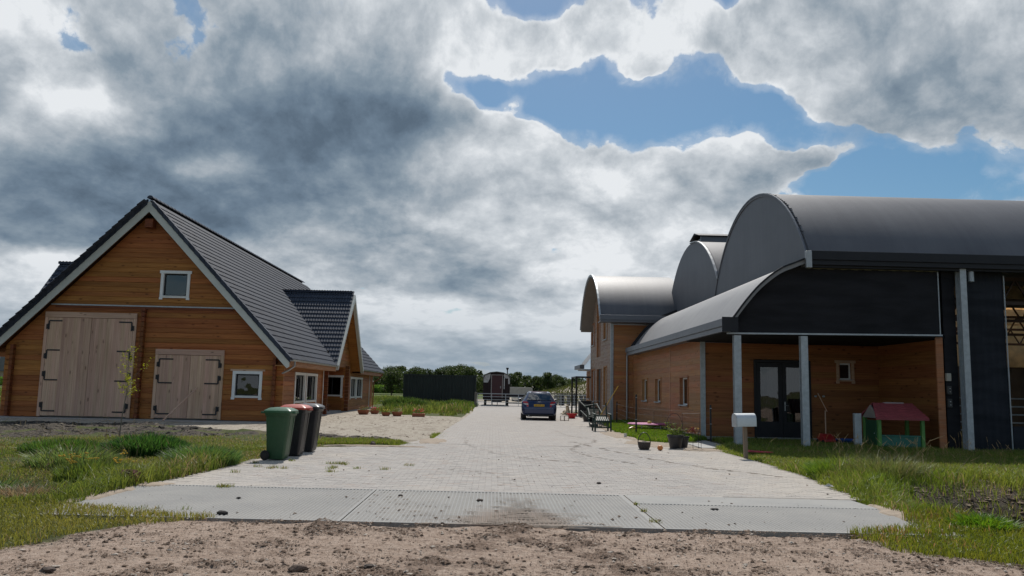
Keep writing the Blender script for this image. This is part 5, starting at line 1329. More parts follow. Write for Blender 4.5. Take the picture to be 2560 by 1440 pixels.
# right verge and the lawn before the porch
x, y, r = sample(420000, GR, 4, 3.9, 19, 6.4, 26.5, 1.15)
bank = np.exp(-((y - 12.55) / 0.62) ** 2) * sst(x, 6.2, 6.8) * sst(vnoise(x, y, 0.9, 47), 0.22, 0.40); dryz = sst(vnoise(x, y, 1.3, 41), 0.46, 0.56) * sst(x, 6.8, 8.5) * sst(-y, -16.4, -15.0)
k = r.uniform(0, 1, len(x)) < (1 - 0.88 * bank) * (1 - 0.6 * dryz); x, y, dryz = x[k], y[k], dryz[k]; n = len(x)
edge = np.exp(-((polydist(x, y, GR) - 0.5) / 0.6) ** 2) * sst(y, 10.8, 12.5) * sst(-y, -17.5, -15)
wild = sst(-y, -18.5, -15.0) * sst(y, 9, 10)
hh = 0.06 + 0.07 * r.uniform(0, 1, n) + edge * r.uniform(0.05, 0.30, n) + wild * r.uniform(0, 0.20, n) * sst(vnoise(x, y, 1.1, 87), 0.4, 0.6) + sst(y, 19, 22) * 0.10 * r.uniform(0, 1, n)
cols = gcols(n, 5, base=(0.10, 0.165, 0.026), yel=(0.20, 0.235, 0.048), x=x, y=y, pdry=0.14); cols = np.where((y < 10.2)[:, None], cols * np.array((1.25, 1.0, 0.9)), cols)
dz_ = (r.uniform(0, 1, n) < 0.75 * np.maximum(dryz, np.exp(-((y - 9.9) / 0.7) ** 2) * sst(x, 6.0, 7.2) * 0.8)); cols[dz_] = np.array((0.25, 0.17, 0.085)) * r.uniform(0.5, 1.2, (dz_.sum(), 1))
blades('barn_side_grass', x, y, hh, 0.006 + 0.0004 * y, 0.3 + 0.5 * r.uniform(0, 1, n), cols, 6)
# strip of lawn along the barn wall
GS = [(4.55, 27), (4.75, 24.6), (5.7, 24.2), (6.85, 25.9), (6.85, 40), (5.6, 40), (5.2, 37), (4.8, 34)]
x, y, r = sample(60000, GS, 8, 4.4, 7, 24, 40); n = len(x)
blades('lawn_strip', x, y, r.uniform(0.07, 0.2, n), 0.018, 0.4, gcols(n, 9, base=(0.09, 0.18, 0.02), yel=(0.15, 0.23, 0.035), pdry=0.03), 10)
x, y, r = sample(9000, [(4.9, 49), (5.0, 58), (9, 60), (12, 58), (12, 62), (5.4, 61)], 8, 4.4, 12, 48, 62); n = len(x)
blades('far_lawn', x, y, r.uniform(0.07, 0.2, n), 0.03, 0.4, gcols(n, 9, base=(0.10, 0.17, 0.02), yel=(0.16, 0.22, 0.035), pdry=0.03), 10)
# grass patch between sand and paving, tufts along the sand
for sd, poly, cnt, h0, h1 in ((11, [(-4.5, 21.0), (-2.1, 20.9), (-1.8, 21.8), (-2.9, 22.3), (-4.6, 22.4)], 26000, 0.04, 0.12), (12, [(-1.9, 24.6), (-1.4, 24.8), (-1.45, 27.6), (-1.9, 27.2)], 3000, 0.04, 0.13)):
    x, y, r = sample(cnt, poly, sd, min(p[0] for p in poly) - .2, max(p[0] for p in poly) + .2, min(p[1] for p in poly) - .2, max(p[1] for p in poly) + .2, 1.0, 0.4); n = len(x)
    blades('short_grass', x, y, r.uniform(h0, h1, n), 0.014, 0.4, gcols(n, sd, base=(0.11, 0.17, 0.025), yel=(0.19, 0.22, 0.05), pdry=0.1), sd)
# rough field between the yard and the container
RF = [(-60, 46), (-20.5, 46), (-20.5, 62), (-8.3, 61), (-7.6, 50), (-5.5, 45), (-2.2, 43), (-1.6, 50), (-1.6, 64), (-1.4, 66), (-3.4, 70), (-3.2, 100), (-60, 120)]
x, y, r = sample(150000, RF, 13, -60, -1.4, 42.5, 118, 1.3, 1.0); dn = vnoise(x, y, 3.0, 91); k = dn > 0.38; x, y, dn = x[k], y[k], dn[k]; n = len(x)
blades('field_grass', x, y, r.uniform(0.08, 0.28, n) * (0.6 + 1.6 * sst(dn, 0.5, 0.65)), 0.035 + 0.0006 * y, 0.4, gcols(n, 14, base=(0.075, 0.125, 0.024), yel=(0.15, 0.18, 0.045), x=x, y=y, pdry=0.1), 15)
x, y, r = sample(40000, [(6, 84), (60, 84), (60, 135), (3, 135)], 16, 3, 60, 84, 135, 1, 1.0); n = len(x)
blades('mound_grass', x, y, r.uniform(0.12, 0.4, n), 0.09, 0.4, gcols(n, 17, base=(0.045, 0.058, 0.015), yel=(0.075, 0.082, 0.024), pdry=0.0), 18)
# seedlings in the joints of the paving
def tufts(spots, seed, h=(0.03, 0.08)):
    r = np.random.default_rng(seed); X_, Y_ = [], []
    for (a, b, rad, cnt) in spots: X_.append(a + r.normal(0, rad, cnt)); Y_.append(b + r.normal(0, rad, cnt))
    return np.concatenate(X_), np.concatenate(Y_), r
sp = [(-3.9 + random.gauss(0, 1.0), 14.9 + random.gauss(0, 0.5), 0.04, 40) for _ in range(14)] + [(-2.6 + random.gauss(0, .4), 15.2 + random.gauss(0, .5), 0.05, 50) for _ in range(8)] + [(-3.88, 11.95, 0.05, 160), (1.93, 10.9, 0.02, 30), (1.92, 10.3, 0.02, 40), (1.9, 9.5, 0.03, 40)] + [(random.uniform(-4.5, -3.6), random.uniform(9.4, 9.9), 0.03, 16) for _ in range(5)]
x, y, r = tufts(sp, 21); n = len(x)
blades('joint_weeds', x, y, r.uniform(0.025, 0.075, n), 0.007, 0.6, gcols(n, 22, pdry=0.25), 23, pz=np.zeros(n))
# tall dry stalks with seed heads
def stalks(name, pts, label=None, col=(0.33, 0.26, 0.14), seed=0, hmin=0.45, hmax=0.8):
    r = random.Random(seed); mb = MB()
    for (a, b, rad, cnt) in pts:
        for _ in range(cnt):
            x, y = a + r.gauss(0, rad), b + r.gauss(0, rad); z = float(hgt(x, y)); h = r.uniform(hmin, hmax); lx, ly = r.gauss(0, 0.16) * h, r.gauss(0, 0.12) * h
            p = [(x, y, z), (x + lx * .4, y + ly * .4, z + h * .5), (x + lx, y + ly, z + h * .85), (x + lx * 1.6, y + ly * 1.6, z + h * 0.98)]
            mb.tube(p[:3], [0.0016, 0.0013, 0.001], 3, caps=False); mb.tube([p[2], p[3]], [0.0045, 0.002], 4)
    o = mb.build(name, leafmat(name + '_mat', col, 0.3)); kind(o, 'stuff')
stalks('seed_stalks', [(7.3, 13.9, 0.6, 45), (8.3, 16.5, 1.1, 45), (6.6, 14.8, 0.3, 25), (11, 15.5, 1.4, 40), (-8.0, 14, 1.3, 70), (-6.3, 13.0, 0.5, 40), (-9.5, 18, 1.0, 30), (5.9, 10.3, 0.3, 14)], seed=2)
# ================================================================ trees and fields far away
M['leaf'] = leafmat('tree_leaf', None, 0.35, rough=0.55)
bark = simple('bark', (0.07, 0.055, 0.04), 0.9, var=0.3, scale=4)
def crown_mesh(name, seed, n, R_, H, base, lobes, size, col=(0.040, 0.062, 0.016)):
    """leaf clumps: small bent quads spread through several lobes, with gaps between them"""
    r = np.random.default_rng(seed)
    L = []
    for _ in range(lobes):
        a = r.uniform(0, 6.283); q = r.uniform(0.15, 0.8) * R_; z = base + (H - base) * r.uniform(0.18, 0.86)
        fall = 1 - 0.55 * abs((z - base) / (H - base) - 0.45); L.append((math.cos(a) * q * fall, math.sin(a) * q * fall, z, r.uniform(0.18, 0.36) * R_))
    L.append((0, 0, H - 0.32 * R_, 0.32 * R_))
    L = np.array(L); w = L[:, 3] ** 2; li = r.choice(len(L), n, p=w / w.sum())
    d = r.normal(0, 1, (n, 3)); d /= np.linalg.norm(d, axis=1)[:, None]; rad = r.uniform(0.35, 1.0, (n, 1)) ** 0.5 * (1 + 0.35 * r.uniform(0, 1, (n, 1)) ** 4)
    c = L[li, :3] + d * rad * L[li, 3:4] * np.array([1, 1, 0.8])
    u = r.normal(0, 1, (n, 3)); u /= np.linalg.norm(u, axis=1)[:, None]; v = np.cross(u, r.normal(0, 1, (n, 3))); v /= np.linalg.norm(v, axis=1)[:, None]
    s = size * r.uniform(0.5, 1.3, (n, 1))
    V = np.stack([c - u * s, c - v * s * 0.5, c + u * s, c + v * s * 0.5], 1).reshape(-1, 3)
    F = np.arange(4 * n).reshape(-1, 4)
    cc = np.array(col) * r.uniform(0.6, 1.5, (n, 1)) * (1 + 0.35 * (vnoise(c[:, 0] * 3 + c[:, 2], c[:, 1] * 3, 1.4, seed)[:, None] - 0.5)); cc = cc * np.array([1, 1, 1])
    return fastmesh(name, V, F, M['leaf'], np.repeat(cc, 4, 0))
def trunk_mesh(name, seed, R_, H, base):
    r = random.Random(seed); mb = MB(); t = 0.03 * H
    mb.tube([(0, 0, -0.3), (0.02 * H * r.uniform(-1, 1), 0, base), (0.03 * H * r.uniform(-1, 1), 0.02 * H, H * 0.8)], [t, t * 0.75, t * 0.2], 7)
    for _ in range(7):
        z = r.uniform(base * 0.8, H * 0.65); a = r.uniform(0, 6.28); q = r.uniform(0.5, 0.8) * R_
        mb.tube([(0, 0, z), (math.cos(a) * q * .5, math.sin(a) * q * .5, z + 0.10 * H), (math.cos(a) * q, math.sin(a) * q, z + 0.2 * H)], [t * .35, t * .22, t * .08], 5)
    return mb.mesh(name, bark, smooth=True)
protos = []
for i, (R_, H, base, lobes, n) in enumerate(((3.6, 8.6, 2.2, 12, 4200), (4.4, 8.0, 1.4, 15, 5200), (3.0, 7.6, 2.0, 10, 3400), (5.2, 9.0, 1.2, 18, 6400))):
    protos.append((crown_mesh('crown', 30 + i, n, R_, H, base, lobes * 2, 0.24), trunk_mesh('trunk', 40 + i, R_, H, base), H))
def tree(p, x, y, h, label, rz, group='trees along the far edge of the field', name='broadleaf_tree', sx=1.0):
    s = h / protos[p][2]
    t = thing(name, label, 'tree', (x, y, float(hgt(x, y)) - 0.05), rz, group); t.scale = (s * sx, s * sx, s)
    inst('crown', protos[p][0], t); inst('trunk', protos[p][1], t); return t
YT = 215.0
def tx(px, Y=YT): return (px - 1240) / 2000 * Y
spec = [(938, 934, 2, 'small dark tree beside the downpipe end of the log house'), (960, 930, 0, 'dark tree just right of the log house roof end'), (983, 921, 3, 'bushy dark green tree above the corn strip'), (1010, 919, 0, 'tall rounded tree left of the container corner'), (1040, 921, 3, 'wide dark tree above the left half of the container'),
        (1072, 926, 1, 'lower tree behind the middle of the container'), (1100, 925, 2, 'small tree with a notch beside it behind the container'), (1130, 917, 1, 'broad tree shouldering the tallest crown behind the container'), (1152, 912, 3, 'tallest and widest dark crown behind the container'), (1176, 918, 1, 'dense crown right of the tallest tree'), (1203, 926, 2, 'tree showing between container and old wagon'),
        (1284, 933, 1, 'tree rising behind the stove pipe of the old wagon'), (1299, 928, 0, 'upright tree right of the wagon with open twigs'), (1326, 936, 2, 'lower tree above the blue car, left one'), (1343, 938, 1, 'lower tree straight above the roof of the blue car'), (1374, 927, 0, 'tallest tree right of the blue car'), (1396, 932, 3, 'wide tree at the foot of the grassy mound'), (1412, 946, 2, 'small tree at the end of the row by the mound'), (1440, 938, 2, 'tree top behind the grassy mound next to the barn')]
for i, (px, py, p, lab) in enumerate(spec):
    Y = YT + random.uniform(-12, 14); h = (973 - py) / 2000 * Y + 1.5
    tree(p, tx(px, Y), Y, h, lab, random.uniform(0, 6.28))
# trees seen past the left end of the log house
for px, py, p, lab in ((-10, 905, 1, 'dark tree at the very left edge behind the log house'), (12, 912, 3, 'dark tree just left of the log house corner')):
    tree(p, (px - 1240) / 2000 * 180, 180, (946 - py) / 2000 * 180 + 1.5, lab, 1.0)
# undergrowth of the wood
r = np.random.default_rng(77); n = 15000
ux_ = np.concatenate([r.uniform(tx(925), tx(1460), n)]); uy_ = YT + r.uniform(-6, 30, n); uz_ = r.uniform(0, 1, n) ** 1.4 * (3.4 + 1.6 * vnoise(ux_, ux_ * 0, 6.0, 5)); n = len(ux_)
u = r.normal(0, 1, (n, 3)); v = r.normal(0, 1, (n, 3)); u /= np.linalg.norm(u, axis=1)[:, None]; v /= np.linalg.norm(v, axis=1)[:, None]; c = np.stack([ux_, uy_, uz_], -1); s = 0.45 * r.uniform(0.5, 1.3, (n, 1))
kind(link('woodland_undergrowth', fastmesh('woodland_undergrowth', np.stack([c - u * s, c - v * s * .6, c + u * s, c + v * s * .6], 1).reshape(-1, 3), np.arange(4 * n).reshape(-1, 4), M['leaf'], np.repeat(np.array((0.034, 0.05, 0.014)) * r.uniform(0.5, 1.4, (n, 1)), 4, 0))), 'stuff')
# more distant wood closing the horizon on both sides
for nm, x0, x1, yy, hh in (('distant_wood', -420, 420, 520, 10),):
    n = 16000; a = r.uniform(x0, x1, n); c = np.stack([a, yy + r.uniform(0, 30, n), r.uniform(0, 1, n) * (hh * (0.55 + 0.6 * vnoise(a, a * 0, 22.0, 9)))], -1)
    u = r.normal(0, 1, (n, 3)); v = r.normal(0, 1, (n, 3)); u /= np.linalg.norm(u, axis=1)[:, None]; v /= np.linalg.norm(v, axis=1)[:, None]; s = 1.6 * r.uniform(0.5, 1.3, (n, 1))
    kind(link(nm, fastmesh(nm, np.stack([c - u * s, c - v * s * .6, c + u * s, c + v * s * .6], 1).reshape(-1, 3), np.arange(4 * n).reshape(-1, 4), M['leaf'], np.repeat(np.array((0.05, 0.066, 0.03)) * r.uniform(0.6, 1.3, (n, 1)), 4, 0))), 'stuff')
# bush by the container
t = tree(1, -13.6, 108, 3.9, 'rounded green bush standing left of the dark container', 0.4, None, 'bush', 1.0)
t = tree(1, -2.2, 100, 3.0, 'pale green bush between the container and the old wagon', 2.4, None, 'bush', 1.0)
# corn
n = 5200; a = np.concatenate([r.uniform(-47, -15.5, 3600), r.uniform(-110, -82, 1600)]); b = 150 + r.uniform(0, 9, n); P_, C_, F_ = [], [], []
hh = r.uniform(1.45, 1.85, n)
V = []; cols = []
for k in range(5):
    an = r.uniform(0, 6.28, n); z0 = hh * (0.15 + 0.17 * k); L = 0.55; w = 0.07
    dx, dy = np.cos(an), np.sin(an)
    V.append(np.stack([np.stack([a - dy * w, b + dx * w, z0], -1), np.stack([a + dy * w, b - dx * w, z0], -1), np.stack([a + dx * L * .5 + dy * w, b + dy * L * .5 - dx * w, z0 + .32], -1), np.stack([a + dx * L, b + dy * L, z0 + 0.12], -1)], 1))
    cols.append(np.array((0.085, 0.16, 0.03)) * r.uniform(0.6, 1.5, (n, 1)))
V = np.concatenate(V).reshape(-1, 3); cols = np.repeat(np.concatenate(cols), 4, 0)
kind(link('corn_field', fastmesh('corn_field', V, np.arange(len(V)).reshape(-1, 4), M['blade'], cols)), 'stuff')
# ---- far farmhouse glimpsed past the left corner
fh = thing('farmhouse', 'small far building with dark pitched roof at the left edge of the picture', 'house', (-106, 165, 0))
MB().box((-7, -5, -0.2), (7, 5, 3)).build('wall', simple('far_wall', (0.30, 0.22, 0.17), 0.8), fh)
MB().prism([(-5.5, 2.9), (5.5, 2.9), (0, 7.6)], 'x', -7.4, 7.4).build('roof', simple('far_roof', (0.06, 0.065, 0.075), 0.6), fh)
for i in range(3): 
    w_ = MB().box((-5 + i * 4, -5.05, 1.0), (-3.8 + i * 4, -4.99, 2.2)).build('window', M['white'], fh); MB().box((-4.9 + i * 4, -5.07, 1.1), (-3.9 + i * 4, -5.052, 2.1)).build('pane', M['glass'], w_)
# ---- container
ct = thing('shipping_container', 'dark green steel container standing in the grass before the wood', 'container', (-5.3, 81, 0), R(-1.5))
cm_ = simple('dark_container_paint', (0.010, 0.018, 0.016), 0.6, var=0.25, scale=1.2)
mb = MB(); n = 44
for i in range(n):
    xa, xb = -3.5 + 7.0 * i / n, -3.5 + 7.0 * (i + 1) / n; d = 0.035 if i % 2 else 0.0; d2 = 0.035 if (i + 1) % 2 else 0.0
    mb.face([(xa + .03, -1.2 + d, 0.18), (xb - .0, -1.2 + d, 0.18), (xb - .0, -1.2 + d, 2.62), (xa + .03, -1.2 + d, 2.62)]); mb.face([(xb, -1.2 + d, 0.18), (xb + .03, -1.2 + d2, 0.18), (xb + .03, -1.2 + d2, 2.62), (xb, -1.2 + d, 2.62)])
mb.build('side_panel', cm_, ct, fixn=False)
MB().box((-3.45, -1.15, 0.1), (3.45, 1.2, 2.7)).build('body', cm_, ct)
fr = MB()
for x in (-3.6, 3.44): fr.box((x, -1.26, 0), (x + .16, -1.1, 2.8))
fr.box((-3.44, -1.25, 2.62), (3.44, -1.12, 2.78)); fr.box((-3.44, -1.25, 0.05), (3.44, -1.12, 0.2)); fr.box((-3.44, 1.1, 2.62), (3.44, 1.24, 2.78)); fr.build('frame', cm_, ct)
# ---- old showman's wagon
wg = thing('old_wagon', 'old dark red wooden wagon with curved roof and peeling white corners behind the gate', 'wagon', (0.25, 72, 0))
wr = wood('old_red_boards', (0.022, 0.010, 0.011), (0.013, 0.008, 0.009), vertical=True, tint=0.2, local=True)
roofc = [(-1.25, 2.5), (-1.05, 2.78), (-0.6, 2.98), (0, 3.05), (0.6, 2.98), (1.05, 2.78), (1.25, 2.5)]
MB().prism([(-1.2, 0.55), (1.2, 0.55)] + [(x * .96, z - .05) for x, z in roofc[::-1]], 'y', 0.06, 5.6).build('body', wr, wg)
rm = MB()
for (a, b), (c, d) in zip(roofc[:-1], roofc[1:]): rm.prism([(a, b), (c, d), (c, d - .06), (a, b - .06)], 'y', -0.12, 5.75)
rm.build('roof', simple('wagon_roof', (0.12, 0.12, 0.11), 0.7), wg)
for i in range(16):
    x = -1.2 + 2.4 * i / 16
    if -0.42 < x + .07 < 0.48: continue
    top = 2.4 + 0.45 * (1 - (x / 1.25) ** 2); MB().box((x + .004, 0.03, 0.6), (x + .146, 0.06, top)).build('plank', wr, wg)
dr = MB().box((-0.42, 0.0, 0.75), (0.48, 0.058, 2.7)).build('door', simple('wagon_door', (0.052, 0.014, 0.017), 0.6), wg)
mb = MB(); mb.box((-0.50, -0.02, 0.7), (-0.43, 0.055, 2.78)); mb.box((0.49, -0.02, 0.7), (0.55, 0.055, 2.78)); mb.box((-0.43, -0.02, 2.71), (0.49, 0.055, 2.77)); mb.build('door_frame', simple('pale_frame', (0.30, 0.27, 0.26), 0.7), dr)
MB().box((0.33, -0.05, 1.55), (0.38, -0.001, 1.75)).build('handle', M['zinc'], dr)
pw = simple('peeling_white', (0.42, 0.42, 0.42), 0.8, var=0.35, scale=4)
MB().prism([(-1.17, 2.05), (-0.78, 2.05), (-0.62, 2.40), (-0.55, 2.86), (-1.0, 2.72), (-1.17, 2.45)], 'y', 0.01, 0.028).build('peeling_paint', pw, wg)
MB().prism([(0.60, 2.75), (0.72, 2.45), (1.02, 2.45), (1.04, 1.95), (1.18, 1.95), (1.18, 2.45), (1.0, 2.74), (0.7, 2.86)], 'y', 0.01, 0.028).build('peeling_paint', pw, wg)
MB().box((0.64, 0.005, 1.5), (0.72, 0.028, 2.5)).build('pale_strip', pw, wg)
ch = MB(); ch.tube([(0.95, 0.7, 2.8), (0.95, 0.7, 3.25)], 0.05, 8); ch.lathe([(0.05, 3.22), (0.12, 3.3), (0.12, 3.42), (0.06, 3.42)], 8, (0.95, 0.7, 0)); ch.build('stove_pipe', M['dark_metal'], wg)
for x in (-1.0, 1.0):
    for y in (0.7, 4.8):
        w_ = MB().tube([(x - .09, y, 0.33), (x + .09, y, 0.33)], 0.33, 18).build('wheel', M['rubber'], wg); MB().tube([(x - .1, y, 0.33), (x + .1, y, 0.33)], 0.17, 12).build('rim', M['galv'], w_)
MB().box((-1.0, 0.1, 0.42), (1.0, 5.4, 0.56)).build('chassis', M['dark_metal'], wg)
mb = MB(); mb.tube([(-0.35, 0.3, 0), (-0.35, 0.3, 0.45)], 0.03, 6); mb.tube([(0.1, 0.3, 0), (0.1, 0.3, 0.45)], 0.03, 6); mb.box((-0.45, -0.3, 0.35), (0.5, 0.05, 0.42)); mb.build('step', M['dark_metal'], wg)
# ---- field gate
gt = thing('field_gate', 'long galvanised field gate with five rails behind the blue car', 'gate', (-1.35, 66.2, 0), R(0.5))
for i, z in enumerate((0.12, 0.42, 0.62, 0.86, 1.10)): MB().tube([(0.05, 0, z), (4.5, 0, z)], 0.022 if i < 4 else 0.03, 6).build('rail', M['galv'], gt)
for i, z in enumerate((0.12, 0.42, 0.62, 0.86, 1.10)): MB().tube([(4.65, 0, z), (9.2, 0, z)], 0.022 if i < 4 else 0.03, 6).build('rail', M['galv'], gt)
for x in (0.05, 1.2, 2.35, 3.4, 4.5, 4.65, 5.8, 6.9, 8.0, 9.2): MB().tube([(x, 0, 0.10), (x, 0, 1.12)], 0.022, 6).build('upright', M['galv'], gt)
gp = thing('gate_post', 'grey wooden post at the hinge end of the field gate', 'post', (-1.45, 66.2, 0))
MB().box((-0.1, -0.1, -0.2), (0.1, 0.1, 1.18)).build('post', wood('grey_post', (0.20, 0.19, 0.17), (0.12, 0.11, 0.10), vertical=True, local=True), gp, bevel=0.01)
# ---- plank fence behind the gate on the right
fn = thing('plank_fence', 'weathered grey fence of broad upright planks with dark posts below the mound', 'fence', (5.6, 80, 0))
fp = wood('fence_plank', (0.17, 0.165, 0.155), (0.10, 0.097, 0.092), local=True, vertical=True)
for i in range(22):
    x = 0.42 * i
    MB().box((x + 0.01, 0, 0.02), (x + (0.36 if i % 3 else 0.20), 0.05, 1.0 + 0.05 * (i % 3))).build('plank', fp, fn)
for i in range(8): MB().box((1.25 * i - .06, -0.10, 0), (1.25 * i + .06, -0.002, 1.2)).build('post', M['dark_metal'], fn)
MB().box((-0.1, -0.14, 1.12), (9.3, -0.10, 1.20)).build('top_rail', fp, fn)
# ---- flat bed trailer with a pale tarpaulin, and things beside
tl = thing('covered_trailer', 'pale canvas covered trailer between the old wagon and the blue car', 'trailer', (2.75, 86, 0))
mb = MB(); mb.prism([(-1.3, 0.95), (1.4, 0.95), (1.4, 1.62), (1.25, 1.72), (-1.2, 1.74), (-1.3, 1.6)], 'y', 0, 3.2); mb.build('cover', simple('pale_canvas', (0.36, 0.345, 0.30), 0.8, var=0.15, scale=3, bmp=0.02, bscale=3), tl, bevel=0.03)
MB().box((-1.35, 0, 0.7), (1.45, 3.3, 0.94)).build('bed', M['dark_metal'], tl)
for x in (-1.2, 1.2): MB().tube([(x - .09, 1.6, 0.33), (x + .09, 1.6, 0.33)], 0.33, 14).build('wheel', M['rubber'], tl)
# ================================================================ wheelie bins
def bin_parts(label, bodymat, lidmat, loc, rz, wheels=True):
    t = thing('wheelie_bin', label, 'wheelie bin', loc, rz, 'wheelie bins standing on the paving')
    # local: front towards +x, hinge and wheels at -x
    def ring(x0, x1, hw, z, r=0.05):
        pts = []
        for cx, cy, a0 in ((x1 - r, hw - r, 0), (x0 + r, hw - r, 90), (x0 + r, -hw + r, 180), (x1 - r, -hw + r, 270)):
            for k in range(5): a = R(a0 + 22.5 * k); pts.append((cx + math.cos(a) * r, cy + math.sin(a) * r, z))
        return pts
    body = MB(); body.loft([ring(-0.20, 0.17, 0.17, 0.02, 0.04), ring(-0.215, 0.20, 0.185, 0.10), ring(-0.235, 0.245, 0.205, 0.5), ring(-0.26, 0.285, 0.225, 0.90), ring(-0.265, 0.29, 0.228, 0.945)])
    b = body.build('body', bodymat, t, smooth=True)
    rim = MB(); rim.loft([ring(-0.265, 0.29, 0.228, 0.88), ring(-0.275, 0.305, 0.242, 0.885), ring(-0.285, 0.318, 0.25, 0.95), ring(-0.27, 0.30, 0.235, 0.955)]); rim.build('rim', bodymat, t, smooth=True)
    lid = MB(); lid.loft([ring(-0.30, 0.330, 0.258, 0.945), ring(-0.305, 0.335, 0.262, 0.985), ring(-0.28, 0.31, 0.24, 1.0), ring(-0.22, 0.24, 0.18, 1.035), ring(-0.10, 0.14, 0.10, 1.05)])
    lid.box((0.30, -0.10, 0.93), (0.385, 0.10, 0.958)); l = lid.build('lid', lidmat, t, smooth=True)
    lr = MB()
    for y in (-0.11, 0.11): lr.box((-0.2, y - 0.02, 1.015), (0.22, y + 0.02, 1.043))
    lr.build('lid_rib', lidmat, l, bevel=0.008)
    h = MB(); h.tube([(-0.37, -0.2, 0.95), (-0.37, 0.2, 0.95)], 0.016, 8)
    for y in (-0.19, 0.0, 0.19): h.box((-0.375, y - .02, 0.925), (-0.26, y + .02, 0.968))
    h.build('handle', M['black_plastic'] if bodymat != M['bin_green'] else bodymat, t, bevel=0.004)
    rb_ = MB()
    for y in (-0.12, 0.12): rb_.add([(0.205, y - .02, 0.12), (0.205, y + .02, 0.12), (0.292, y + .02, 0.87), (0.292, y - .02, 0.87), (0.190, y - .02, 0.12), (0.190, y + .02, 0.12), (0.277, y + .02, 0.87), (0.277, y - .02, 0.87)], [(0, 1, 2, 3), (0, 3, 7, 4), (1, 5, 6, 2)])
    rb_.build('front_rib', bodymat, t)
    MB().tube([(-0.22, -0.24, 0.10), (-0.22, 0.24, 0.10)], 0.012, 8).build('axle', M['galv'], t)
    for y in (-0.255, 0.205):
        w = MB().tube([(-0.22, y, 0.10), (-0.22, y + .05, 0.10)], 0.10, 20).build('wheel', M['rubber'], t, bevel=0.01); MB().tube([(-0.22, y - .004, 0.10), (-0.22, y + .054, 0.10)], 0.055, 14).build('hub', M['black_plastic'], w)
    return t
M['bin_green'] = simple('green_bin_plastic', (0.022, 0.070, 0.028), 0.42, var=0.12, scale=3, bmp=0.0008, bscale=70, dirt=((0.10, 0.11, 0.08), 0.15))
M['lid_green'] = simple('green_lid_plastic', (0.028, 0.105, 0.052), 0.36, var=0.1, scale=3)
M['lid_red'] = simple('red_lid_plastic', (0.36, 0.050, 0.030), 0.42, var=0.1, scale=3)
M['lid_grey'] = simple('grey_lid_plastic', (0.045, 0.050, 0.060), 0.36, var=0.1, scale=3)
bin_parts('all green wheelie bin, front one of the row on the paving', M['bin_green'], M['lid_green'], (-4.29, 16.45, 0), R(-4)).scale = (.88, 1, .99)
bin_parts('black wheelie bin with an orange red lid, middle one of the three', M['black_plastic'], M['lid_red'], (-4.23, 17.42, 0), R(-5)).scale = (.92, 1.0, 1.03)
bin_parts('black wheelie bin with a dark grey lid, rear one of the three', M['black_plastic'], M['lid_grey'], (-4.20, 18.55, 0), R(-4)).scale = (.92, 1.0, 1.03)

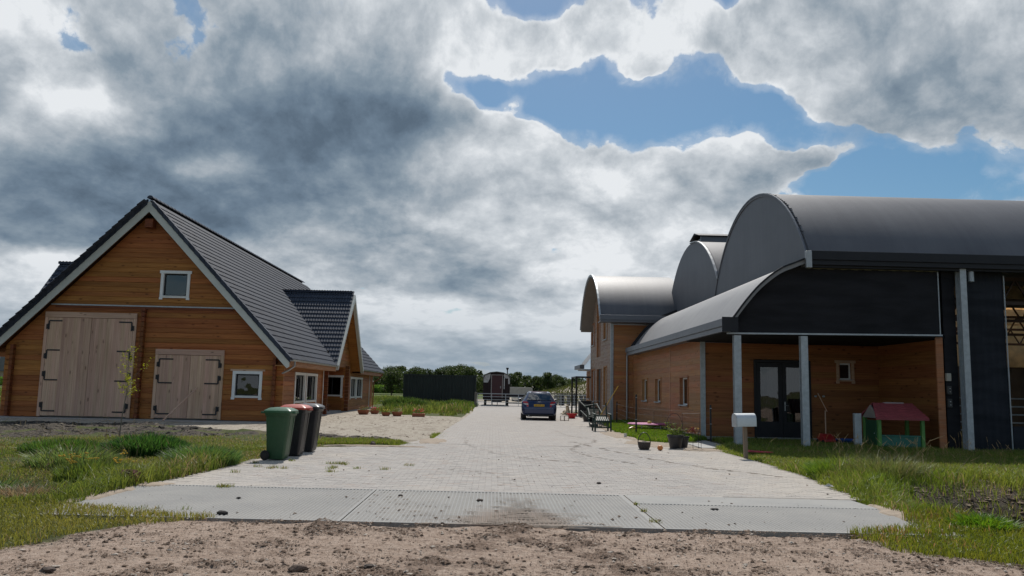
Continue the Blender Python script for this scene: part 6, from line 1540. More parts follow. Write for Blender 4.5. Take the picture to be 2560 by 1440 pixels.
# ================================================================ blue hatchback
M['car_blue'] = simple('blue_car_paint', (0.006, 0.020, 0.075), 0.32, 0.3, var=0.06, scale=2, coat=0.8)
M['car_glass'] = glassmat('car_glass', alpha=0.25, refl=2.2)
M['tail_red'] = simple('tail_light_red', (0.42, 0.012, 0.015), 0.2, coat=0.6, var=0.05)
M['tail_white'] = simple('tail_light_clear', (0.55, 0.50, 0.48), 0.2, coat=0.6, var=0.05)
M['plate'] = simple('yellow_plate', (0.62, 0.36, 0.02), 0.45, var=0.04)
def make_car(name, label, loc, rz, paint, detail=True):
    t = thing(name, label, 'car', loc, rz)
    st_ = [(0.00, .74, .33, .48, .58, .70), (0.07, .82, .27, .52, .62, .78), (0.13, .845, .25, .60, .68, .80), (0.17, .85, .24, .72, .80, .77), (0.22, .857, .24, .82, .925, .73), (0.26, .86, .24, .87, .965, .70), (0.45, .865, .22, .90, 1.19, .60), (0.62, .868, .21, .90, 1.355, .55), (0.72, .868, .21, .90, 1.395, .55), (1.1, .868, .2, .90, 1.425, .56), (2.0, .868, .2, .90, 1.425, .57), (2.5, .868, .2, .90, 1.36, .56), (3.1, .865, .2, .88, .98, .62), (3.7, .85, .22, .78, .88, .62), (4.05, .80, .26, .62, .72, .6), (4.15, .70, .32, .5, .58, .5)]
    rings = []
    for y, hw, zb, zl_, zt, ct_ in st_:
        h = [(0, zb), (hw * .85, zb), (hw * .97, zb + .05), (hw, zb + .12), (hw + .012, (zb + .1 + zl_) / 2), (hw - .005, zl_), (hw - .03, zl_ + .02)]
        a, b = hw - .03, zl_ + .02; c, d = ct_, zt - .05
        if d < b: d = b + 0.005; c = min(c, a)
        h += [(a * .66 + c * .34, b * .66 + d * .34), (a * .33 + c * .67, b * .33 + d * .67), (c, d), (c * .85, max(zt - .012, d + .001)), (0, max(zt, d + .004))]
        ring = [(x, y, z) for x, z in h] + [(-x, y, z) for x, z in h[-2:0:-1]]
        rings.append(ring)
    MB().loft(rings).build('body', paint, t, smooth=True)
    def qd(mb, pts, off): 
        pts = [Vector(p) for p in pts]; n = (pts[1] - pts[0]).cross(pts[3] - pts[0]).normalized(); mb.add([p + n * off for p in pts] + [p - n * 0.004 for p in pts], [(0, 1, 2, 3), (0, 4, 5, 1), (1, 5, 6, 2), (2, 6, 7, 3), (3, 7, 4, 0)])
    rw = MB(); qd(rw, [(-.62, .275, .985), (.62, .275, .985), (.50, .60, 1.325), (-.50, .60, 1.325)], 0.022); rw.build('rear_window', M['car_glass'], t, fixn=False)
    ws = MB(); qd(ws, [(.60, 3.02, 1.03), (-.60, 3.02, 1.03), (-.52, 2.53, 1.33), (.52, 2.53, 1.33)], 0.02); ws.build('windscreen', M['car_glass'], t, fixn=False)
    for s in (-1, 1):
        for ya, yb, yc, yd in ((0.78, 1.75, 1.75, 0.98), (1.82, 2.85, 2.45, 1.82)):
            sw = MB(); p = [(s * .843, ya, .945), (s * .843, yb, .945), (s * .60, yc, 1.345), (s * .60, yd, 1.345)]
            sw.face([(x + s * .016, y, z) for x, y, z in p]); sw.build('side_window', M['car_glass'], t, fixn=False)
    for x in (-.745, .745):
        for y in (0.78, 3.3):
            w = MB().lathe([(0.20, -.115), (0.29, -.12), (0.31, -.09), (0.31, .09), (0.29, .12), (0.20, .115)], 22).build('wheel', M['rubber'], t, smooth=True); w.location = (x, y, 0.305); w.rotation_euler = (0, R(90), 0)
            MB().lathe([(0, -.085), (0.06, -.09), (0.2, -.08), (0.2, .08), (0.06, .09), (0, .085)], 16).build('rim', M['zinc'], w, smooth=True)
    if not detail: return t
    for s in (-1, 1):
        pr = [(s * .53, .655), (s * .835, .655), (s * .838, .80), (s * .80, .92), (s * .60, .915), (s * .54, .84)]
        def lean(z): return 0.105 + (z - .62) * 0.33
        def lamp(pp, m, nm, par, o):
            mb = MB(); n = len(pp); mb.add([(x, lean(z) - o + abs(x) * 0.0 + max(0, abs(x) - .7) * .5, z) for x, z in pp] + [(x, lean(z) + .06, z) for x, z in pp], [tuple(range(n))] + [(i, (i + 1) % n, (i + 1) % n + n, i + n) for i in range(n)]); return mb.build(nm, m, par)
        l = lamp(pr, M['tail_red'], 'tail_light', t, 0.012)
        lamp([(s * .545, .755), (s * .80, .755), (s * .80, .815), (s * .56, .815)], M['tail_white'], 'clear_lens', l, 0.017)
    bp = MB(); bp.loft([[(x, y, z) for x, z in ((-hw, a), (hw, a), (hw, b), (-hw, b))] for y, hw, a, b in ((-.012, .72, .34, .56), (.05, .80, .30, .60))]); bp.build('bumper_moulding', paint, t, bevel=0.02)
    MB().box((-.80, .03, .56), (.80, .10, .585)).build('bumper_strip', M['black_plastic'], t, bevel=0.008)
    MB().box((-.70, .0, .205), (.70, .35, .30)).build('lower_apron', M['black_plastic'], t, bevel=0.03)
    MB().tube([(-.52, -.02, .22), (-.52, .3, .22)], 0.032, 10).build('exhaust', M['zinc'], t)
    MB().box((-.60, .3, .16), (-.35, .8, .24)).build('silencer', M['dark_metal'], t, bevel=0.03)
    MB().box((-.5, .5, .17), (.5, .6, .23)).build('axle_beam', M['dark_metal'], t)
    pl = MB().box((-.26, lean(.735) - .035, .675), (.26, lean(.735) - .020, .785)).build('number_plate', M['plate'], t, bevel=0.004)
    cu = bpy.data.curves.new('plate_text', 'FONT'); cu.body = 'XR-GP-51'; cu.size = 0.115; cu.align_x = 'CENTER'; cu.align_y = 'CENTER'; cu.extrude = 0.001; cu.space_character = 1.0
    tmp = bpy.data.objects.new('plate_text', cu); C.objects.link(tmp); bpy.context.view_layer.update()
    me = bpy.data.meshes.new_from_object(tmp.evaluated_get(bpy.context.evaluated_depsgraph_get())); bpy.data.objects.remove(tmp)
    me.materials.clear(); me.materials.append(simple('plate_ink', (0.012, 0.011, 0.010), 0.6)); o = inst('lettering', me, pl, (0, lean(.735) - .0375, .730), (R(90), 0, 0), (0.94, 0.80, 1))
    bd = MB()
    for k in range(4): bd.lathe([(0.022, -.003), (0.027, -.003), (0.027, .003), (0.022, .003)], 14, (0, 0, 0))
    MB().box((-.13, lean(.86) - .032, .853), (.13, lean(.86) - .02, .862)).build('trim_strip', M['zinc'], t)
    badge = MB(); badge.tube([(0.045 * math.cos(a) , lean(.895) - .03, .893 + 0.02 * math.sin(a)) for a in [6.283 * k / 12 for k in range(13)]], 0.004, 5); badge.build('badge', M['zinc'], t)
    wp = MB(); wp.tube([(0, .262, .985), (0, .24, 1.0)], 0.018, 8); wp.beam((0, .255, .995), (-.42, .262, 1.0), 0.018, 0.012); wp.build('rear_wiper', M['black_iron'], t)
    MB().tube([(0, .75, 1.40), (0, .66, 1.50)], 0.006, 5).build('aerial', M['black_iron'], t)
    MB().box((-.40, .68, 1.40), (.40, .78, 1.415)).build('brake_light', M['tail_red'], t)
    for s in (-1, 1):
        m_ = MB(); m_.loft([[(s * x, y, z) for x, z in ((.85, .93), (1.00, .93), (1.01, 1.03), (.87, 1.03))] for y in (2.55, 2.72)]); m_.build('wing_mirror', M['black_plastic'], t, bevel=0.02)
    for x in (-.38, .38):
        s_ = MB(); s_.box((x - .24, 1.15, .55), (x + .24, 1.27, 1.02)); s_.box((x - .10, 1.17, 1.02), (x + .10, 1.25, 1.18)); s_.build('seat', M['rubber'], t, bevel=0.03)
    return t
make_car('hatchback_car', 'dark blue hatchback parked on the paving, seen from behind with yellow number plate', (2.28, 40.0, 0.0), R(-1.2), M['car_blue'])
make_car('distant_car', 'silver grey car far off, visible through the bars of the gate', (3.75, 92, 0.0), R(12), simple('silver_paint', (0.30, 0.33, 0.38), 0.3, 0.6, coat=0.6), False)

# ================================================================ letter box
mbx = thing('letter_box', 'silver metal letter box on a wooden post at the edge of the grass', 'letter box', (6.02, 19.2, 0), R(6))
prof = [(-0.15, 0.74), (0.15, 0.74), (0.15, 0.93)] + [(0.15 * math.cos(a), 0.93 + 0.12 * math.sin(a)) for a in [math.pi * k / 10 for k in range(1, 10)]] + [(-0.15, 0.93)]
MB().prism(prof, 'x', -0.24, 0.24).build('box', simple('pale_aluminium', (0.55, 0.58, 0.60), 0.38, 0.35, var=0.05, scale=4), mbx, smooth=True, bevel=0.006)
MB().prism([(x * 1.05, 0.93 + (z - 0.93) * 1.05) for x, z in prof], 'x', -0.255, -0.235).build('lid', M['galv'], mbx, bevel=0.004)
MB().box((-0.045, -0.04, -0.3), (0.045, 0.04, 0.735)).build('post', wood('post_wood', (0.26, 0.20, 0.145), (0.17, 0.12, 0.085), vertical=True, local=True), mbx, bevel=0.006)
mbx.rotation_euler = (0, R(-1.5), R(4))

# ================================================================ sapling
def sapling(loc):
    t = thing('sapling', 'thin young tree with sparse yellow green leaves in front of the barn doors', 'young tree', loc)
    mb = MB(); r = random.Random(4); mb.tube([(0, 0, -0.1), (0.02, 0, 0.5), (0.10, 0, 1.2), (0.09, 0, 1.8), (0.05, 0, 2.45)], [0.016, 0.014, 0.011, 0.008, 0.003], 7)
    tips = []
    for k in range(26):
        z = 1.05 + 1.35 * (k / 26); a = r.uniform(0, 6.28); L = r.uniform(0.10, 0.32) * (1.25 - 0.35 * (z - 1)); x0 = 0.09
        mb.tube([(x0, 0, z), (x0 + math.cos(a) * L * .6, math.sin(a) * L * .6, z + 0.08), (x0 + math.cos(a) * L, math.sin(a) * L, z + 0.10)], [0.004, 0.003, 0.0015], 4, caps=False)
        tips.append((x0, z, a, L))
    mb.tube([(0.10, 0, 1.45), (0.35, 0, 1.72), (0.66, 0, 2.06)], [0.005, 0.004, 0.002], 4)
    mb.build('stem', simple('young_bark', (0.16, 0.13, 0.10), 0.8), t, smooth=True)
    V, F = [], []
    def leaf(c, s):
        u = Vector((r.gauss(0, 1), r.gauss(0, 1), r.gauss(0, .6))).normalized(); v = u.cross(Vector((r.gauss(0, 1), r.gauss(0, 1), r.gauss(0, 1)))).normalized(); c = Vector(c); n = len(V)
        V.extend([c - u * s, c - v * s * .42, c + u * s, c + v * s * .42]); F.append((n, n + 1, n + 2, n + 3))
    for x0, z, a, L in tips:
        for _ in range(int(7 + 20 * (1.0 if 1.15 < z < 1.6 else 0.25))):
            f = r.uniform(0.3, 1.15); leaf((x0 + math.cos(a) * L * f + r.gauss(0, .03), math.sin(a) * L * f + r.gauss(0, .03), z + 0.10 * f + r.gauss(0, .04)), r.uniform(0.018, 0.036))
    for _ in range(26): f = r.uniform(0.6, 1.05); leaf((0.1 + 0.58 * f + r.gauss(0, .04), r.gauss(0, .03), 1.45 + 0.62 * f + r.gauss(0, .05)), r.uniform(0.02, 0.036))
    MB().add(V, F).build('leaves', leafmat('sapling_leaf', (0.22, 0.24, 0.030), 0.5), t, fixn=False)
    return t
sapling((-9.95, 21.9, 0.0))

# ================================================================ weeds and flowers, each clump a thing
def clump(name, label, loc, rad, h, n, col, w=0.012, seed=0, cat='weed', lean=0.5, heads=None, group=None):
    t = thing(name, label, cat, (loc[0], loc[1], float(hgt(loc[0], loc[1]))), 0, group); r = np.random.default_rng(seed)
    q = rad * np.sqrt(r.uniform(0, 1, n)); a = r.uniform(0, 6.283, n); x, y = np.cos(a) * q, np.sin(a) * q; hh = h * r.uniform(0.5, 1.1, n) * (1 - 0.45 * (q / rad) ** 2)
    la_ = a + r.normal(0, .6, n); l = hh * lean * (0.25 + q / rad) * r.uniform(.4, 1.2, n); b = r.uniform(0, 6.283, n); dx, dy = np.cos(b) * w / 2, np.sin(b) * w / 2; lx, ly = np.cos(la_) * l, np.sin(la_) * l; z = np.zeros(n)
    P = [np.stack([x - dx, y - dy, z], -1), np.stack([x + dx, y + dy, z], -1), np.stack([x - dx + lx * .4, y - dy + ly * .4, hh * .65], -1), np.stack([x + dx + lx * .4, y + dy + ly * .4, hh * .65], -1), np.stack([x + lx, y + ly, hh * (1 - .15 * r.uniform(0, 1, n))], -1)]
    F = (np.array([(0, 1, 3), (0, 3, 2), (2, 3, 4)])[None] + (np.arange(n) * 5)[:, None, None]).reshape(-1, 3)
    cc = np.array(col) * r.uniform(.6, 1.4, (n, 1)) * np.array([1, 1, 1]); cc[:, 0] *= r.uniform(.8, 1.15, n)
    link('leaves', fastmesh('leaves', np.stack(P, 1).reshape(-1, 3), F, M['blade'], np.repeat(cc, 5, 0)), t)
    if heads:
        hc, hn, hs = heads; mb = MB(); rr = random.Random(seed)
        for _ in range(hn):
            aa, qq = rr.uniform(0, 6.28), rad * math.sqrt(rr.random()); X_, Y_ = math.cos(aa) * qq, math.sin(aa) * qq; Z_ = h * rr.uniform(.75, 1.1)
            mb.tube([(X_ * .8, Y_ * .8, 0), (X_, Y_, Z_)], 0.0025, 3, m=1, caps=False)
            for k in range(5): mb.lathe([(0, 0), (hs, 0.006), (hs * .6, 0.016), (0, 0.018)], 6, (X_ + rr.gauss(0, .025), Y_ + rr.gauss(0, .025), Z_ + rr.gauss(0, .015)))
        mb.build('flowers', [leafmat('flower_' + name, hc, 0.2), M['blade_plain']], t)['kind'] = 'stuff'
    return t
M['blade_plain'] = leafmat('stem_green', (0.10, 0.15, 0.035), 0.3)
clump('weed_clump', 'dark green bushy weeds right of the foot of the sapling', (-7.1, 16.9), 0.75, 0.48, 3800, (0.04, 0.095, 0.022), 0.024, 1)
clump('weed_clump', 'low green weeds left of the foot of the sapling', (-9.0, 17.3), 0.8, 0.32, 2600, (0.06, 0.115, 0.025), 0.02, 7)
clump('reed_clump', 'blue green reed clump beside the green bin', (-5.35, 15.2), 0.62, 0.42, 2600, (0.085, 0.15, 0.042), 0.013, 2, lean=0.8)
clump('reed_clump', 'broad leaved reeds at the left edge above the dry grass', (-7.4, 11.9), 0.8, 0.58, 1500, (0.10, 0.155, 0.05), 0.022, 3, lean=0.9)
clump('reed_clump', 'tall pale reeds in the middle of the left verge', (-7.3, 14.4), 0.7, 0.42, 1100, (0.12, 0.165, 0.05), 0.017, 4, lean=0.9)
clump('ragwort', 'yellow flowering weed near the end of the ribbed slabs', (-6.1, 12.7), 0.55, 0.36, 1500, (0.10, 0.14, 0.03), 0.012, 5, heads=((0.55, 0.36, 0.015), 16, 0.018))
clump('dry_grass_tuft', 'straw coloured dry grass tuft at the left end of the slabs', (-5.9, 10.6), 0.42, 0.22, 800, (0.20, 0.155, 0.085), 0.008, 6, lean=1.2)
clump('dry_grass_tuft', 'brown dead stalks leaning over the right ditch', (6.9, 10.8), 0.6, 0.42, 1500, (0.22, 0.13, 0.08), 0.008, 8, lean=1.1)
clump('dry_grass_tuft', 'tawny dry grass on the right bank near the picture edge', (7.6, 9.6), 0.7, 0.3, 2000, (0.27, 0.19, 0.10), 0.008, 9, lean=1.2)
clump('tall_grass_tuft', 'tall thin grass with dark foot beside the right paving edge', (6.75, 13.8), 0.55, 0.5, 1000, (0.13, 0.14, 0.05), 0.007, 10, lean=1.0)
clump('tall_grass_tuft', 'bright green tuft on the right verge behind the tall dry grass', (6.35, 14.9), 0.5, 0.34, 1800, (0.11, 0.19, 0.03), 0.010, 11, lean=0.9)
clump('weed_clump', 'small leafy green weed right of the slab end', (5.75, 9.5), 0.34, 0.22, 900, (0.10, 0.19, 0.025), 0.014, 12, lean=0.9)
clump('weed_clump', 'dark green weeds at the foot of the container', (-6.8, 62), 1.6, 0.9, 1500, (0.05, 0.085, 0.022), 0.06, 13)
clump('weed_clump', 'bushy weeds at the right foot of the container', (-3.0, 68), 1.7, 0.7, 1500, (0.06, 0.095, 0.022), 0.06, 14)
clump('weed_clump', 'weeds growing where sand and field meet', (-6.0, 52), 1.0, 0.55, 1300, (0.055, 0.095, 0.022), 0.04, 15)

# ================================================================ stones, clods, litter lying about
def rock(name, label, loc, s, col, seed, cat='clod', sc=(1, .7, .5)):
    r = random.Random(seed); bm = bmesh.new(); bmesh.ops.create_icosphere(bm, subdivisions=2, radius=1.0)
    for v in bm.verts: v.co *= r.uniform(0.78, 1.15); v.co = Vector((v.co.x * sc[0], v.co.y * sc[1], v.co.z * sc[2])) * s
    me = bpy.data.meshes.new(name); bm.to_mesh(me); bm.free(); me.materials.append(simple(name + '_mat', col, 0.9, var=0.3, scale=8, bmp=0.01, bscale=30)); o = bpy.data.objects.new(name, me); C.objects.link(o); o.location = (loc[0], loc[1], loc[2] if len(loc) > 2 else s * sc[2] * 0.6); o.rotation_euler = (0, 0, r.uniform(-.4, .4)); return tag(o, label, cat)
rock('soil_clod', 'long black clod lying on the left ribbed slab', (-3.08, 9.50), 0.075, (0.022, 0.018, 0.017), 1, sc=(1.1, .45, .4))
rock('soil_clod', 'small dark clod on the middle slab near its left joint', (-1.25, 11.35), 0.035, (0.05, 0.038, 0.03), 2)
rock('soil_clod', 'dark clod at the back of the wheel soil on the middle slab', (-0.15, 11.0), 0.045, (0.06, 0.042, 0.032), 3)
rock('soil_clod', 'flat dark clod on the right slab', (2.9, 10.6), 0.05, (0.05, 0.045, 0.042), 4, sc=(1.2, .6, .35))
rock('soil_clod', 'dark clod on the bricks far right of the road', (1.75, 13.3), 0.04, (0.07, 0.055, 0.045), 5)
rock('soil_clod', 'clod on the left slab behind the long black one', (-3.3, 10.8), 0.035, (0.04, 0.034, 0.03), 6)
rock('soil_clod', 'large brown clod at the bottom edge, left of the middle', (-1.55, 6.75), 0.075, (0.11, 0.075, 0.055), 7, sc=(1.2, .8, .5))
rock('soil_clod', 'dark lump on the dirt road near the lower left corner', (-3.45, 6.55), 0.06, (0.07, 0.05, 0.04), 8)
rock('soil_clod', 'dark lump on the dirt road left of the wheel tracks', (-1.0, 6.9), 0.05, (0.06, 0.045, 0.036), 9)
rock('round_stone', 'round dark stone at the sandy edge of the paving beyond the bins', (-3.05, 20.85), 0.075, (0.08, 0.06, 0.05), 10, 'stone', (1, 1, .9))
rock('rusty_stone', 'reddish brown lump in the weeds at the left end of the paving', (-5.25, 11.95, 0.12), 0.17, (0.13, 0.05, 0.035), 11, 'stone', (1.1, .7, .7))
pp = MB(); pp.face([(-.10, 0, .01), (.0, -.03, .03), (.11, .0, .012), (.05, .06, .04)]).face([(-.05, .02, .02), (.02, .05, .06), (.10, .04, .03), (.04, .08, .02)])
o = pp.build('paper_scrap', simple('white_paper', (0.6, 0.6, 0.58), 0.7), None); o.location = (5.5, 13.25, 0.02); tag(o, 'crumpled white paper at the grassy right edge of the paving', 'litter')

# ================================================================ flower bowls by the log house
def bowl(label, loc, s, flower, n, box=False):
    t = thing('flower_bowl', label, 'flower pot', loc, 0, 'terracotta bowls on the sand')
    if box: MB().box((-.32 * s, -.12 * s, 0), (.32 * s, .12 * s, .18 * s)).build('bowl', M['terracotta'], t, bevel=0.02)
    else: MB().lathe([(0.0, 0), (.19 * s, 0), (.25 * s, .10 * s), (.28 * s, .2 * s), (.29 * s, .22 * s), (.26 * s, .22 * s), (.22 * s, .15 * s), (0, .14 * s)], 18).build('bowl', M['terracotta'], t, smooth=True)
    r = random.Random(int(loc[0] * 100)); V, F, V2, F2_ = [], [], [], []
    for i in range(n):
        a, q = r.uniform(0, 6.28), .26 * s * math.sqrt(r.random()); c = Vector((math.cos(a) * q * (1.1 if box else 1), math.sin(a) * q * (.45 if box else 1), .2 * s + r.uniform(.0, .16) * s))
        u = Vector((r.gauss(0, 1), r.gauss(0, 1), r.gauss(0, 1))).normalized(); v = u.cross(Vector((r.gauss(0, 1), r.gauss(0, 1), r.gauss(0, 1)))).normalized(); k = r.uniform(.02, .04)
        T = (V2, F2_) if i % 3 == 0 else (V, F); m_ = len(T[0]); cc = c + Vector((0, 0, .05 * s)) if i % 3 == 0 else c
        T[0].extend([cc - u * k, cc - v * k * .7, cc + u * k, cc + v * k * .7]); T[1].append((m_, m_ + 1, m_ + 2, m_ + 3))
    MB().add(V, F).build('foliage', M['blade_plain'], t, fixn=False); MB().add(V2, F2_).build('flowers', leafmat('petal', flower, 0.3), t, fixn=False); return t
bowl('large terracotta bowl with fading plants against the log house corner', (-6.85, 42.9, 0), 1.15, (0.28, 0.16, 0.10), 120)
bowl('terracotta bowl with red flowers just behind the large one', (-6.45, 44.2, 0), .9, (0.55, 0.03, 0.06), 130)
bowl('terracotta bowl with yellow green flowers, left of a pair on the sand', (-5.5, 41.7, 0), .85, (0.45, 0.42, 0.10), 140)
bowl('terracotta bowl with grey grassy plants, right of a pair on the sand', (-4.95, 41.9, 0), 1.0, (0.30, 0.28, 0.16), 120)
bowl('oblong terracotta box with red and pink flowers on the sand', (-3.8, 41.4, 0), 1.0, (0.60, 0.03, 0.05), 160, True)
# leaning plank and stool
pk = MB().beam((-12.7, 31.5, 0.02), (-11.95, 32.78, 1.28), 0.09, 0.03).build('leaning_plank', M['raw_trim'], None); tag(pk, 'loose pale plank leaning against the smaller barn door', 'plank')
stl = thing('wooden_stool', 'small dark stool in the recess beside the log house', 'stool', (-9.35, 45.6, 0))
MB().lathe([(0, .42), (.17, .42), (.17, .46), (0, .46)], 14).build('seat', M['log_dark'], stl)
for a in (45, 135, 225, 315): MB().beam((math.cos(R(a)) * .17, math.sin(R(a)) * .17, 0), (math.cos(R(a)) * .11, math.sin(R(a)) * .11, .42), .03, .03).build('leg', M['log_dark'], stl)

# ================================================================ things along the barn wall
bk = thing('wicker_basket', 'dark round basket with a hoop handle on the sandy paving', 'basket', (4.0, 21.35, 0.0))
MB().lathe([(0, .01), (.13, .01), (.16, .08), (.175, .19), (.16, .19), (.14, .10), (0, .09)], 18).build('bowl', simple('dark_wicker', (0.045, 0.035, 0.03), 0.8, var=.4, scale=30, bmp=.01, bscale=60), bk)
MB().tube([(.165 * math.cos(a), 0, .17 + .27 * math.sin(a)) for a in [math.pi * k / 14 for k in range(15)]], .011, 6).build('handle', M['black_iron'], bk)
MB().lathe([(0, .16), (.12, .15), (.1, .19), (.04, .215), (0, .22)], 12).build('soil', simple('potting_soil', (0.06, 0.05, 0.045), .95, var=.4, scale=30), bk)
bl = MB().lathe([(.075 * math.cos(a), .07 + .07 * math.sin(a)) for a in [-math.pi / 2 + math.pi * k / 10 for k in range(11)]], 14).build('toy_ball', simple('orange_ball', (0.50, 0.17, 0.04), .5, var=.2), None, smooth=True); bl.location = (4.36, 21.05, 0); tag(bl, 'small orange ball lying between the basket and the black pot', 'ball')
def pot(label, loc, s, plant=None, cat='flower pot'):
    t = thing('plant_pot', label, cat, loc); MB().lathe([(0, .0), (.15 * s, 0), (.20 * s, .30 * s), (.225 * s, .31 * s), (.225 * s, .37 * s), (.20 * s, .37 * s), (.19 * s, .30 * s), (0, .29 * s)], 20).build('pot', M['black_plastic'], t, smooth=True)
    if plant:
        r = random.Random(3); st2, V, F = MB(), [], []
        for k in range(plant[0]):
            a = r.uniform(0, 6.28); L = r.uniform(.15, .4) * (2.1 if k in (1, 4) else 1); dx, dy = math.cos(a) * L * .6, math.sin(a) * L * .3
            if k in (1, 4): dx = -abs(dx) * 1.5
            p = [Vector((0, 0, .28 * s)), Vector((dx * .5, dy * .5, .28 * s + L * .6)), Vector((dx, dy, .28 * s + L * .95))]; st2.tube(p, [.006, .004, .002], 4, caps=False)
            for _ in range(16):
                f = r.random(); c = p[0].lerp(p[1], f * 2) if f < .5 else p[1].lerp(p[2], f * 2 - 1); c = c + Vector((r.gauss(0, .03), r.gauss(0, .03), r.gauss(0, .03))); u = Vector((r.gauss(0, 1), r.gauss(0, 1), r.gauss(0, .6))).normalized(); v = u.cross(Vector((r.gauss(0, 1), r.gauss(0, 1), r.gauss(0, 1)))).normalized(); q = r.uniform(.025, .045); m_ = len(V)
                V.extend([c - u * q, c - v * q * .5, c + u * q, c + v * q * .5]); F.append((m_, m_ + 1, m_ + 2, m_ + 3))
        st2.build('stem', M['blade_plain'], t); MB().add(V, F).build('leaves', leafmat('pot_leaf', plant[1], .4), t, fixn=False)
    return t
pot('tall black pot with a leafy rose, front one by the wire stand', (4.95, 21.9, 0), 1.0, (9, (0.13, 0.17, 0.04)))
pot('black pot half hidden behind the one with the rose', (5.25, 22.35, 0), .85, (3, (0.10, 0.13, 0.04)))
ws_ = thing('wire_stand', 'thin wire plant stand holding a bowl of dark red and yellow flowers', 'plant stand', (5.35, 21.7, 0))
for x, y in ((-.22, -.12), (0, -.12), (.22, -.12), (-.22, .15), (.22, .15)): MB().tube([(x, y, 0), (x, y, .44 if x == 0 else .48)], .006, 5).build('leg', M['black_iron'], ws_)
mb = MB(); mb.tube([(-.22, -.12, .2), (.22, -.12, .2)], .006, 5); mb.tube([(-.22, .15, .44), (.22, .15, .44), (.22, -.12, .44), (-.22, -.12, .44), (-.22, .15, .44)], .006, 5)
mb.tube([(-.22, .15, .44), (-.22, .15, .95), (.25, .15, .95), (.25, .15, .44)], .006, 5)
mb.tube([(-.45 + .22 * math.cos(a), .1, .6 + .35 * math.sin(a)) for a in [math.pi * k / 10 for k in range(11)]], .006, 5); mb.build('frame', M['black_iron'], ws_)
V, F, r = [], [], random.Random(9)
for _ in range(60):
    c = Vector((r.gauss(0, .08), r.gauss(0, .06), .50 + r.uniform(-.06, .08))); u = Vector((r.gauss(0, 1), r.gauss(0, 1), r.gauss(0, 1))).normalized(); v = u.cross(Vector((1, .3, .2))).normalized(); m_ = len(V); q = .03; V.extend([c - u * q, c - v * q, c + u * q, c + v * q]); F.append((m_, m_ + 1, m_ + 2, m_ + 3))
hb = thing('flower_basket', 'dark red and straw yellow flowers in the wire plant stand', 'flowers', (5.35, 21.7, 0)); MB().add(V[:140], F[:35]).build('flowers', leafmat('dark_petals', (0.13, 0.03, 0.03), .3), hb, fixn=False); MB().add([v for v in V[140:]], [tuple(i - 140 for i in f) for f in F[35:]]).build('straw_flowers', leafmat('straw_petals', (0.34, 0.22, 0.08), .3), hb, fixn=False)
cup = MB().lathe([(0, 0), (.045, 0), (.055, .14), (.048, .14), (0, .02)], 12).build('paper_cup', simple('cup_white', (0.62, 0.60, 0.54), .5), None); cup.location = (4.38, 26.7, 0); tag(cup, 'small white cup left on the sand at the lawn corner', 'cup')
yt = MB().tube([(.0, 0, .02), (.05, 0, .12), (.17, .02, .17), (.30, .03, .13), (.36, .03, .04)], .035, 8).build('toy_hose', simple('yellow_toy', (0.50, 0.30, 0.05), .4), None, smooth=True); yt.location = (4.95, 29.6, 0.04); tag(yt, 'curved yellow toy in the grass beside the fence post', 'toy')
# pink trampoline top / paddling disc on short legs
tp = thing('garden_trampoline', 'low round pink rimmed trampoline on the lawn by the wall', 'trampoline', (6.0, 31.2, 0))
tp.scale = (0.95, 0.9, 1)
mb = MB(); mb.lathe([(.62, .30), (.80, .31), (.84, .28), (.80, .255), (.62, .26)], 28); mb.build('rim_pad', simple('pink_pad', (0.42, 0.10, 0.26), .5, var=.25, scale=7), tp, smooth=True)
MB().lathe([(0, .275), (.63, .28), (.63, .285), (0, .28)], 28).build('mat', simple('lilac_mat', (0.22, 0.14, 0.20), .7, var=.3, scale=10), tp)
for k in range(6): a = k * math.pi / 3; MB().tube([(.75 * math.cos(a), .75 * math.sin(a), .28), (.75 * math.cos(a), .75 * math.sin(a), 0)], .015, 6).build('leg', M['galv'], tp)
yb = MB().lathe([(0, 0), (.07, .01), (.09, .06), (.05, .11), (0, .12)], 8).build('yellow_toy', simple('toy_yellow', (0.55, 0.50, 0.12), .5), None); yb.location = (6.05, 31.2, .285); tag(yb, 'little yellow toy lying on the pink trampoline', 'toy')
# wire fence
fc_ = thing('wire_fence', 'thin dark posts with nearly invisible wires round the small lawn', 'fence', (4.9, 27.7, 0))
fps = [(5.55, 36.2, 1.05), (4.92, 27.75, 1.42), (6.78, 25.1, 1.15)]
for x, y, h in fps:
    p = MB().box((x - .025, y - .02, -.1), (x + .025, y + .02, h)).build('post', M['black_iron'], fc_, world=True)
    for z in (.55, h - .12): MB().box((x - .03, y - .035, z), (x + .03, y - .021, z + .02)).build('insulator', M['zinc'], p, world=True)
for z in (.35, .55, .75, .95):
    for a, b in zip(fps[:-1], fps[1:]): MB().tube([(a[0], a[1] - .03, z), ((a[0] + b[0]) / 2, (a[1] + b[1]) / 2, z - .03), (b[0], b[1] - .03, z)], .0014, 4).build('wire', M['zinc'], fc_, world=True)
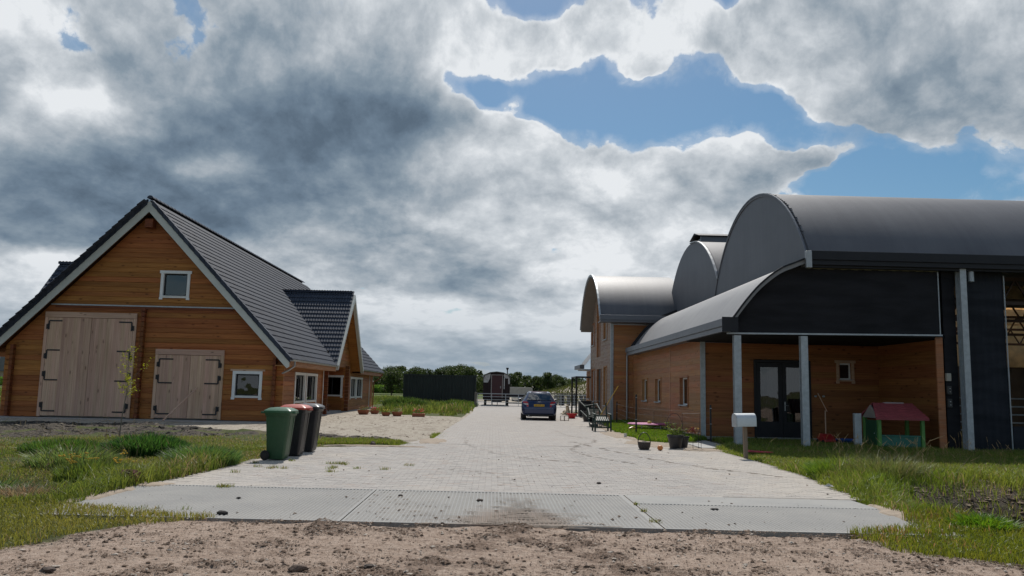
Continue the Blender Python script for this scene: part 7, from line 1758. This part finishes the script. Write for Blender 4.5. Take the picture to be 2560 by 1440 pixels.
# green plastic garden chairs
M['chair_green'] = simple('dark_green_plastic', (0.012, 0.032, 0.026), .6, var=.15, scale=6)
def garden_chair(label, loc, rot):
    t = thing('garden_chair', label, 'garden chair', loc, 0, 'dark green plastic garden chairs'); t.rotation_euler = rot
    m = M['chair_green']
    for s in (-1, 1):
        MB().beam((s * .30, -.25, 0), (s * .30, -.20, .62), .06, .05).build('leg', m, t, bevel=.006); MB().beam((s * .30, .28, 0), (s * .28, .22, .5), .06, .05).build('leg', m, t, bevel=.006)
        MB().beam((s * .30, -.26, .63), (s * .29, .30, .66), .06, .035).build('arm_rest', m, t, bevel=.006); MB().beam((s * .24, .20, .40), (s * .24, .42, 1.05), .045, .04).build('back_post', m, t, bevel=.006)
    MB().box((-.28, -.26, .34), (.28, -.22, .41)).build('front_rail', m, t, bevel=.005); MB().box((-.28, -.25, .12), (.28, -.22, .17)).build('stretcher', m, t, bevel=.005)
    for i in range(7):
        x = -.24 + .08 * i
        MB().beam((x, -.24, .36), (x * .92, .24, .56), .045, .02).build('seat_slat', m, t)
        if i < 6: MB().box((x + .025, -.245, .17), (x + .05, -.225, .34)).build('apron_bar', m, t)
    MB().beam((-.26, .23, .57), (.26, .23, .57), .05, .05).build('seat_rail', m, t, bevel=.005); return t
garden_chair('dark green slatted garden chair standing at the lawn edge', (4.12, 30.6, 0), (0, 0, R(4)))
garden_chair('dark green garden chair tipped over on its back by the black tub', (4.35, 34.0, 0.30), (R(-18), R(52), R(80)))
# tubs and buckets
def tub(name, label, loc, r0, r1, h, mat, cat='bucket', hnd=True):
    t = thing(name, label, cat, loc); MB().lathe([(0, 0), (r0, 0), (r1, h - .03), (r1 + .02, h - .03), (r1 + .02, h), (r1 - .015, h), (r0 - .01, .02), (0, .02)], 20).build('tub', mat, t, smooth=True)
    if hnd:
        for s in (-1, 1): MB().tube([(s * r1, -.07, h - .05), (s * (r1 + .05), -.06, h), (s * (r1 + .05), .06, h), (s * r1, .07, h - .05)], .012, 6).build('handle', mat, t)
    return t
tub('red_bucket', 'bright red flexible bucket in front of the resting dog', (4.25, 43.6, 0), .17, .24, .28, simple('red_plastic', (0.60, 0.012, 0.020), .4))
tub('black_tub', 'large black tub between the red bucket and the bicycle', (4.72, 39.9, 0), .25, .33, .50, M['black_plastic'], 'tub')
tub('green_bucket', 'bright green bucket behind the tipped garden chair', (5.05, 43.0, 0), .16, .22, .27, simple('green_plastic', (0.01, 0.22, 0.055), .4))
# wire crate
wc = thing('wire_rack', 'low rusty wire rack on the sand beside the rear wheel of the car', 'rack', (3.55, 40.1, 0))
mb = MB()
for x in (-.2, -.02, .0, .2):
    for y in (-.12, .12): mb.tube([(x, y, 0), (x, y, .24)], .008, 4)
for z in (.02, .24):
    mb.tube([(-.2, -.12, z), (.2, -.12, z), (.2, .12, z), (-.2, .12, z), (-.2, -.12, z)], .008, 4)
mb.build('frame', simple('rusty_wire', (0.14, 0.09, 0.06), .7), wc)
# bicycle
bc = thing('bicycle', 'black bicycle leaning among the garden things at the barn wall', 'bicycle', (5.15, 41.2, 0), R(72))
for x in (-.53, .53):
    w = MB().tube([(x + .33 * math.cos(a), 0, .34 + .33 * math.sin(a)) for a in [6.2832 * k / 24 for k in range(25)]], .017, 6, caps=False).build('wheel', M['rubber'], bc)
    mb = MB(); [mb.tube([(x, 0, .34), (x + .31 * math.cos(k * .524), 0, .34 + .31 * math.sin(k * .524))], .0025, 3, caps=False) for k in range(12)]; mb.build('spokes', M['zinc'], w)
mb = MB()
for p, q in (((-.53, 0, .34), (-.13, 0, .30)), ((-.13, 0, .30), (-.2, 0, .82)), ((-.2, 0, .75), (-.53, 0, .34)), ((-.18, 0, .72), (.34, 0, .80)), ((-.13, 0, .30), (.36, 0, .68)), ((.33, 0, .92), (.53, 0, .34))): mb.tube([p, q], .017, 7)
mb.build('frame', M['black_iron'], bc)
MB().loft([[(x, y * s, .86 + z) for y, z in ((-.07, 0), (.07, 0), (.05, .04), (-.05, .04))] for x, s in ((-.36, 1.2), (-.2, .9), (-.08, .3))]).build('saddle', M['rubber'], bc, bevel=.01)
MB().tube([(.22, -.27, .98), (.33, -.12, 1.0), (.33, 0, .97), (.33, .12, 1.0), (.22, .27, .98)], .012, 7).build('handlebar', M['zinc'], bc)
MB().tube([(-.13, -.06, .3), (-.13, .06, .3)], .09, 14).build('chainset', M['zinc'], bc)
# broom, box, orange ball
br = thing('broom', 'broom with a yellow handle leaning on the green garden chair', 'broom', (4.3, 32.3, 0))
MB().tube([(.0, 0, .55), (.72, .1, 1.72)], .016, 7).build('handle', simple('yellow_handle', (0.50, 0.30, 0.02), .45), br); MB().tube([(-.22, 0, .2), (.0, 0, .55)], .016, 7).build('lower_handle', M['galv'], br); MB().box((-.4, -.08, .05), (-.1, .08, .2)).build('bristles', M['black_iron'], br, bevel=.02)
crt = thing('wooden_crate', 'pale wooden crate behind the green garden chair', 'crate', (4.75, 34.8, 0))
for z in (.28, .42): 
    for y in (-.2, .18): MB().box((-.32, y, z), (.32, y + .02, z + .10)).build('slat', M['raw_trim'], crt)
for x in (-.32, .29):
    for y in (-.178, .15): MB().box((x, y, 0), (x + .03, y + .028, .52)).build('leg', M['raw_trim'], crt)
MB().box((-.3, -.17, .27), (.3, .15, .279)).build('floor', M['raw_trim'], crt)
ob = MB().lathe([(.10 * math.cos(a), .10 + .10 * math.sin(a)) for a in [-math.pi / 2 + math.pi * k / 10 for k in range(11)]], 14).build('play_ball', simple('ball_orange', (0.60, 0.09, 0.02), .4), None, smooth=True); ob.location = (4.58, 34.8, .50); tag(ob, 'orange ball on the wooden crate behind the green chair', 'ball')
# black frame by the barn corner, and a black cabinet
pg = thing('black_canopy_frame', 'black steel canopy frame against the far corner of the barn', 'frame', (4.95, 48.2, 0))
MB().box((-.05, -.05, 0), (.05, .05, 2.36)).build('post', M['black_iron'], pg); MB().box((.05, -.05, 2.26), (.86, .05, 2.36)).build('beam', M['black_iron'], pg); MB().box((-.05, .05, 2.27), (.05, 2.6, 2.35)).build('beam', M['black_iron'], pg); MB().box((-.05, 2.6, 0), (.05, 2.7, 2.36)).build('post', M['black_iron'], pg)
cab = thing('black_cabinet', 'black storage box under the canopy frame', 'box', (5.35, 47.2, 0)); MB().box((-.36, -.3, .04), (.36, .3, .86)).build('body', M['black_plastic'], cab, bevel=.02); MB().box((-.38, -.32, .865), (.38, .32, .92)).build('lid', M['black_plastic'], cab, bevel=.02); MB().box((-.05, -.325, .7), (.05, -.301, .74)).build('handle', M['zinc'], cab)
# ================================================================ dog
def skin(name, joints, edges, radii, mat, parent, sub=2, root=0):
    me = bpy.data.meshes.new(name); me.from_pydata(joints, edges, []); o = bpy.data.objects.new(name, me); C.objects.link(o)
    if parent: o.parent = parent
    md = o.modifiers.new('skin', 'SKIN'); md.use_smooth_shade = True
    if not me.skin_vertices: 
        bpy.context.view_layer.objects.active = o
    for i, v in enumerate(me.skin_vertices[0].data): v.radius = radii[i] if isinstance(radii[i], tuple) else (radii[i], radii[i]); v.use_root = (i == root)
    sb_ = o.modifiers.new('sub', 'SUBSURF'); sb_.levels = sub; sb_.render_levels = sub; me.materials.append(mat); return o
dg = thing('dog', 'cream coloured dog lying on the sand with raised head, facing the camera', 'dog', (4.62, 49.6, 0), R(-35))
fur = simple('cream_fur', (0.50, 0.42, 0.31), .9, var=.2, scale=12, bmp=.01, bscale=60)
J = [(0, 0, .20), (-.25, .25, .20), (-.50, .45, .17), (.0, -.10, .30), (.02, -.16, .46), (.03, -.20, .56), (.03, -.34, .53), (.14, -.25, .10), (.14, -.55, .045), (-.14, -.25, .10), (-.14, -.55, .045), (-.38, .30, .10), (-.30, .08, .05), (-.66, .50, .10), (-.62, .25, .05), (-.75, .62, .06), (-.95, .60, .03)]
E_ = [(0, 1), (1, 2), (0, 3), (3, 4), (4, 5), (5, 6), (0, 7), (7, 8), (0, 9), (9, 10), (2, 11), (11, 12), (2, 13), (13, 14), (2, 15), (15, 16)]
Rr2 = [.17, .17, .16, .13, .10, .115, .055, .06, .035, .06, .035, .08, .04, .08, .04, .045, .02]
try:
    me = bpy.data.meshes.new('body'); me.from_pydata(J, E_, []); o = bpy.data.objects.new('body', me); C.objects.link(o); o.parent = dg
    o.modifiers.new('skin', 'SKIN').use_smooth_shade = True
    if len(me.skin_vertices) == 0: raise RuntimeError('no skin layer')
    for i, v in enumerate(me.skin_vertices[0].data): v.radius = (Rr2[i], Rr2[i]); v.use_root = (i == 0)
    o.modifiers.new('sub', 'SUBSURF').levels = 2; o.modifiers['sub'].render_levels = 2; me.materials.append(fur)
except Exception as ex:
    print('DOG', ex)
dk = simple('dark_nose', (0.02, 0.016, 0.015), .5)
for s in (-1, 1):
    MB().add([(.03 + s * .05, -.19, .64), (.03 + s * .12, -.19, .61), (.03 + s * .10, -.17, .74), (.03 + s * .08, -.215, .63)], [(0, 1, 2), (0, 3, 2), (3, 1, 2), (0, 3, 1)]).build('ear', simple('ear_fur', (0.30, 0.22, 0.15), .9), dg)
    MB().lathe([(0, 0), (.014, .004), (0, .014)], 8, (.03 + s * .05, -.312, .585)).build('eye', dk, dg)
MB().lathe([(0, -.02), (.026, 0), (0, .02)], 8, (.03, -.395, .55)).build('nose', dk, dg)

# ================================================================ porch: playhouse and toys
ph = thing('toy_playhouse', 'plastic toy playhouse with green walls and a dusty red roof on the porch', 'playhouse', (11.75, 23.5, 0), R(0))
g1, g2_ = simple('lime_plastic', (0.085, 0.24, 0.050), .5, var=.15), simple('teal_plastic', (0.02, 0.13, 0.095), .5, var=.15)
rr_ = simple('dusty_red_plastic', (0.27, 0.050, 0.058), .65, var=.2)
for x in (-.66, .60):
    for y in (-.45, .42): MB().box((x - .05, y - .05, 0), (x + .05, y + .05, .92)).build('corner_post', g1, ph, bevel=.012)
MB().box((-.60, -.46, .0), (.545, -.40, .40)).build('front_wall', g2_, ph, bevel=.012); MB().box((-.60, .40, .0), (.545, .46, .40)).build('back_wall', g2_, ph, bevel=.012)
MB().box((.58, -.39, 0), (.62, .36, .40)).build('side_wall', g2_, ph, bevel=.012)
dd_ = MB().box((-.70, -.36, .03), (-.665, .30, .84)).build('door', simple('dark_green_plastic_door', (0.02, 0.09, 0.04), .5), ph, bevel=.012); MB().lathe([(0, 0), (.02, .01), (0, .03)], 8, (-.71, -.26, .45)).build('handle', M['white'], dd_)
MB().box((-.60, -.48, .38), (.545, -.38, .425)).build('counter', g2_, ph, bevel=.01)
rf_ = MB()
e0, e1 = (-.80, .74); 
for sgn in (-1, 1):
    rf_.add([(e0, sgn * .58, .90), (e1, sgn * .58, .90), (.52, sgn * .03, 1.33), (-.62, sgn * .03, 1.33), (e0, sgn * .58, .86), (e1, sgn * .58, .86), (.52, sgn * .03, 1.29), (-.62, sgn * .03, 1.29)], [(0, 1, 2, 3), (4, 7, 6, 5), (0, 4, 5, 1), (1, 5, 6, 2), (3, 7, 4, 0)])
rfo = rf_.build('roof', rr_, ph)
for row in range(6):
    t0, t1 = row / 6, (row + 1) / 6; y0, z0, y1, z1 = -.585 + .55 * t0, .905 + .43 * t0, -.585 + .55 * t1, .905 + .43 * t1
    xa, xb = e0 + .18 * t0, e1 - .22 * t0; k = 12
    for i in range(k):
        a, b = xa + (xb - xa) * i / k + .004, xa + (xb - xa) * (i + 1) / k - .004
        MB().add([(a, y0, z0 + .016), (b, y0, z0 + .016), (b, y1, z1 + .004), (a, y1, z1 + .004), (a, y0, z0 - .002), (b, y0, z0 - .002)], [(0, 1, 2, 3), (4, 5, 1, 0)]).build('shingle', rr_, rfo, fixn=False)
MB().box((-.28, -.06, 1.325), (.28, .06, 1.36)).build('ridge_cap', simple('pale_cap', (0.30, 0.25, 0.25), .6), rfo)
MB().prism([(-.5, .90), (.5, .90), (0, 1.27)], 'x', -.70, -.66).build('gable', simple('cream_gable', (0.30, 0.27, 0.24), .6), ph)
rt = thing('toy_car', 'faded red plastic toy car in the grass on the porch', 'toy', (10.2, 24.6, 0)); MB().loft([[(x, y, z) for x, z in ((-.18, .10), (.18, .10), (.17, h), (-.17, h))] for y, h in ((-.3, .2), (-.1, .34), (.15, .36), (.3, .25))]).build('body', simple('faded_red', (0.33, 0.02, 0.02), .5), rt, bevel=.03)
for x in (-.17, .17):
    for y in (-.2, .2): MB().tube([(x - .03, y, .09), (x + .03, y, .09)], .09, 12).build('wheel', M['rubber'], rt)
sbx = thing('toy_sandbox', 'shallow blue plastic tray beside the red toy car', 'sandbox', (10.95, 24.9, 0)); MB().lathe([(0, .02), (.34, .02), (.42, .16), (.45, .17), (.42, .19), (.34, .06), (0, .05)], 20).build('tray', simple('blue_plastic', (0.02, 0.085, 0.30), .5), sbx, smooth=True)
sp_ = thing('steel_stub_post', 'short steel stub post standing in the grass before the porch', 'post', (10.62, 23.4, 0)); MB().box((-.10, -.06, -.1), (.10, .06, 1.02)).build('post', M['galv'], sp_, bevel=.004)
stt = thing('playground_pole', 'thin pale pole with a slanting stick on the porch', 'pole', (10.35, 25.0, 0)); MB().tube([(0, 0, 0), (0, 0, 1.05)], .02, 6).build('pole', M['raw_trim'], stt); MB().tube([(.06, 0, 1.02), (-.22, 0, 1.58)], .012, 6).build('stick', M['raw_trim'], stt)
sw = MB().add([(-.30, -.09, .05), (.36, -.03, .035), (.38, .05, .03), (-.28, .09, .07), (-.30, -.09, .02), (.36, -.03, .01), (.38, .05, .01), (-.28, .09, .03)], [(0, 1, 2, 3), (0, 4, 5, 1), (1, 5, 6, 2), (2, 6, 7, 3), (3, 7, 4, 0)]).build('plastic_board', simple('red_board', (0.42, 0.05, 0.06), .5, var=.4, scale=3), None, bevel=.01); sw.location = (6.62, 20.1, 0.06); tag(sw, 'flat red and white plastic board lying in the grass behind the letter box', 'toy')
for k, (x, y, lab) in enumerate(((7.15, 23.6, 'grey stone block at the foot of the first porch post'), (7.45, 23.9, 'pale broken stone beside the first porch post'), (11.1, 24.1, 'pale stone in the grass left of the playhouse'))): rock('stone_block', lab, (x, y), .16, (0.22, 0.22, 0.21), 30 + k, 'stone', (1, .8, .6))
